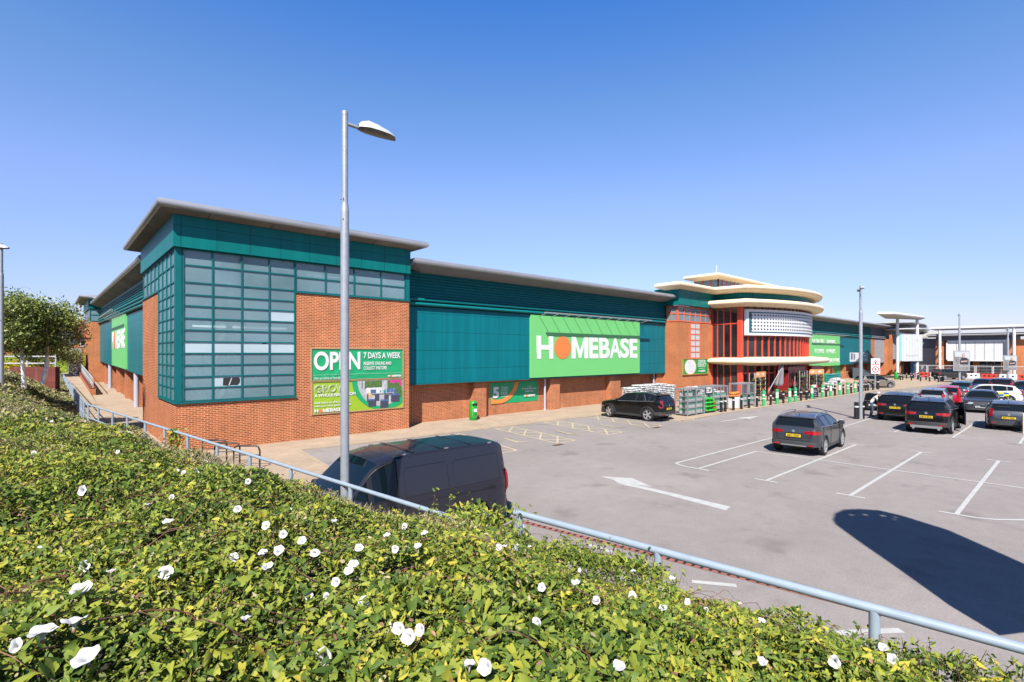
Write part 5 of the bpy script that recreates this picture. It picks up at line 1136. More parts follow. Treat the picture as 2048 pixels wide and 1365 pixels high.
make_car("navy coupe with wide grille facing the viewer at the right edge", (68.8,3.6,0), 186, 4.6, 1.85, 1.38, 'saloon', paint("navy_paint",(.008,.012,.035),.4,.25), .33, plate_front="BD16 XRU", spoiler=False)
make_car("dark hatchback cut off by the right edge of the row", (53.2,.75,0), 182, 4.1, 1.75, 1.46, 'hatch', paint("ink_paint",(.012,.014,.02),.3,.3), .32)
make_car("beige hatchback with blue bonnet reflections standing on the paving by the speed sign", (71.2,16.25,0), -41, 3.95, 1.72, 1.52, 'hatch', paint("beige_paint",(.33,.29,.23),.5,.35), .32, plate_front="YP60 GTF")
make_car("charcoal crossover crossing in front of the red and white barriers", (102.8,13.85,0), -42, 4.45, 1.84, 1.62, 'suv', paint("charcoal_paint",(.045,.042,.038),.5,.3), .36, clad=TRIM)

# ------------------------------------------------------------------ the person at the open door
def person(label, loc, rz, s=1.0):
    t = thing("person", label, "person", loc, rz); SK = mat("skin",(.55,.34,.26),.6); 
    V = {'hip':(0,0,.88),'waist':(.06,0,1.0),'chest':(.22,0,1.2),'neck':(.33,0,1.34),'head':(.40,0,1.43),'crown':(.43,0,1.54),
         'lh':(0,.09,.86),'lk':(.04,.10,.47),'la':(-.04,.10,.08),'lt':(.13,.11,.04),'rh':(0,-.09,.86),'rk':(.08,-.10,.48),'ra':(.02,-.10,.08),'rt':(.19,-.11,.04),
         'ls':(.26,.17,1.25),'le':(.38,.24,1.02),'lw':(.60,.20,1.0),'rs':(.26,-.17,1.25),'re':(.36,-.24,1.0),'rw':(.58,-.18,.94)}
    Rr = {'hip':.13,'waist':.125,'chest':.13,'neck':.055,'head':.088,'crown':.06,'lh':.09,'lk':.065,'la':.048,'lt':.04,'rh':.09,'rk':.065,'ra':.048,'rt':.04,'ls':.062,'le':.045,'lw':.033,'rs':.062,'re':.045,'rw':.033}
    E_ = [('hip','waist'),('waist','chest'),('chest','neck'),('neck','head'),('head','crown'),('hip','lh'),('lh','lk'),('lk','la'),('la','lt'),('hip','rh'),('rh','rk'),('rk','ra'),('ra','rt'),('chest','ls'),('ls','le'),('le','lw'),('chest','rs'),('rs','re'),('re','rw')]
    V = {k: tuple(c*s for c in v) for k, v in V.items()}
    for w, sy in (('lw',1),('rw',-1)):
        b = Vector(V[w]); dirn = Vector((.8,0,-.1)).normalized()
        V[w+'p'] = tuple(b+dirn*.06); Rr[w+'p'] = .03; E_.append((w, w+'p'))
        for i in range(4):
            o_ = Vector((0,(i-1.5)*.02,0)); ln = (.065,.075,.07,.055)[i]; V[f'{w}f{i}'] = tuple(b+dirn*.1+o_); V[f'{w}g{i}'] = tuple(b+dirn*(.1+ln)+o_+Vector((0,0,-.03))); Rr[f'{w}f{i}'] = .010; Rr[f'{w}g{i}'] = .008
            E_ += [(w+'p', f'{w}f{i}'), (f'{w}f{i}', f'{w}g{i}')]
        V[w+'t'] = tuple(b+dirn*.06+Vector((0,-sy*.05,-.01))); Rr[w+'t'] = .011; E_.append((w, w+'t'))
    K = list(V); me = bpy.data.meshes.new("figure"); me.from_pydata([V[k] for k in K], [(K.index(a),K.index(b)) for a,b in E_], [])
    o = bpy.data.objects.new("figure", me); sc.collection.objects.link(o)
    md = o.modifiers.new("skin",'SKIN'); md.use_smooth_shade = True
    for i, k in enumerate(K): o.data.skin_vertices[0].data[i].radius = (Rr[k]*s,)*2
    o.data.skin_vertices[0].data[0].use_root = True; o.modifiers.new("sub",'SUBSURF').render_levels = 1
    o.modifiers["sub"].levels = 1
    dg = bpy.context.evaluated_depsgraph_get(); me2 = bpy.data.meshes.new_from_object(o.evaluated_get(dg)); bpy.data.objects.remove(o)
    o = bpy.data.objects.new("body", me2); sc.collection.objects.link(o); o.parent = t
    for m_ in (mat("white_top",(.74,.72,.70),.8), mat("blue_jeans",(.05,.09,.2),.85), SK, mat("white_hair",(.75,.74,.72),.8), mat("brown_shoe",(.05,.035,.03),.6)): me2.materials.append(m_)
    for p in me2.polygons:
        c = p.center/s
        p.material_index = 4 if c.z < .1 else 1 if c.z < .9 and abs(c.y) < .2 and c.x < .2 else 2 if (c.z > 1.31 or (abs(c.y) > .12 and c.x > .42)) else 0
        p.use_smooth = True
    m = MB(); hd = Vector(V['head'])+Vector((-.012,0,.035))*s
    m.lathe([(.02,-.03),(.088,-.02),(.098,.03),(.088,.075),(.055,.105),(0,.115)], 14, tuple(hd)); m.build("hair", mat("white_hair",(.75,.74,.72),.8), t, smooth=True, angle=90, world=False)
    m = MB(); h2 = Vector(V['head'])+Vector((.09,0,.0))*s; m.lathe([(.018,-.03),(.012,.02),(.0,.03)],8,tuple(h2))
    for y in (-.035,.035): m.lathe([(0,-.012),(.012,0),(0,.012)],8,tuple(h2+Vector((-.012,y,.035))))
    m.build("face_features", mat("face_shade",(.3,.16,.12),.6), t, smooth=True, world=False)
    return t
person("white haired person in a white top and jeans leaning in at the open car door", (38.72,9.02,0), R(-75))
# ------------------------------------------------------------------ goods set out along the front
def cage(x0, x1, y0, y1, h, label, tiers, seed):
    t = thing("display_cage", label, "display cage", ((x0+x1)/2,(y0+y1)/2,PZ)); FR = mat("cage_steel",(.42,.45,.48),.4,metal=.4); m = MB(); b = .03
    xs = np.linspace(x0, x1, 3)
    for x in xs:
        for y in (y0, y1): m.box(x-b,y-b,PZ,x+b,y+b,PZ+h)
    for z in (PZ+.12, PZ+h*.56, PZ+h-.03):
        for y in (y0, y1):
            for a, c in zip(xs[:-1], xs[1:]): m.box(a+b,y-.02,z-.02,c-b,y+.02,z+.02)
        for x in (x0, x1): m.box(x-.02,y0+b,z-.02,x+.02,y1-b,z+.02)
    m.box(x0-.03,y0-.03,PZ+h+.001,x1+.03,y1+.03,PZ+h+.035); m.build("frame", FR, t)
    w = MB()
    for x in np.arange(x0+.1, x1, .1): w.box(x-.004,y0-.008,PZ+.14,x+.004,y0-.0005,PZ+h-.05)
    for y in np.arange(y0+.1, y1, .1): w.box(x0-.008,y-.004,PZ+.14,x0-.0005,y+.004,PZ+h-.05)
    for z in np.arange(PZ+.25, PZ+h-.05, .1): w.box(x0+.03,y0-.012,z-.003,x1-.03,y0-.008,z+.003); w.box(x0-.012,y0+.03,z-.003,x0-.008,y1-.03,z+.003)
    w.build("wire_mesh", FR, t)
    m = MB(); m.box(x0+.02,y0+.02,PZ+.06,x1-.02,y1-.02,PZ+.1); m.build("base_tray", FR, t)
    r = random.Random(seed)
    th = (h-.2)/4
    for k in range(tiers):
        z = PZ+.105+k*th
        if k: 
            m = MB(); m.box(x0+.05,y0+.05,z-.012,x1-.05,y1-.05,z-.002); m.build("shelf_board", mat("card_sheet",(.45,.42,.38),.8), t)
        nx = int((x1-x0-.12)/.24); ny = 2
        for i in range(nx):
            for j in range(ny):
                if k == 3 and r.random() < .15: continue
                yield (x0+.17+i*(x1-x0-.34)/(nx-1), y0+.16 if j == 0 else y1-.3, z)
def make_tub():
    t = thing("paint_tub", "white tub with a green top stacked in a wire display cage", "tub"); m = MB(); m.lathe([(.095,0),(.105,.02),(.112,.2)],12); m.build("tub", mat("white_tub",(.66,.64,.62),.5,noise=.1,nscale=30), t, smooth=True, angle=40, world=False)
    m = MB(); m.lathe([(.112,.2),(.113,.29),(.08,.325),(.03,.33),(0,.33)],12); m.build("lid", mat("green_lid",(.02,.36,.2),.45), t, smooth=True, angle=40, world=False); return t
tub = make_tub(); used_t = False
for args, lab in (((29.8,31.9,16.62,17.5,1.68),"wire cage of green topped white tubs nearest the black crossover"),((33.7,35.8,16.9,18.0,1.65),"wire cage of tubs between the green bag pile and the orange bags"),((37.9,40.1,16.85,17.75,1.68),"half empty wire cage of tubs just before the red column")):
    ti = 4 if "nearest" in lab else 3 if "between" in lab else 2
    for p in cage(*args, lab, ti, 3+ti):
        c = tub if not used_t else copy_tree(tub); used_t = True; c.location = p; c["group"] = "green topped tubs in the wire cages"
def bag_mesh(name, L, Wd, H, material, seed=1):
    """a filled plastic sack: pillow shape with sagging, crimped ends"""
    r = np.random.default_rng(seed); m = MB(); n = 9; rings = []
    for i in range(n):
        u = -1+2*i/(n-1); e = max(0, 1-abs(u)**4); ring = []
        for a in np.linspace(0, 2*math.pi, 12, endpoint=False):
            c, s = math.cos(a), math.sin(a); q = lambda v: math.copysign(abs(v)**.55, v)
            ring.append((u*L/2, q(c)*Wd/2*(.86+.14*e)+r.normal(0,.006), H/2+q(s)*H/2*(.25+.75*e)+r.normal(0,.005)))
        rings.append(ring)
    m.loft(rings); o = m.build(name, material, None, smooth=True, angle=60); return o
BAGW = mat("white_black_bag",(.62,.62,.63),.35,noise=.9,nscale=7); BAGP = mat("white_plastic_bag",(.78,.76,.76),.35,noise=.12,nscale=6)
bag = bag_mesh("compost_bag", .58, .95, .145, BAGW, 1); tag(bag,"white bag with black print in the tall stacks beside the black crossover","bag","stacked white bags beside the black crossover")
r = random.Random(5); first = True
for p_ in range(5):
    for k in range(11 - (p_ == 0) - (p_ == 4)):
        for i in range(2):
            o = bag if first else bag.copy()
            if not first: sc.collection.objects.link(o)
            first = False; o.location = (32.0+p_*1.25+i*.58+r.uniform(-.03,.03), 22.6+r.uniform(-.05,.05), PZ+.02+k*.14); o.rotation_euler = (0,0,R(r.uniform(-5,5)+180*r.randint(0,1)))
def heap(src, pts, group):
    for i, (x, y, z, a) in enumerate(pts):
        o = src if i == 0 else src.copy()
        if i: sc.collection.objects.link(o)
        o.location = (x,y,z); o.rotation_euler = (R(random.uniform(-5,5)),R(random.uniform(-5,5)),R(a)); o["group"] = group
s_ = bag_mesh("gravel_sack", .62, .42, .15, BAGP, 2); tag(s_,"white sack heaped behind the wire cages by the orange brick","sack")
pts = []
for k in range(9):
    for i in range(10 - max(0, k-5)*2):
        pts.append((34.4+i*.64+max(0,k-5)*.5+random.uniform(-.05,.05), 19.6+random.uniform(-.1,.1)+max(0,k-5)*.1, PZ+k*.16, random.uniform(-15,15)))
heap(s_, pts, "white sacks heaped behind the cages")
s_ = bag_mesh("white_sack", .62, .42, .15, BAGP, 3); tag(s_,"white sack in the low heap right of the entrance","sack")
pts = []
for k in range(7):
    for i in range(9-max(0,k-3)*2): pts.append((60.4+i*.72+max(0,k-3)*.7+random.uniform(-.1,.1), 17.9+random.uniform(-.15,.15), PZ+.25+k*.15, random.uniform(-20,20)))
heap(s_, pts, "white sacks heaped right of the entrance")
s_ = bag_mesh("blue_bag", .6, .42, .16, mat("blue_bag_plastic",(.02,.22,.50),.35,noise=.4,nscale=6), 4); tag(s_,"blue bag in the small stack behind the first wire cage","bag"); heap(s_, [(31.6+.1*(i%2),20.6,PZ+.16*i,10*i) for i in range(6)] + [(35.0,20.0-.9,PZ+.16*i,8*i) for i in range(5)], "blue bags behind the cages")
s_ = bag_mesh("green_bag", .55, .4, .13, mat("green_bag_plastic",(.05,.50,.05),.35,noise=.35,nscale=7), 5); tag(s_,"bright green bag in the pile between two wire cages","bag")
heap(s_, [(32.3+.5*(i%3),16.75+.1*(i//3%2),PZ+.1+.13*(i//3),random.uniform(-20,20)) for i in range(20)], "green bags piled between two cages")
s_ = bag_mesh("brick_pattern_bag", .5, .36, .13, mat("red_brown_bag",(.45,.14,.06),.4,noise=.5,nscale=14), 6); tag(s_,"red brown printed bag at the side of the green pile","bag"); heap(s_, [(33.35,16.75,PZ+.1+.13*i,5*i) for i in range(5)] + [(32.0,16.9,PZ+.75,0)], "red brown bags beside the green pile")
s_ = bag_mesh("orange_net_bag", .4, .5, .2, mat("orange_net",(.80,.25,.04),.5,noise=.3,nscale=12), 7); tag(s_,"orange net of logs on the white bulk bag","log bag"); heap(s_, [(36.3+.3*(i%3),16.75,PZ+.82+.17*(i//3),90) for i in range(6)], "orange nets of logs")
t = thing("bulk_bag","white bulk bag under the orange nets by the bollards","bulk bag",(36.6,16.75,PZ)); m = MB(); m.rbox(36.15,16.35,PZ+.08,37.15,17.15,PZ+.82,.1); m.build("bag", BAGP, t, smooth=True, angle=30); m = MB(); m.box(36.1,16.3,PZ,37.2,17.2,PZ+.08); m.build("pallet", STICKY, t)
PLANT = [mat("plant_leaf_green",(.09,.20,.03),.6,rand=.5), mat("yellow_bloom",(.75,.45,.02),.6,rand=.2), mat("red_bloom",(.55,.06,.03),.6,rand=.4), mat("purple_bloom",(.25,.05,.25),.6,rand=.4), mat("dark_tray",(.015,.016,.015),.6)]
def tray_plants(mb, x0, x1, y0, y1, z, bloom, n, seed):
    r = np.random.default_rng(seed)
    for i in range(n):
        x, y, zz = r.uniform(x0,x1), r.uniform(y0,y1), z+abs(r.normal(.09,.06)); s = r.uniform(.03,.07); mb.m = bloom if r.random() < .4 else 0
        a, b_ = r.uniform(0,6.28), r.uniform(-.8,.8); u = Vector((math.cos(a),math.sin(a),b_*.6))*s; v = Vector((-math.sin(a),math.cos(a),r.uniform(-.3,.9)))*s
        p = Vector((x,y,zz)); mb.face([tuple(p-u), tuple(p-v*.6), tuple(p+u), tuple(p+v*.6)])
def plant_rack(x, y, rz, label, header=True, seed=0, bays=2, blooms=(1,0,2,2,0)):
    t = thing("plant_rack", label, "plant rack", (x,y,PZ), rz); wd = .95; fm = MB()
    for i in range(bays+1):
        for yy in (-.25,.25): fm.box(-bays*wd/2+i*wd-.02,yy-.02,0,-bays*wd/2+i*wd+.02,yy+.02,2.35)
    fm.build("frame", mat("pale_rack_frame",(.6,.56,.5),.5), t, world=False)
    for b_ in range(bays):
        xa, xb = -bays*wd/2+b_*wd+.03, -bays*wd/2+(b_+1)*wd-.03
        if header:
            m = MB(); m.box(xa,-.29,2.0,xb,-.27,2.45); hd = m.build("header_board", mat("orange_header",(.80,.36,.12),.5), t, world=False)
            tx_ = text("lettering", "NEW", 1, LETTER, None, (0,0,0), (1,0,0), width=.4, height=.2, bold=.03); tx_.parent = hd; tx_.location = (xa+.15,-.295,2.12)
        for k in range(4):
            z = .45+k*.4; m = MB(); m.m = 4; m.box(xa,-.28,z,xb,.26,z+.07); tray_plants(m, xa, xb, -.3, .2, z+.05, blooms[(k+b_*2) % 5], 130, seed+k+10*b_); m.build("plant_tray", PLANT, t, world=False)
    return t
plant_rack(43.2,17.9,0,"tall plant rack with two orange headers left of the door porch",seed=1,blooms=(2,2,1,1,0))
plant_rack(53.6,17.0,R(-20),"tall plant rack with orange headers right of the entrance doors",seed=50)
plant_rack(52.0,17.6,R(-20),"darker plant rack without headers next to the headed one",header=False,seed=90,bays=1,blooms=(0,0,3,0,0))
def tray_bench(x, y, w, label, bloom, seed):
    t = thing("plant_bench", label, "plant bench", (x,y,PZ)); m = MB()
    for a in (-w/2+.05,w/2-.05):
        for b_ in (-.3,.3): m.box(a-.03,b_-.03,0,a+.03,b_+.03,.4)
    m.box(-w/2,-.35,.4,w/2,.35,.46); m.build("bench", BLACK, t, world=False); m = MB(); m.m = 4; m.box(-w/2+.05,-.3,.465,w/2-.05,.3,.55); tray_plants(m,-w/2,w/2,-.35,.35,.53,bloom,260,seed); m.build("plant_tray", PLANT, t, world=False)
tray_bench(45.2,17.3,1.6,"low black bench of green plants in front of the doors",3,7); tray_bench(47.2,17.4,1.6,"low black bench of plants under the folded parasol",2,8); tray_bench(50.4,16.6,1.5,"low bench of pink and green plants by the barbecue",2,9); tray_bench(51.9,16.3,1.2,"low bench of mixed plants behind the chalkboard",1,10)
# folded cantilever parasol, barbecue, garden table
t = thing("folded_parasol","folded grey cantilever parasol leaning in front of the entrance glass","parasol",(48.4,18.3,PZ)); m = MB(); m.cyl((47.2,18.6,PZ+.6),(48.9,18.0,PZ+2.9),.035,n=8); m.cyl((48.6,18.3,PZ),(48.6,18.3,PZ+2.5),.04,n=8); m.cyl((48.6,18.3,PZ+2.5),(48.9,18.2,PZ+3.1),.035,n=8); m.build("mast", mat("pale_parasol_pole",(.55,.55,.56),.4,metal=.3), t)
m = MB(); rings = []
for k, (q, rr_) in enumerate(((0,.05),(.2,.16),(.45,.24),(.7,.3),(.92,.36),(1,.30))):
    c = Vector((48.95,18.1,PZ+3.05)).lerp(Vector((48.35,18.2,PZ+1.1)), q); rings.append([(c.x+rr_*(1+.35*(j%2))*.75*math.cos(a), c.y+rr_*(1+.35*(j%2))*.75*math.sin(a), c.z) for j, a in enumerate(np.linspace(0,2*math.pi,16,endpoint=False))])
m.loft(rings); m.build("folded_canopy", mat("grey_canvas",(.2,.18,.2),.8), t); m = MB(); m.lathe([(.5,0),(.5,.08),(.1,.12)],14,(48.6,18.3,PZ)); m.build("base", BLACK, t)
t = thing("barbecue","black barbecue with a red hood beside the folded parasol","barbecue",(52.2,18.4,PZ)); m = MB(); m.box(51.6,18.1,PZ+.1,52.6,18.7,PZ+.85); m.box(51.1,18.1,PZ+.85,53.1,18.7,PZ+.9); m.build("body", BLACK, t); m = MB(); m.loft([[(x,18.12,PZ+.905),(x,18.12,PZ+1.05),(x,18.3,PZ+1.25),(x,18.55,PZ+1.25),(x,18.68,PZ+1.05),(x,18.68,PZ+.905)] for x in (51.6,52.6)]); m.build("hood", mat("red_enamel",(.6,.02,.03),.25,coat=.8), t); m = MB(); m.cyl((51.75,18.06,PZ+1.05),(52.45,18.06,PZ+1.05),.02,n=6); m.build("handle", SILV, t)
t = thing("garden_table","grey garden table with chairs tucked in beside the barbecue","garden furniture",(49.6,17.4,PZ)); m = MB(); m.box(49.0,17.0,PZ+.70,50.3,17.8,PZ+.74); 
for a in (49.06,50.24):
    for b_ in (17.06,17.74): m.box(a-.03,b_-.03,PZ,a+.03,b_+.03,PZ+.70)
m.build("table", mat("grey_metal_furniture",(.10,.1,.105),.4), t); m = MB(); m.box(49.2,16.6,PZ+.42,49.7,17.0,PZ+.46); m.box(49.2,16.58,PZ+.46,49.7,16.62,PZ+.9); m.build("chair", mat("grey_metal_furniture",(.1,.1,.105),.4), t)
# chalkboard, boxes, crates, card display
t = thing("pavement_board","black pavement board with a red and white header on the kerb","pavement sign",(49.6,15.75,PZ)); nn = Vector((-.62,-.78,0)); rr = Vector((.78,-.62,0))
def ab(u, z, k): p = Vector((49.6,15.75,PZ)) + rr*u + nn*(k+.18-.16*z); return (p.x,p.y,PZ+z)
m = MB(); m.extr([ab(-.3,.12,0),ab(.3,.12,0),ab(.3,.95,0),ab(-.3,.95,0)], tuple(nn*.03)); m.build("board", BLACK, t); m = MB(); m.extr([ab(-.34,.96,0),ab(.34,.96,0),ab(.34,1.2,0),ab(-.34,1.2,0)], tuple(nn*.03)); m.m = 1; m.extr([ab(-.17,1.0,.035),ab(.17,1.0,.035),ab(.17,1.2,.035),ab(-.17,1.2,.035)], tuple(nn*.01)); m.build("header", [RR, LETTER], t)
m = MB(); m.tube([ab(-.34,.95,.015),ab(-.34,.03,.015),ab(-.34,0,.25),ab(.34,0,.25),ab(.34,.03,.015),ab(.34,.95,.015)],.02,6); m.build("spring_foot", GALV, t); m = MB(); 
for z, w in ((.72,.36),(.6,.44),(.45,.24),(.28,.3)): m.extr([ab(-w/2,z,.035),ab(w/2,z,.035),ab(w/2,z+.035,.035),ab(-w/2,z+.035,.035)], tuple(nn*.004))
m.build("chalk_print", mat("chalk_print",(.4,.4,.4),.8), t)
t = thing("white_cabinet","tall white and grey locker behind the plant rack","cabinet",(59.6,20.5,PZ)); m = MB(); m.rbox(58.9,20.0,PZ,61.6,21.0,PZ+1.95,.05); m.build("cabinet", WHITE, t); m = MB(); m.box(58.87,20.0,PZ,58.895,21.0,PZ+1.9); m.build("side_panel", mat("lilac_grey",(.45,.46,.52),.5), t); m = MB(); m.box(59.0,19.96,PZ+1.7,61.5,19.995,PZ+1.8); m.build("vent_strip", BLACK, t)
cr = thing("plastic_crate","turquoise crate in the stack behind the white sacks","crate"); m = MB(); m.rbox(-.55,-.35,0,.55,.35,.16,.03); m.build("crate", mat("turquoise_plastic",(.02,.33,.33),.4,noise=.3,nscale=3), cr, world=False); m = MB(); m.box(-.56,-.36,.05,.56,.36,.08); m.build("dark_slot", BLACK, cr, world=False)
for i in range(24):
    c = cr if i == 0 else copy_tree(cr); c.location = (66.3+1.2*(i % 3), 19.4, PZ+.2*(i//3)); c["group"] = "turquoise crates stacked behind the white sacks"
t = thing("card_bin_display","tan cardboard display bins between the kerb bollards","display bin",(69.0,17.0,PZ)); m = MB()
for x in (60.6,63.2,65.2): m.rbox(x,16.35,PZ,x+1.7,17.3,PZ+.95 if x > 63 else PZ+.7,.04)
m.build("bin", mat("tan_card",(.55,.38,.27),.8,noise=.08,nscale=3), t)
t = thing("sloping_grey_cover","dark grey sloping trolley cover against the brick right of the entrance","trolley shelter",(92,23.5,PZ)); m = MB(); m.loft([[(93.5,y,PZ),(93.5,y,PZ+1.7),(99.5,y,PZ+1.0),(99.5,y,PZ)] for y in (23.3,24.2)]); m.build("cover", mat("slate_sheet",(.09,.12,.14),.5), t)
t = thing("cream_post","short cream post at the aisle end before the navy coupe","post",(61.2,3.2,0)); m = MB(); m.rbox(61.05,3.1,0,61.4,3.4,.85,.03); m.build("post", CREAM, t)
t = thing("cream_rail_post","cream trolley bay post at the right edge of the picture","post",(36.2,1.95,0)); m = MB(); m.rbox(36.1,1.85,0,36.3,2.05,1.0,.03); m.cyl((36.2,1.95,.9),(36.2,-1.5,.9),.03,n=8); m.cyl((36.2,1.95,.5),(36.2,-1.5,.5),.03,n=8); m.build("post", CREAM, t)
# bicycle stands by the corner tower
for i, (x, y) in enumerate(((4.55,21.35),(4.75,20.4),(5.1,19.3))):
    t = thing("bicycle_stand", ("black hoop bicycle stand nearest the tower wall","black hoop bicycle stand in the middle by the railing","black hoop bicycle stand farthest from the tower wall")[i], "bicycle stand", (x,y,PZ)); m = MB(); d_ = Vector((.74,-.67,0))*.45; m.tube([(x-d_.x,y-d_.y,PZ),(x-d_.x,y-d_.y,PZ+.6),(x-d_.x*.9,y-d_.y*.9,PZ+.72),(x-d_.x*.7,y-d_.y*.7,PZ+.76),(x+d_.x*.7,y+d_.y*.7,PZ+.76),(x+d_.x*.9,y+d_.y*.9,PZ+.72),(x+d_.x,y+d_.y,PZ+.6),(x+d_.x,y+d_.y,PZ)],.028,8); m.tube([(x-d_.x,y-d_.y,PZ+.45),(x+d_.x,y+d_.y,PZ+.45)],.02,6); m.build("hoop", BLACK, t, smooth=True)
# totem sign whose shadow lies across the bays: a tall rounded blade beyond the right edge of the view
t = thing("totem_sign","tall rounded totem sign beyond the right edge that shades the bays","totem sign",(8.0,-1.1,0)); 
# shadow corners on the ground -> points of the blade, in the plane facing the sun
L_ = Vector((math.cos(R(SUN_EL))*math.cos(R(SUN_AZ)), math.cos(R(SUN_EL))*math.sin(R(SUN_AZ)), -math.sin(R(SUN_EL)))); pc = Vector((8.3,-1.0,0)); pn = Vector((L_.x,L_.y,0)).normalized()
def blade(x, y):
    p = Vector((x,y,0)); k = (pc-p).dot(pn)/L_.dot(pn); return p + L_*k
S = [(10.02,.8),(10.62,1.42),(11.7,2.28),(12.84,3.23),(13.66,3.87),(14.0,4.02),(14.6,4.14),(15.1,4.09),(15.45,3.85),(15.71,3.47),(15.6,2.95),(15.48,2.72),(15.11,2.02),(13.79,.76),(12.3,-.6),(9.3,-3.0),(7.2,-1.9)]
B_ = [blade(*p) for p in S]; B_ = [p for p in B_ if p.z > -.5]
bm = bmesh.new(); loops = [B_]
for hx, hy, hr in ((15.02,3.62,.05),(15.25,3.3,.055),(15.33,3.06,.04),(14.75,3.84,.045),(15.12,3.05,.035)):      # small gaps near the head let flecks of sun through
    loops.append([blade(hx+hr*1.6*math.cos(a), hy+hr*math.sin(a)*(1+.4*math.sin(3*a))) for a in np.linspace(0,2*math.pi,9)[:-1]])
for lp_ in loops:
    vv = [bm.verts.new(p) for p in lp_]
    for q in range(len(vv)): bm.edges.new((vv[q], vv[(q+1) % len(vv)]))
bmesh.ops.triangle_fill(bm, edges=bm.edges[:], use_beauty=True, use_dissolve=False)
me = bpy.data.meshes.new("blade")
for v_ in bm.verts: v_.co -= t.location
bm.to_mesh(me); bm.free(); me.materials.append(mat("totem_grey",(.3,.32,.36),.5)); o = bpy.data.objects.new("blade", me); sc.collection.objects.link(o); o.parent = t
md = o.modifiers.new("thickness",'SOLIDIFY'); md.thickness = .05
# ------------------------------------------------------------------ railings on the bank edge
def XRL(y): return max(4.274-.119*y, 1.12)
def railing(label, y0, y1, zt, posts, name="railing", lower=True, r=.031, zdrop=1.15, ends=None, material=RAILM, x=None, z_of=None):
    X_ = x or XRL; zf = z_of or (lambda y: zt)
    t = thing(name, label, "railing", (X_(y0), y0, zf(y0)-zdrop)); m = MB()
    ys = np.linspace(y0, y1, 12); pts = [(X_(y), y, zf(y)) for y in ys]
    if ends: pts = pts + ends
    m.tube(pts, r, 10); m.build("top_rail", material, t, smooth=True, angle=60)
    if lower:
        m = MB(); m.tube([(X_(y), y, zf(y)-.5) for y in ys], r*.8, 8); m.build("lower_rail", material, t, smooth=True, angle=60)
    for y in posts:
        m = MB(); m.cyl((X_(y),y,zf(y)-zdrop),(X_(y),y,zf(y)-.012),r*1.05,n=10); m.build("post", material, t, smooth=True, angle=60)
    return t
railing("pale blue grey handrail above the slot drain and road dashes", -2.5, 4.15, 2.27, [4.08,2.5,.95,-.6], lower=False, zdrop=.75, r=.033)
railing("pale blue grey railing from the lamp post down towards the tower corner", 4.95, 26.0, 2.0, [5.2,7.4,9.3,11.0,12.7,14.6,16.4,18.2,20.2,22.1,24.2,25.95], zdrop=1.25)
railing("long blue grey railing running away beside the side walk", 26.05, 66, 2.0, list(np.arange(27.5,66.1,1.5)), zdrop=1.0, ends=[(1.0,67.2,1.98),(.5,67.6,1.9),(.35,67.6,1.5)])
# ------------------------------------------------------------------ the planted bank
def sm_(t): t = np.clip(t, 0, 1); return t*t*(3-2*t)
def XRn(y): return np.maximum(4.274-.119*y, 1.12)
def hz(x, y):
    t = XRn(y)-x; h0 = np.interp(y,[-2,4,6,12,18,24,34,60],[2.10,2.10,1.78,1.68,1.40,1.12,1.25,1.6]); top = np.interp(y,[0,10,20,30,60],[3.12,3.1,3.05,3.05,2.6])
    b = .06*np.sin(2.1*x+1.3*y+1)+.05*np.sin(3.7*x-2.3*y)+.035*np.sin(6.1*x+4.9*y+2)+.02*np.sin(11*x-8*y)
    dip = .30*np.exp(-((y-14.5)/3.5)**2)*sm_(t/1.5)          # a hollow between the near hedge and the bank behind
    return h0+(top-h0)*sm_(t/3.3)+b*sm_((t+.4)/1.2)-dip
m = MB(); ys = list(np.linspace(-4,12,40))+list(np.linspace(13,66,40)); rows = []
for y in ys:
    xr = float(XRn(y)); xs = xr - np.concatenate([np.linspace(.12,3.6,16), [5,8,14,30]])
    rows.append([(xr-.05,y,0.0)] + [(float(x),y,float(hz(np.array(x),np.array(y)))-.22) for x in xs])
m.loft(rows, caps=False, closed=False)
SOIL = mat("dark_leaf_litter",(.035,.034,.014),.95,noise=.5,nscale=9); o = m.build("earth_bank", SOIL, None, smooth=True, angle=60); tag(o, kind="structure")
m = MB(); m.loft([[(-60,66,1.0),(1.1,66,1.0),(1.1,66,1.6),(-60,66,2.4)],[(-60,140,2.0),(1.1,140,2.0),(1.1,140,2.6),(-60,140,2.6)]]); 
GRASS = mat("rough_grass",(.14,.18,.035),.95,noise=.35,nscale=2.5,bump=.6,bscale=30); o = m.build("grass_bank", GRASS); tag(o, kind="structure")

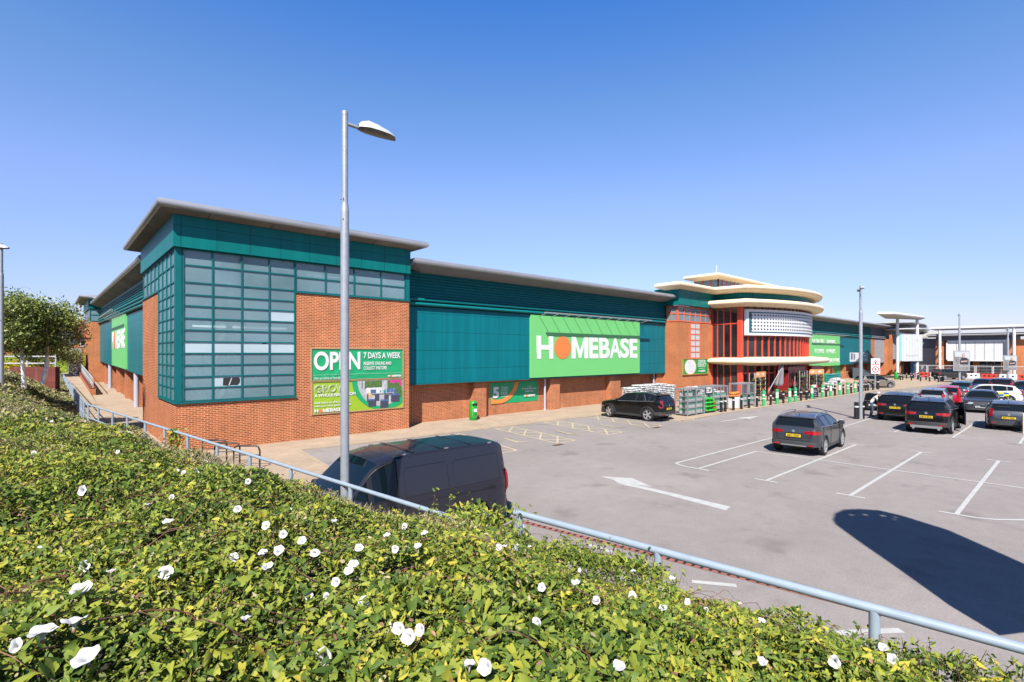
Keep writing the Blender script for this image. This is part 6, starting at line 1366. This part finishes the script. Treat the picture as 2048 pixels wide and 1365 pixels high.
def leaf_mat(name, stops, trans=.26, rough=.6):
    m = bpy.data.materials.new(name); m.use_nodes = True; nt = m.node_tree; b = nt.nodes["Principled BSDF"]; g = nd(m,"ShaderNodeNewGeometry")
    cr = nd(m,"ShaderNodeValToRGB"); e = cr.color_ramp.elements
    for i,(p,c) in enumerate(stops):
        if i < 2: e[i].position = p; e[i].color = (*c,1)
        else: q = e.new(p); q.color = (*c,1)
    n = nd(m,"ShaderNodeTexNoise"); n.inputs["Scale"].default_value = 1.3; n.inputs["Detail"].default_value = 3; lk(m,g.outputs["Position"],n.inputs["Vector"])
    mr = nd(m,"ShaderNodeMapRange"); mr.inputs[1].default_value=.3; mr.inputs[2].default_value=.7; mr.inputs[3].default_value=-.22; mr.inputs[4].default_value=.22; lk(m,n.outputs[0],mr.inputs[0])
    a = nd(m,"ShaderNodeMath"); a.operation='ADD'; lk(m,g.outputs["Random Per Island"],a.inputs[0]); lk(m,mr.outputs[0],a.inputs[1]); lk(m,a.outputs[0],cr.inputs[0])
    lk(m,cr.outputs[0],b.inputs["Base Color"]); b.inputs["Roughness"].default_value = rough; b.inputs["Specular IOR Level"].default_value = .25
    tl = nd(m,"ShaderNodeBsdfTranslucent"); lk(m,cr.outputs[0],tl.inputs[0]); mx = nd(m,"ShaderNodeMixShader"); mx.inputs[0].default_value = trans
    lk(m,b.outputs[0],mx.inputs[1]); lk(m,tl.outputs[0],mx.inputs[2]); lk(m,mx.outputs[0],nt.nodes["Material Output"].inputs[0]); return m
BIND = leaf_mat("bindweed_leaf", [(0,(.04,.078,.014)),(.28,(.095,.15,.023)),(.6,(.18,.225,.032)),(.9,(.28,.29,.036)),(1,(.38,.33,.045))])
PRIV = leaf_mat("privet_leaf", [(0,(.03,.05,.014)),(.4,(.10,.125,.03)),(.75,(.21,.22,.055)),(1,(.29,.25,.09))], .18)
DRYL = leaf_mat("dry_leaf", [(0,(.10,.09,.045)),(.4,(.24,.20,.11)),(.75,(.36,.31,.19)),(1,(.16,.19,.05))], .15, .8)
BIRCH = leaf_mat("birch_leaf", [(0,(.06,.09,.02)),(.4,(.15,.20,.045)),(.8,(.27,.31,.085)),(1,(.42,.44,.18))], .28, .38)
HEART = np.array([(0,0,0),(0,.3,-.04),(0,.65,-.09),(0,1.0,-.17),(-.19,-.16,.02),(-.31,-.05,.05),(-.27,.27,.05),(-.15,.64,.0),(.19,-.16,.02),(.31,-.05,.05),(.27,.27,.05),(.15,.64,.0)])
HF = [(0,1,6,5),(0,5,4),(1,2,7,6),(2,3,7),(0,9,10,1),(0,8,9),(1,10,11,2),(2,11,3)]
OVAL = np.array([(0,0,0),(0,.5,-.03),(0,1,-.06),(-.24,.3,.05),(-.2,.7,.03),(.24,.3,.05),(.2,.7,.03)]); OF = [(0,1,4,3),(1,2,4),(0,5,6,1),(1,6,2)]
def leaves(name, pos, size, tilt, material, parent, shape=HEART, faces=HF, up=(-.25,-.25,.93), seed=1):
    r = np.random.default_rng(seed); n = len(pos); u = np.array(up); N = u[None]+r.normal(0,tilt,(n,3)); N /= np.linalg.norm(N,axis=1,keepdims=True)
    a = r.normal(0,1,(n,3)); T = a - (a*N).sum(1,keepdims=True)*N; T /= np.linalg.norm(T,axis=1,keepdims=True); B = np.cross(N,T)
    sh = np.repeat(shape[None], n, 0).copy(); sh[:,:,2] *= r.uniform(.2,2.2,(n,1)); sh[:,:,0] *= r.uniform(.75,1.15,(n,1)); k3 = 3 if len(shape) > 8 else 2; sh[:,k3,2] += r.normal(-.05,.14,n); sh[:,:,2] += (sh[:,:,1]**2)*r.normal(0,.22,(n,1))
    V = pos[:,None,:] + (sh[:,:,0:1]*B[:,None]+(sh[:,:,1:2]-.4)*T[:,None]+sh[:,:,2:3]*N[:,None])*size[:,None,None]
    k = shape.shape[0]; off = (np.arange(n)*k)[:,None]; fl = np.concatenate([np.array(f) for f in faces]); li = (off+fl[None]).ravel()
    tot = np.tile([len(f) for f in faces], n); st = np.concatenate([[0],np.cumsum(tot)[:-1]])
    off_p = np.array(parent_loc(parent)) if parent else 0
    me = bpy.data.meshes.new(name); me.vertices.add(n*k); me.vertices.foreach_set("co",(V.reshape(-1,3)-off_p).ravel()); me.loops.add(len(li)); me.loops.foreach_set("vertex_index",li.astype(np.int32))
    me.polygons.add(len(tot)); me.polygons.foreach_set("loop_start",st.astype(np.int32)); me.polygons.foreach_set("loop_total",tot.astype(np.int32)); me.polygons.foreach_set("use_smooth",np.ones(len(tot),bool)); me.update(calc_edges=True); me.materials.append(material)
    o = bpy.data.objects.new(name, me); sc.collection.objects.link(o)
    if parent: o.parent = parent
    return o
def vn(x, y, s, ph):      # smooth patchy field, -1..1
    return (np.sin(s*x+.7*s*y+ph)+np.sin(.6*s*x-1.1*s*y+2*ph)+np.sin(1.7*s*x+1.3*s*y+3*ph)*.6)/2.6
def scatter(n, y0, y1, tmax, seed, tmin=.02):
    r = np.random.default_rng(seed); y = r.uniform(y0,y1,n); t = tmin+(tmax-tmin)*r.uniform(0,1,n); x = XRn(y)-t
    d = np.hypot(x,y); ang = np.degrees(np.arctan2(y,x)); ok = (d > .75) & (ang > -2) & (ang < 99) & (y < 62); return x[ok], y[ok], t[ok], d[ok], r
hedge = thing("bindweed_hedge", "tangled bank hedge smothered in bindweed with white trumpet flowers, before the railing", "hedge", (1.5, 3.0, 2.2))
P_, S_ = [], []; Pp, Sp, Pd, Sd = [], [], [], []
for (n, y0, y1, tm, sz, sp_) in ((150000,-.6,3.2,4.7,.0255,.016),(140000,3.0,8.5,4.4,.027,.018),(70000,8.3,20,4.2,.038,.032),(34000,19.5,62,6.0,.085,.085)):
    x, y, t, d, r = scatter(n, y0, y1, tm, int(n)+3)
    f = vn(x,y,1.15,.5); dry = np.clip(1.7-np.hypot((x-2.45)/1.1,(y-6.6)/2.2),0,1)+np.clip(1.1-np.hypot((x-1.6)/.7,(y-8.8)/1.6),0,.6); z = hz(x,y); q = r.uniform(0,1,len(x))
    far = np.clip((d-6)/6,0,1); pr_b = np.clip(.72+.5*f-.66*far,.08,.95)*(1-.93*dry); isb = q < pr_b; isd = (~isb) & (r.uniform(0,1,len(x)) < np.clip(dry*1.3+.5*far+.085,0,.9)); isp = ~(isb|isd)
    dep = np.abs(r.normal(0,1,len(x))); lump = .05*vn(x,y,5.5,1.3)+.035*vn(x,y,11,2.1)
    zz = z + lump - .075*dep + .02; hole = (vn(x,y,4.2,4.0) > .62); zz = zz - hole*.10
    pos = np.stack([x,y,zz],1)
    P_.append(pos[isb]); S_.append(sz*np.exp(r.normal(0,.30,isb.sum()))*(1+.55*np.clip(1.6-d[isb]*.55,0,1)*np.clip(1.5-x[isb]*.8,0,1)))
    Pp.append(pos[isp]); Sp.append(sp_*np.exp(r.normal(0,.28,isp.sum()))); Pd.append(pos[isd]); Sd.append(sp_*1.5*np.exp(r.normal(0,.3,isd.sum())))
o = leaves("bindweed_foliage", np.concatenate(P_), np.concatenate(S_), .78, BIND, hedge, seed=2); tag(o, kind="stuff")
o = leaves("privet_foliage", np.concatenate(Pp), np.concatenate(Sp), .8, PRIV, hedge, OVAL, OF, seed=3); tag(o, kind="stuff")
o = leaves("dry_foliage", np.concatenate(Pd), np.concatenate(Sd), .9, DRYL, hedge, OVAL, OF, seed=4); tag(o, kind="stuff")
# upright dense privet understorey everywhere so the soil rarely shows
x, y, t, d, r = scatter(80000,-.6,24,4.6,99); zz = hz(x,y)-.10-.07*np.abs(r.normal(0,1,len(x))); o = leaves("inner_foliage", np.stack([x,y,zz],1), np.where(d<6,.026,.045)*np.exp(r.normal(0,.2,len(x))), .8, PRIV, hedge, OVAL, OF, seed=6); tag(o, kind="stuff")
# twining stems and dry twigs
def curls(n, y0, y1, tm, L, rad, lift, seed, wob=.6):
    x, y, t, d, r = scatter(n,y0,y1,tm,seed); m = MB()
    for i in range(len(x)):
        a = r.uniform(0,6.28); pts = []; px, py = x[i], y[i]; l = L*r.uniform(.5,1.4)
        for k in range(7):
            u = k/6; a += r.normal(0,wob*.5); pts.append((px,py,float(hz(np.array(px),np.array(py)))+lift*math.sin(math.pi*min(u*1.1,1))*r.uniform(.5,1.2)-.02)); px += math.cos(a)*l/6; py += math.sin(a)*l/6
            if px > XRL(py)-.02: px = XRL(py)-.02
        m.tube(pts, [rad*(1-.6*k/6) for k in range(7)], 4, caps=False)
    return m
o = curls(1000,-.5,9,4.4,.36,.0027,.055,21).build("twining_stem", mat("vine_stem",(.17,.075,.04),.7,rand=.4), hedge, smooth=True); tag(o, kind="stuff")
m = MB(); x, y, t, d, r = scatter(11000,4.2,11,2.4,33,0)
for i in range(len(x)):
    w = math.exp(-((x[i]-2.5)/1.1)**2-((y[i]-7.2)/2.2)**2)
    if r.uniform() > w+.06: continue
    z = float(hz(x[i],y[i])); a = r.uniform(0,6.28); l = r.uniform(.05,.2); p = Vector((x[i],y[i],z-.05)); q = p+Vector((math.cos(a)*l*.6,math.sin(a)*l*.6,l*r.uniform(.4,1.0))); m.tube([tuple(p),tuple(p.lerp(q,.5)+Vector((r.normal(0,.01),r.normal(0,.01),0))),tuple(q)],[.0045,.0035,.002],3,caps=False)
o = m.build("dry_twig", mat("straw_twig",(.38,.31,.19),.8,rand=.35), hedge); tag(o, kind="stuff")
# sprigs of bindweed standing up along the rail
x, y, t, d, r = scatter(420,-.5,9,.5,44,.0); P2, S2 = [], []; m = MB()
for i in range(len(x)):
    if r.uniform() > .5+.5*math.sin(y[i]*2.3+1): continue
    z = float(hz(x[i],y[i])); h = r.uniform(.05,.24)*(1.5 if 3.9 < y[i] < 5.2 else .8); lx, ly = r.normal(0,.05), r.normal(0,.05); m.tube([(x[i],y[i],z-.05),(x[i]+lx*.4,y[i]+ly*.4,z+h*.5),(x[i]+lx,y[i]+ly,z+h)],[.0025,.002,.0012],4,caps=False)
    for k in range(int(4+h*30)): u = r.uniform(.1,1); P2.append((x[i]+lx*u+r.normal(0,.025),y[i]+ly*u+r.normal(0,.025),z+h*u)); S2.append(r.uniform(.022,.055))
o = m.build("sprig_stem", mat("vine_stem",(.17,.075,.04),.7,rand=.4), hedge, smooth=True); tag(o, kind="stuff")
o = leaves("sprig_foliage", np.array(P2), np.array(S2), 1.0, BIND, hedge, seed=8); tag(o, kind="stuff")
# a leafy tuft where the handrails meet
r = np.random.default_rng(77); n = 900; c = np.array([3.62,4.62,2.02]); pos = c+r.normal(0,1,(n,3))*np.array([.20,.24,.11]); o = leaves("tuft_foliage", pos, .06*np.exp(r.normal(0,.25,n)), .9, BIND, hedge, seed=9); tag(o, kind="stuff")
x, y, t, d, r = scatter(1100,-.5,7,4.5,71); zz = hz(x,y)+r.uniform(.0,.06,len(x)); o = leaves("pink_bud", np.stack([x,y,zz],1), .022*np.exp(r.normal(0,.2,len(x))), 1.2, leaf_mat("pink_sepal",[(0,(.16,.07,.05)),(1,(.30,.17,.11))],.1), hedge, OVAL, OF, seed=12); tag(o, kind="stuff")
# flowers: five lobed white trumpets
def trumpet(name, R_, seed, half=False):
    r = np.random.default_rng(seed); m = MB(); n = 25; rings = []
    for rr, h in ((.05,0),(.10,.25),(.16,.5),(.34,.78),(.7,.95),(1.0,1.0)):
        ring = []
        for k in range(n):
            a = 2*math.pi*k/n; lob = 1-(.10*(.5-.5*math.cos(5*a)) if rr > .5 else 0)+(.06*math.sin(3*a+seed) if rr > .5 else 0); ring.append((R_*rr*lob*math.cos(a), R_*rr*lob*math.sin(a), R_*1.25*h+(R_*.10*math.sin(5*a+seed)+R_*.10*math.sin(2*a+seed) if rr > .6 else 0)))
        rings.append(ring)
    m.loft(rings, caps=False); m.face(rings[1]); m.m = 1; m.lathe([(R_*.05,-R_*.06),(R_*.17,R_*.08),(R_*.16,R_*.3),(R_*.1,R_*.38)],8); return m
PETAL = mat("white_petal",(.70,.70,.70),.6,noise=0); b_ = PETAL.node_tree.nodes["Principled BSDF"]; b_.inputs["Subsurface Weight"].default_value = 0
SEPAL = mat("sepal_pink_green",(.30,.16,.09),.6,noise=.3,nscale=60)
XTRA = [(.55,3.6,.04),(1.0,4.4,.045),(.3,6.4,.05),(1.9,4.2,.045),(2.3,5.2,.05),(1.5,5.6,.045),(2.7,3.3,.045),(1.9,3.2,.05),(2.6,2.6,.045),(3.1,1.6,.045),(1.3,1.3,.045),(.5,1.9,.05),(.3,1.65,.055),(1.75,2.0,.045),(2.4,2.2,.04),(3.4,2.9,.045),(.2,2.75,.045),(.75,7.9,.055),(1.6,8.6,.055),(.05,9.2,.06)]
FL = [(0.09,2.25,.087),(0.06,2.07,.095),(-0.01,2.05,.088),(0.09,1.91,.095),(0.65,1.56,.078),(0.62,2.53,.073),(0.7,2.33,.071),(0.44,2.98,.068),(0.14,3.0,.07),(0.37,2.51,.07),(0.44,5.32,.055),(0.19,4.3,.084),(-0.06,5.16,.06),(0.68,4.01,.05),(0.76,4.75,.055),(0.76,3.97,.05),(1.37,6.78,.069),(1.4,6.56,.055),(0.93,3.46,.055),(0.4,3.35,.05),(0.74,2.92,.055),(0.8,2.67,.06),(0.84,2.55,.05),(0.9,2.47,.055),(0.78,2.43,.06),(0.93,2.4,.055),(0.72,2.45,.055),(1.21,2.85,.055),(1.1,2.29,.055),(1.02,2.18,.06),(0.99,2.16,.062),(0.94,2.16,.06),(0.92,1.86,.055),(0.87,2.11,.05),(0.8,2.13,.055),(1.56,2.45,.06),(1.29,2.09,.05),(1.55,2.65,.055),(1.22,2.25,.05),(1.2,2.14,.045),(0.89,1.54,.06),(0.88,1.46,.06),(0.94,1.48,.05),(2.08,2.26,.066),(3.32,3.43,.06),(1.57,1.83,.04),(3.53,3.91,.051),(1.54,1.52,.05),(1.66,1.44,.055),(1.69,1.34,.055),(2.42,1.68,.065),(3.39,2.1,.07),(3.88,2.3,.07),(3.64,2.52,.067),(2.08,1.28,.055),(2.73,1.52,.055),(2.78,1.13,.055),(3.93,1.76,.05),(3.98,.86,.075),(2.25,.64,.065),(2.61,.53,.065),(2.02,.82,.055),(1.7,1.14,.045),(0.9,1.08,.06),(1.19,.87,.05),(0.86,1.13,.05),(-0.03,3.45,.045),(-.06,2.06,.05)]
protos = [trumpet("flower", 1.0, s) for s in (1,2,3)]; pm_ = []
for k, p in enumerate(protos): o = p.build("flower", [PETAL, SEPAL], hedge, smooth=True, angle=60, world=False); pm_.append(o)
rf = random.Random(9); FL = FL + XTRA
for i, (x, y, s) in enumerate(FL):
    o = pm_[i] if i < 3 else pm_[i % 3].copy()
    if i >= 3: sc.collection.objects.link(o); o.parent = hedge
    R0 = s*.40; z = float(hz(np.array(x),np.array(y))); d = Vector((-x-.5*y+rf.uniform(-.5,.5),-y+rf.uniform(-.8,.8),0)).normalized(); el = rf.choice((rf.uniform(10,40),rf.uniform(35,85),rf.uniform(70,100))); v = Vector((d.x*math.cos(R(el)),d.y*math.cos(R(el)),math.sin(R(el))))
    o.rotation_mode = 'QUATERNION'; o.rotation_quaternion = v.to_track_quat('Z','Y'); o.scale = (R0*rf.uniform(.75,1.1),R0*rf.uniform(.8,1.1),R0*rf.uniform(.8,1.3)); o.location = Vector((x,y,z+.015)) - hedge.location
bm_ = MB(); bm_.lathe([(.05,0),(.2,.12),(.2,.35),(.1,.42)],8); bm_.m = 1; bm_.lathe([(.08,.4),(.13,.8),(.2,1.3),(.12,1.6),(.02,1.7)],8); bud = bm_.build("flower_bud",[SEPAL,mat("bud_cream",(.68,.62,.5),.6)],hedge,smooth=True,angle=60,world=False)
x, y, t, d, r = scatter(60,-.1,3.4,4.0,66)
for i in range(min(len(x),12)):
    o = bud if i == 0 else bud.copy()
    if i: sc.collection.objects.link(o); o.parent = hedge
    o.location = Vector((x[i],y[i],float(hz(x[i],y[i]))+.0))-hedge.location; o.rotation_euler = (R(r.uniform(-50,50)),R(r.uniform(-50,50)),r.uniform(0,6)); s = r.uniform(.02,.03); o.scale = (s,s,s)
# ------------------------------------------------------------------ trees behind the bank
def tree(name, label, base, h, crown_c, crown_r, n, seed, trunk_r=.08, leaf=.10, material=BIRCH, bark=None, lean=(0,0), group=None, stems=1):
    t = thing(name, label, "tree", base, group=group); r = np.random.default_rng(seed); bx, by, bz = base; cc = np.array(crown_c); cr_ = np.array(crown_r); m = MB()
    topp = Vector(crown_c)+Vector((0,0,crown_r[2]*.6)); b0_ = Vector(base); ctl = [b0_, b0_.lerp(topp,.3)+Vector((lean[0],lean[1],0)), b0_.lerp(topp,.65)+Vector((lean[0]*.4,lean[1]*.4,0)), topp]
    m.tube([tuple(p) for p in ctl], [trunk_r,trunk_r*.8,trunk_r*.5,trunk_r*.12], 10); m.build("trunk", bark or mat("white_birch_bark",(1.1,1.05,.98),.8,noise=.45,nscale=7), t, smooth=True, angle=60)
    m = MB(); cen = []
    for k in range(34):
        q = r.normal(0,1,3); q /= np.linalg.norm(q); q = q*(r.uniform(.35,1.0)**.6); c = cc+q*cr_*r.uniform(.8,1.12); cen.append(c); s = ctl[1].lerp(ctl[3], r.uniform(.15,.8)); e = Vector(c); mid = s.lerp(e,.5)+Vector((0,0,.15))
        m.tube([tuple(s),tuple(mid),tuple(e)],[trunk_r*.32,trunk_r*.2,.012],5)
    m.build("limb", bark or mat("birch_limb",(.22,.17,.13),.85,noise=.4,nscale=9), t, smooth=True)
    cen = np.array(cen); idx = r.integers(0,len(cen),n); sp_ = (cr_.mean()*.30); q = r.normal(0,1,(n,3)); pos = cen[idx]+q*np.array([sp_,sp_,sp_*.75])*r.uniform(.4,1.0,(n,1)); ex = ((pos-cc)/cr_); rad = np.linalg.norm(ex,axis=1); pos = cc+(pos-cc)/np.maximum(1,rad/1.3)[:,None]
    o = leaves("crown", pos, leaf*np.exp(r.normal(0,.2,n)), 1.1, material, t, OVAL, OF, up=(-.15,-.15,.5), seed=seed); return t
GT = "white stemmed birches on the bank"
tree("birch_tree","white stemmed birch nearest the shop on the bank top",(-.15,31.9,2.6),6,(.0,31.3,5.1),(1.2,1.5,1.25),12000,1,.105,.11,group=GT,lean=(.1,0))
tree("birch_tree","second white stemmed birch from the shop on the bank top",(-.75,31.2,2.45),6,(-.95,30.8,5.2),(1.15,1.5,1.3),11000,2,.09,.11,group=GT)
tree("birch_tree","third white stemmed birch from the shop with a thin stem",(-1.7,34.5,2.4),6,(-1.75,34.3,5.5),(1.15,1.4,1.3),9000,3,.06,.11,group=GT)
tree("birch_tree","birch behind the other birches, hiding the tall lamp's post",(-3.0,32.5,2.4),6.5,(-3.0,32.2,5.4),(1.3,1.4,1.4),8000,4,.08,.11,group=GT)
def shrub(label, c, r3, n, material, seed, leaf=.1, name="shrub"):
    t = thing(name, label, "shrub", (c[0],c[1],c[2]-r3[2])); r = np.random.default_rng(seed); q = r.normal(0,1,(n,3)); q /= np.linalg.norm(q,axis=1,keepdims=True); q *= r.uniform(.75,1.05,(n,1)); q[:,2] = np.abs(q[:,2])*1.0-.1; lump = 1+.15*np.sin(q[:,0:1]*5+seed)+.12*np.sin(q[:,1:2]*7+seed*2)
    o = leaves("foliage", np.array(c)+q*lump*np.array(r3)-np.array([0,0,r3[2]*.5]), leaf*np.exp(r.normal(0,.2,n)), .9, material, t, OVAL, OF, seed=seed)
    m = MB(); m.cyl((c[0],c[1],c[2]-r3[2]-.2),(c[0],c[1],c[2]),.06,n=6); m.build("stem", SOIL, t); return t
YEL = leaf_mat("golden_leaf",[(0,(.22,.18,.01)),(.5,(.42,.34,.015)),(1,(.55,.45,.03))],.2,.6); LIM = leaf_mat("lime_leaf",[(0,(.10,.16,.015)),(.5,(.20,.27,.02)),(1,(.32,.36,.03))],.2,.6)
shrub("wide lime green clipped hedge mound beside the far brick tower",(1.3,88,2.7),(4.2,5,2.0),9000,LIM,5,.22); shrub("golden shrub left of the lime mound",(-2.0,84,2.9),(1.7,2,1.1),4000,YEL,6,.16); shrub("orange yellow low shrub behind the ramp rail",(-4.4,82,2.6),(2.2,2,.9),4000,YEL,7,.16)
shrub("broad golden shrub behind the birch farthest from the shop",(-8.5,82,2.7),(2.6,2,1.0),4000,YEL,8,.18); shrub("dark round bush behind the birch stems",(-5.5,92,3.3),(2.2,2.2,2.0),5000,PRIV,9,.2); shrub("ivy clump round the lamp post foot on the bank",(-1.75,30.6,2.9),(.45,.45,.75),1500,PRIV,10,.09); shrub("pale olive bush behind the second birch",(-3.6,90,3.2),(2.6,2.2,1.6),5000,LIM,12,.2)
tree("dark_tree","dark young tree beyond the ramp with a drooping crown",(-.4,78,2.2),4,(.2,78,3.9),(2.6,2.4,1.5),6000,13,.08,.2,PRIV,bark=mat("dark_bark",(.08,.06,.05),.9))
# ivy scrap climbing the railing near the tower
r = np.random.default_rng(5); n = 260; pos = np.stack([3.02+r.normal(0,.09,n), 15.6+r.normal(0,.12,n), 1.85+r.uniform(-.35,.22,n)],1); t = thing("railing_creeper","scrap of creeper climbing the railing in front of the tower corner","climbing plant",(2.42,15.6,1.5)); leaves("foliage",pos-np.array([.6,0,0]),.07*np.exp(r.normal(0,.2,n)),.9,BIND,t,seed=15)
# ------------------------------------------------------------------ ramp, low walls and houses behind
m = MB(); m.loft([[(1.3,46,.12),(2.72,46,.12),(2.72,46,.2),(1.3,46,.2)],[(1.3,95,1.9),(2.72,95,1.9),(2.72,95,2.0),(1.3,95,2.0)]]); o = m.build("ramp_path", PAVER); tag(o, kind="structure")
t = thing("ramp_wall","dark red brick wall with sloping top beside the ramp","wall",(2.85,57,0)); m = MB(); m.loft([[(2.75,57,0),(3.1,57,0),(3.1,57,.95),(2.75,57,.95)],[(2.75,95,0),(3.1,95,0),(3.1,95,2.5),(2.75,95,2.5)]]); m.build("brickwork", BRICK_ORANGE, t); m = MB(); m.loft([[(2.7,57,.954),(3.15,57,.954),(3.15,57,1.03),(2.7,57,1.03)],[(2.7,95,2.504),(3.15,95,2.504),(3.15,95,2.58),(2.7,95,2.58)]]); m.build("coping", BRICK_DARK, t)
railing("white railing on the ramp wall beside the shop", 57.2, 95, 2.0, list(np.arange(57.2,95.1,1.9)), name="ramp_railing", x=lambda y: 2.93, z_of=lambda y: 1.85+.0408*(y-57), zdrop=.85, material=mat("white_rail_paint",(.62,.64,.66),.45))
t = thing("ramp_end_railing","short white railing across the head of the ramp","railing",(1.0,95,2.3)); m = MB(); 
for z in (3.45,3.05): m.cyl((2.9,95,z),(-2.6,95.5,z),.035,n=8)
for x in (2.9,1.0,-.9,-2.6): m.cyl((x,95.2,2.1),(x,95.2,3.45),.04,n=8)
m.build("rails", mat("white_rail_paint",(.62,.64,.66),.45), t, smooth=True); t2 = thing("ramp_head_wall","dark red brick wall closing the head of the ramp","wall",(0,96,2)); m = MB(); m.box(-4,96,1.5,2.9,96.3,2.75); m.build("brickwork", BRICK_ORANGE, t2)
def wallbox(label, a, b, z0, z1, th, name="low_wall", mt=BRICK_DARK, railz=None):
    t = thing(name, label, "wall", (a[0],a[1],z0)); A = Vector((*a,0)); B = Vector((*b,0)); n = (B-A).normalized(); n = Vector((-n.y,n.x,0))*th/2; m = MB(); m.loft([[tuple(p+Vector((0,0,z))) for p in (A-n,B-n,B+n,A+n)] for z in (z0,z1)]); m.build("brickwork", mt, t); return t
wallbox("low dark red brick wall behind the birch stems",(-1.75,47.3),(.5,45.3),1.2,3.1,.35)
t = thing("bank_top_railing","weathered two rail fence above the low dark brick wall","railing",(-2,47.5,2.4)); m = MB(); WR = mat("weathered_rail",(.5,.5,.5),.6,noise=.2,nscale=4)
for z in (3.78,3.32): m.tube([(-5.2,50.9,z),(.42,45.9,z)],.05,8)
for q in (0,.25,.5,.75,1): m.cyl((-5.2+5.62*q,50.9-5*q,2.4),(-5.2+5.62*q,50.9-5*q,3.8 if q < 1 else 3.95),.05,n=8)
m.build("rails", WR, t, smooth=True)
TILE = brick_mat("red_roof_tile",(.26,.075,.045),(.2,.06,.04),(.1,.035,.03),bw=.3,rh=.18,ms=.02,noise=.2); SLATE = mat("slate_roof",(.075,.075,.09),.7,noise=.2,nscale=3)
def house(label, c, w, d, eave, ridge, rz, roof, z0=2.0):
    t = thing("brick_house", label, "house", (c[0],c[1],z0), R(rz)); m = MB(); m.box(-w/2,-d/2,0,w/2,d/2,eave); m.build("wall", BRICK_ORANGE, t, world=False)
    m = MB(); m.loft([[(-w/2-.4,-d/2-.4,eave),(-w/2-.4,0,ridge),(-w/2-.4,d/2+.4,eave)],[(w/2+.4,-d/2-.4,eave),(w/2+.4,0,ridge),(w/2+.4,d/2+.4,eave)]]); m.build("roof", roof, t, world=False)
    for i in range(3):
        x = -w/2+w*(i+.5)/3; m = MB(); m.box(x-.7,-d/2-.04,eave-1.7,x+.7,-d/2+.02,eave-.5); f = m.build("window", WHITE, t, world=False); m = MB(); m.box(x-.6,-d/2-.05,eave-1.6,x+.6,-d/2-.041,eave-.6); m.build("pane", GLASS, f, world=False)
        m = MB(); m.box(x-.9,-d/2-.09,eave-1.85,x+.9,-d/2-.042,eave-1.72); m.build("sill", WHITE, f, world=False)
    m = MB(); m.box(-w/2-.4,-d/2-.45,eave-.2,w/2+.4,-d/2-.3,eave-.02); m.build("fascia_board", mat("dark_fascia",(.05,.04,.04),.6), t, world=False); return t
house("low brick house with slate roof behind the birches",(-8.0,118),22,9,3.6,6.0,5,SLATE); house("taller house with red tiled roof behind the slate roofed one",(-1,140),18,10,5.2,9.0,8,TILE)
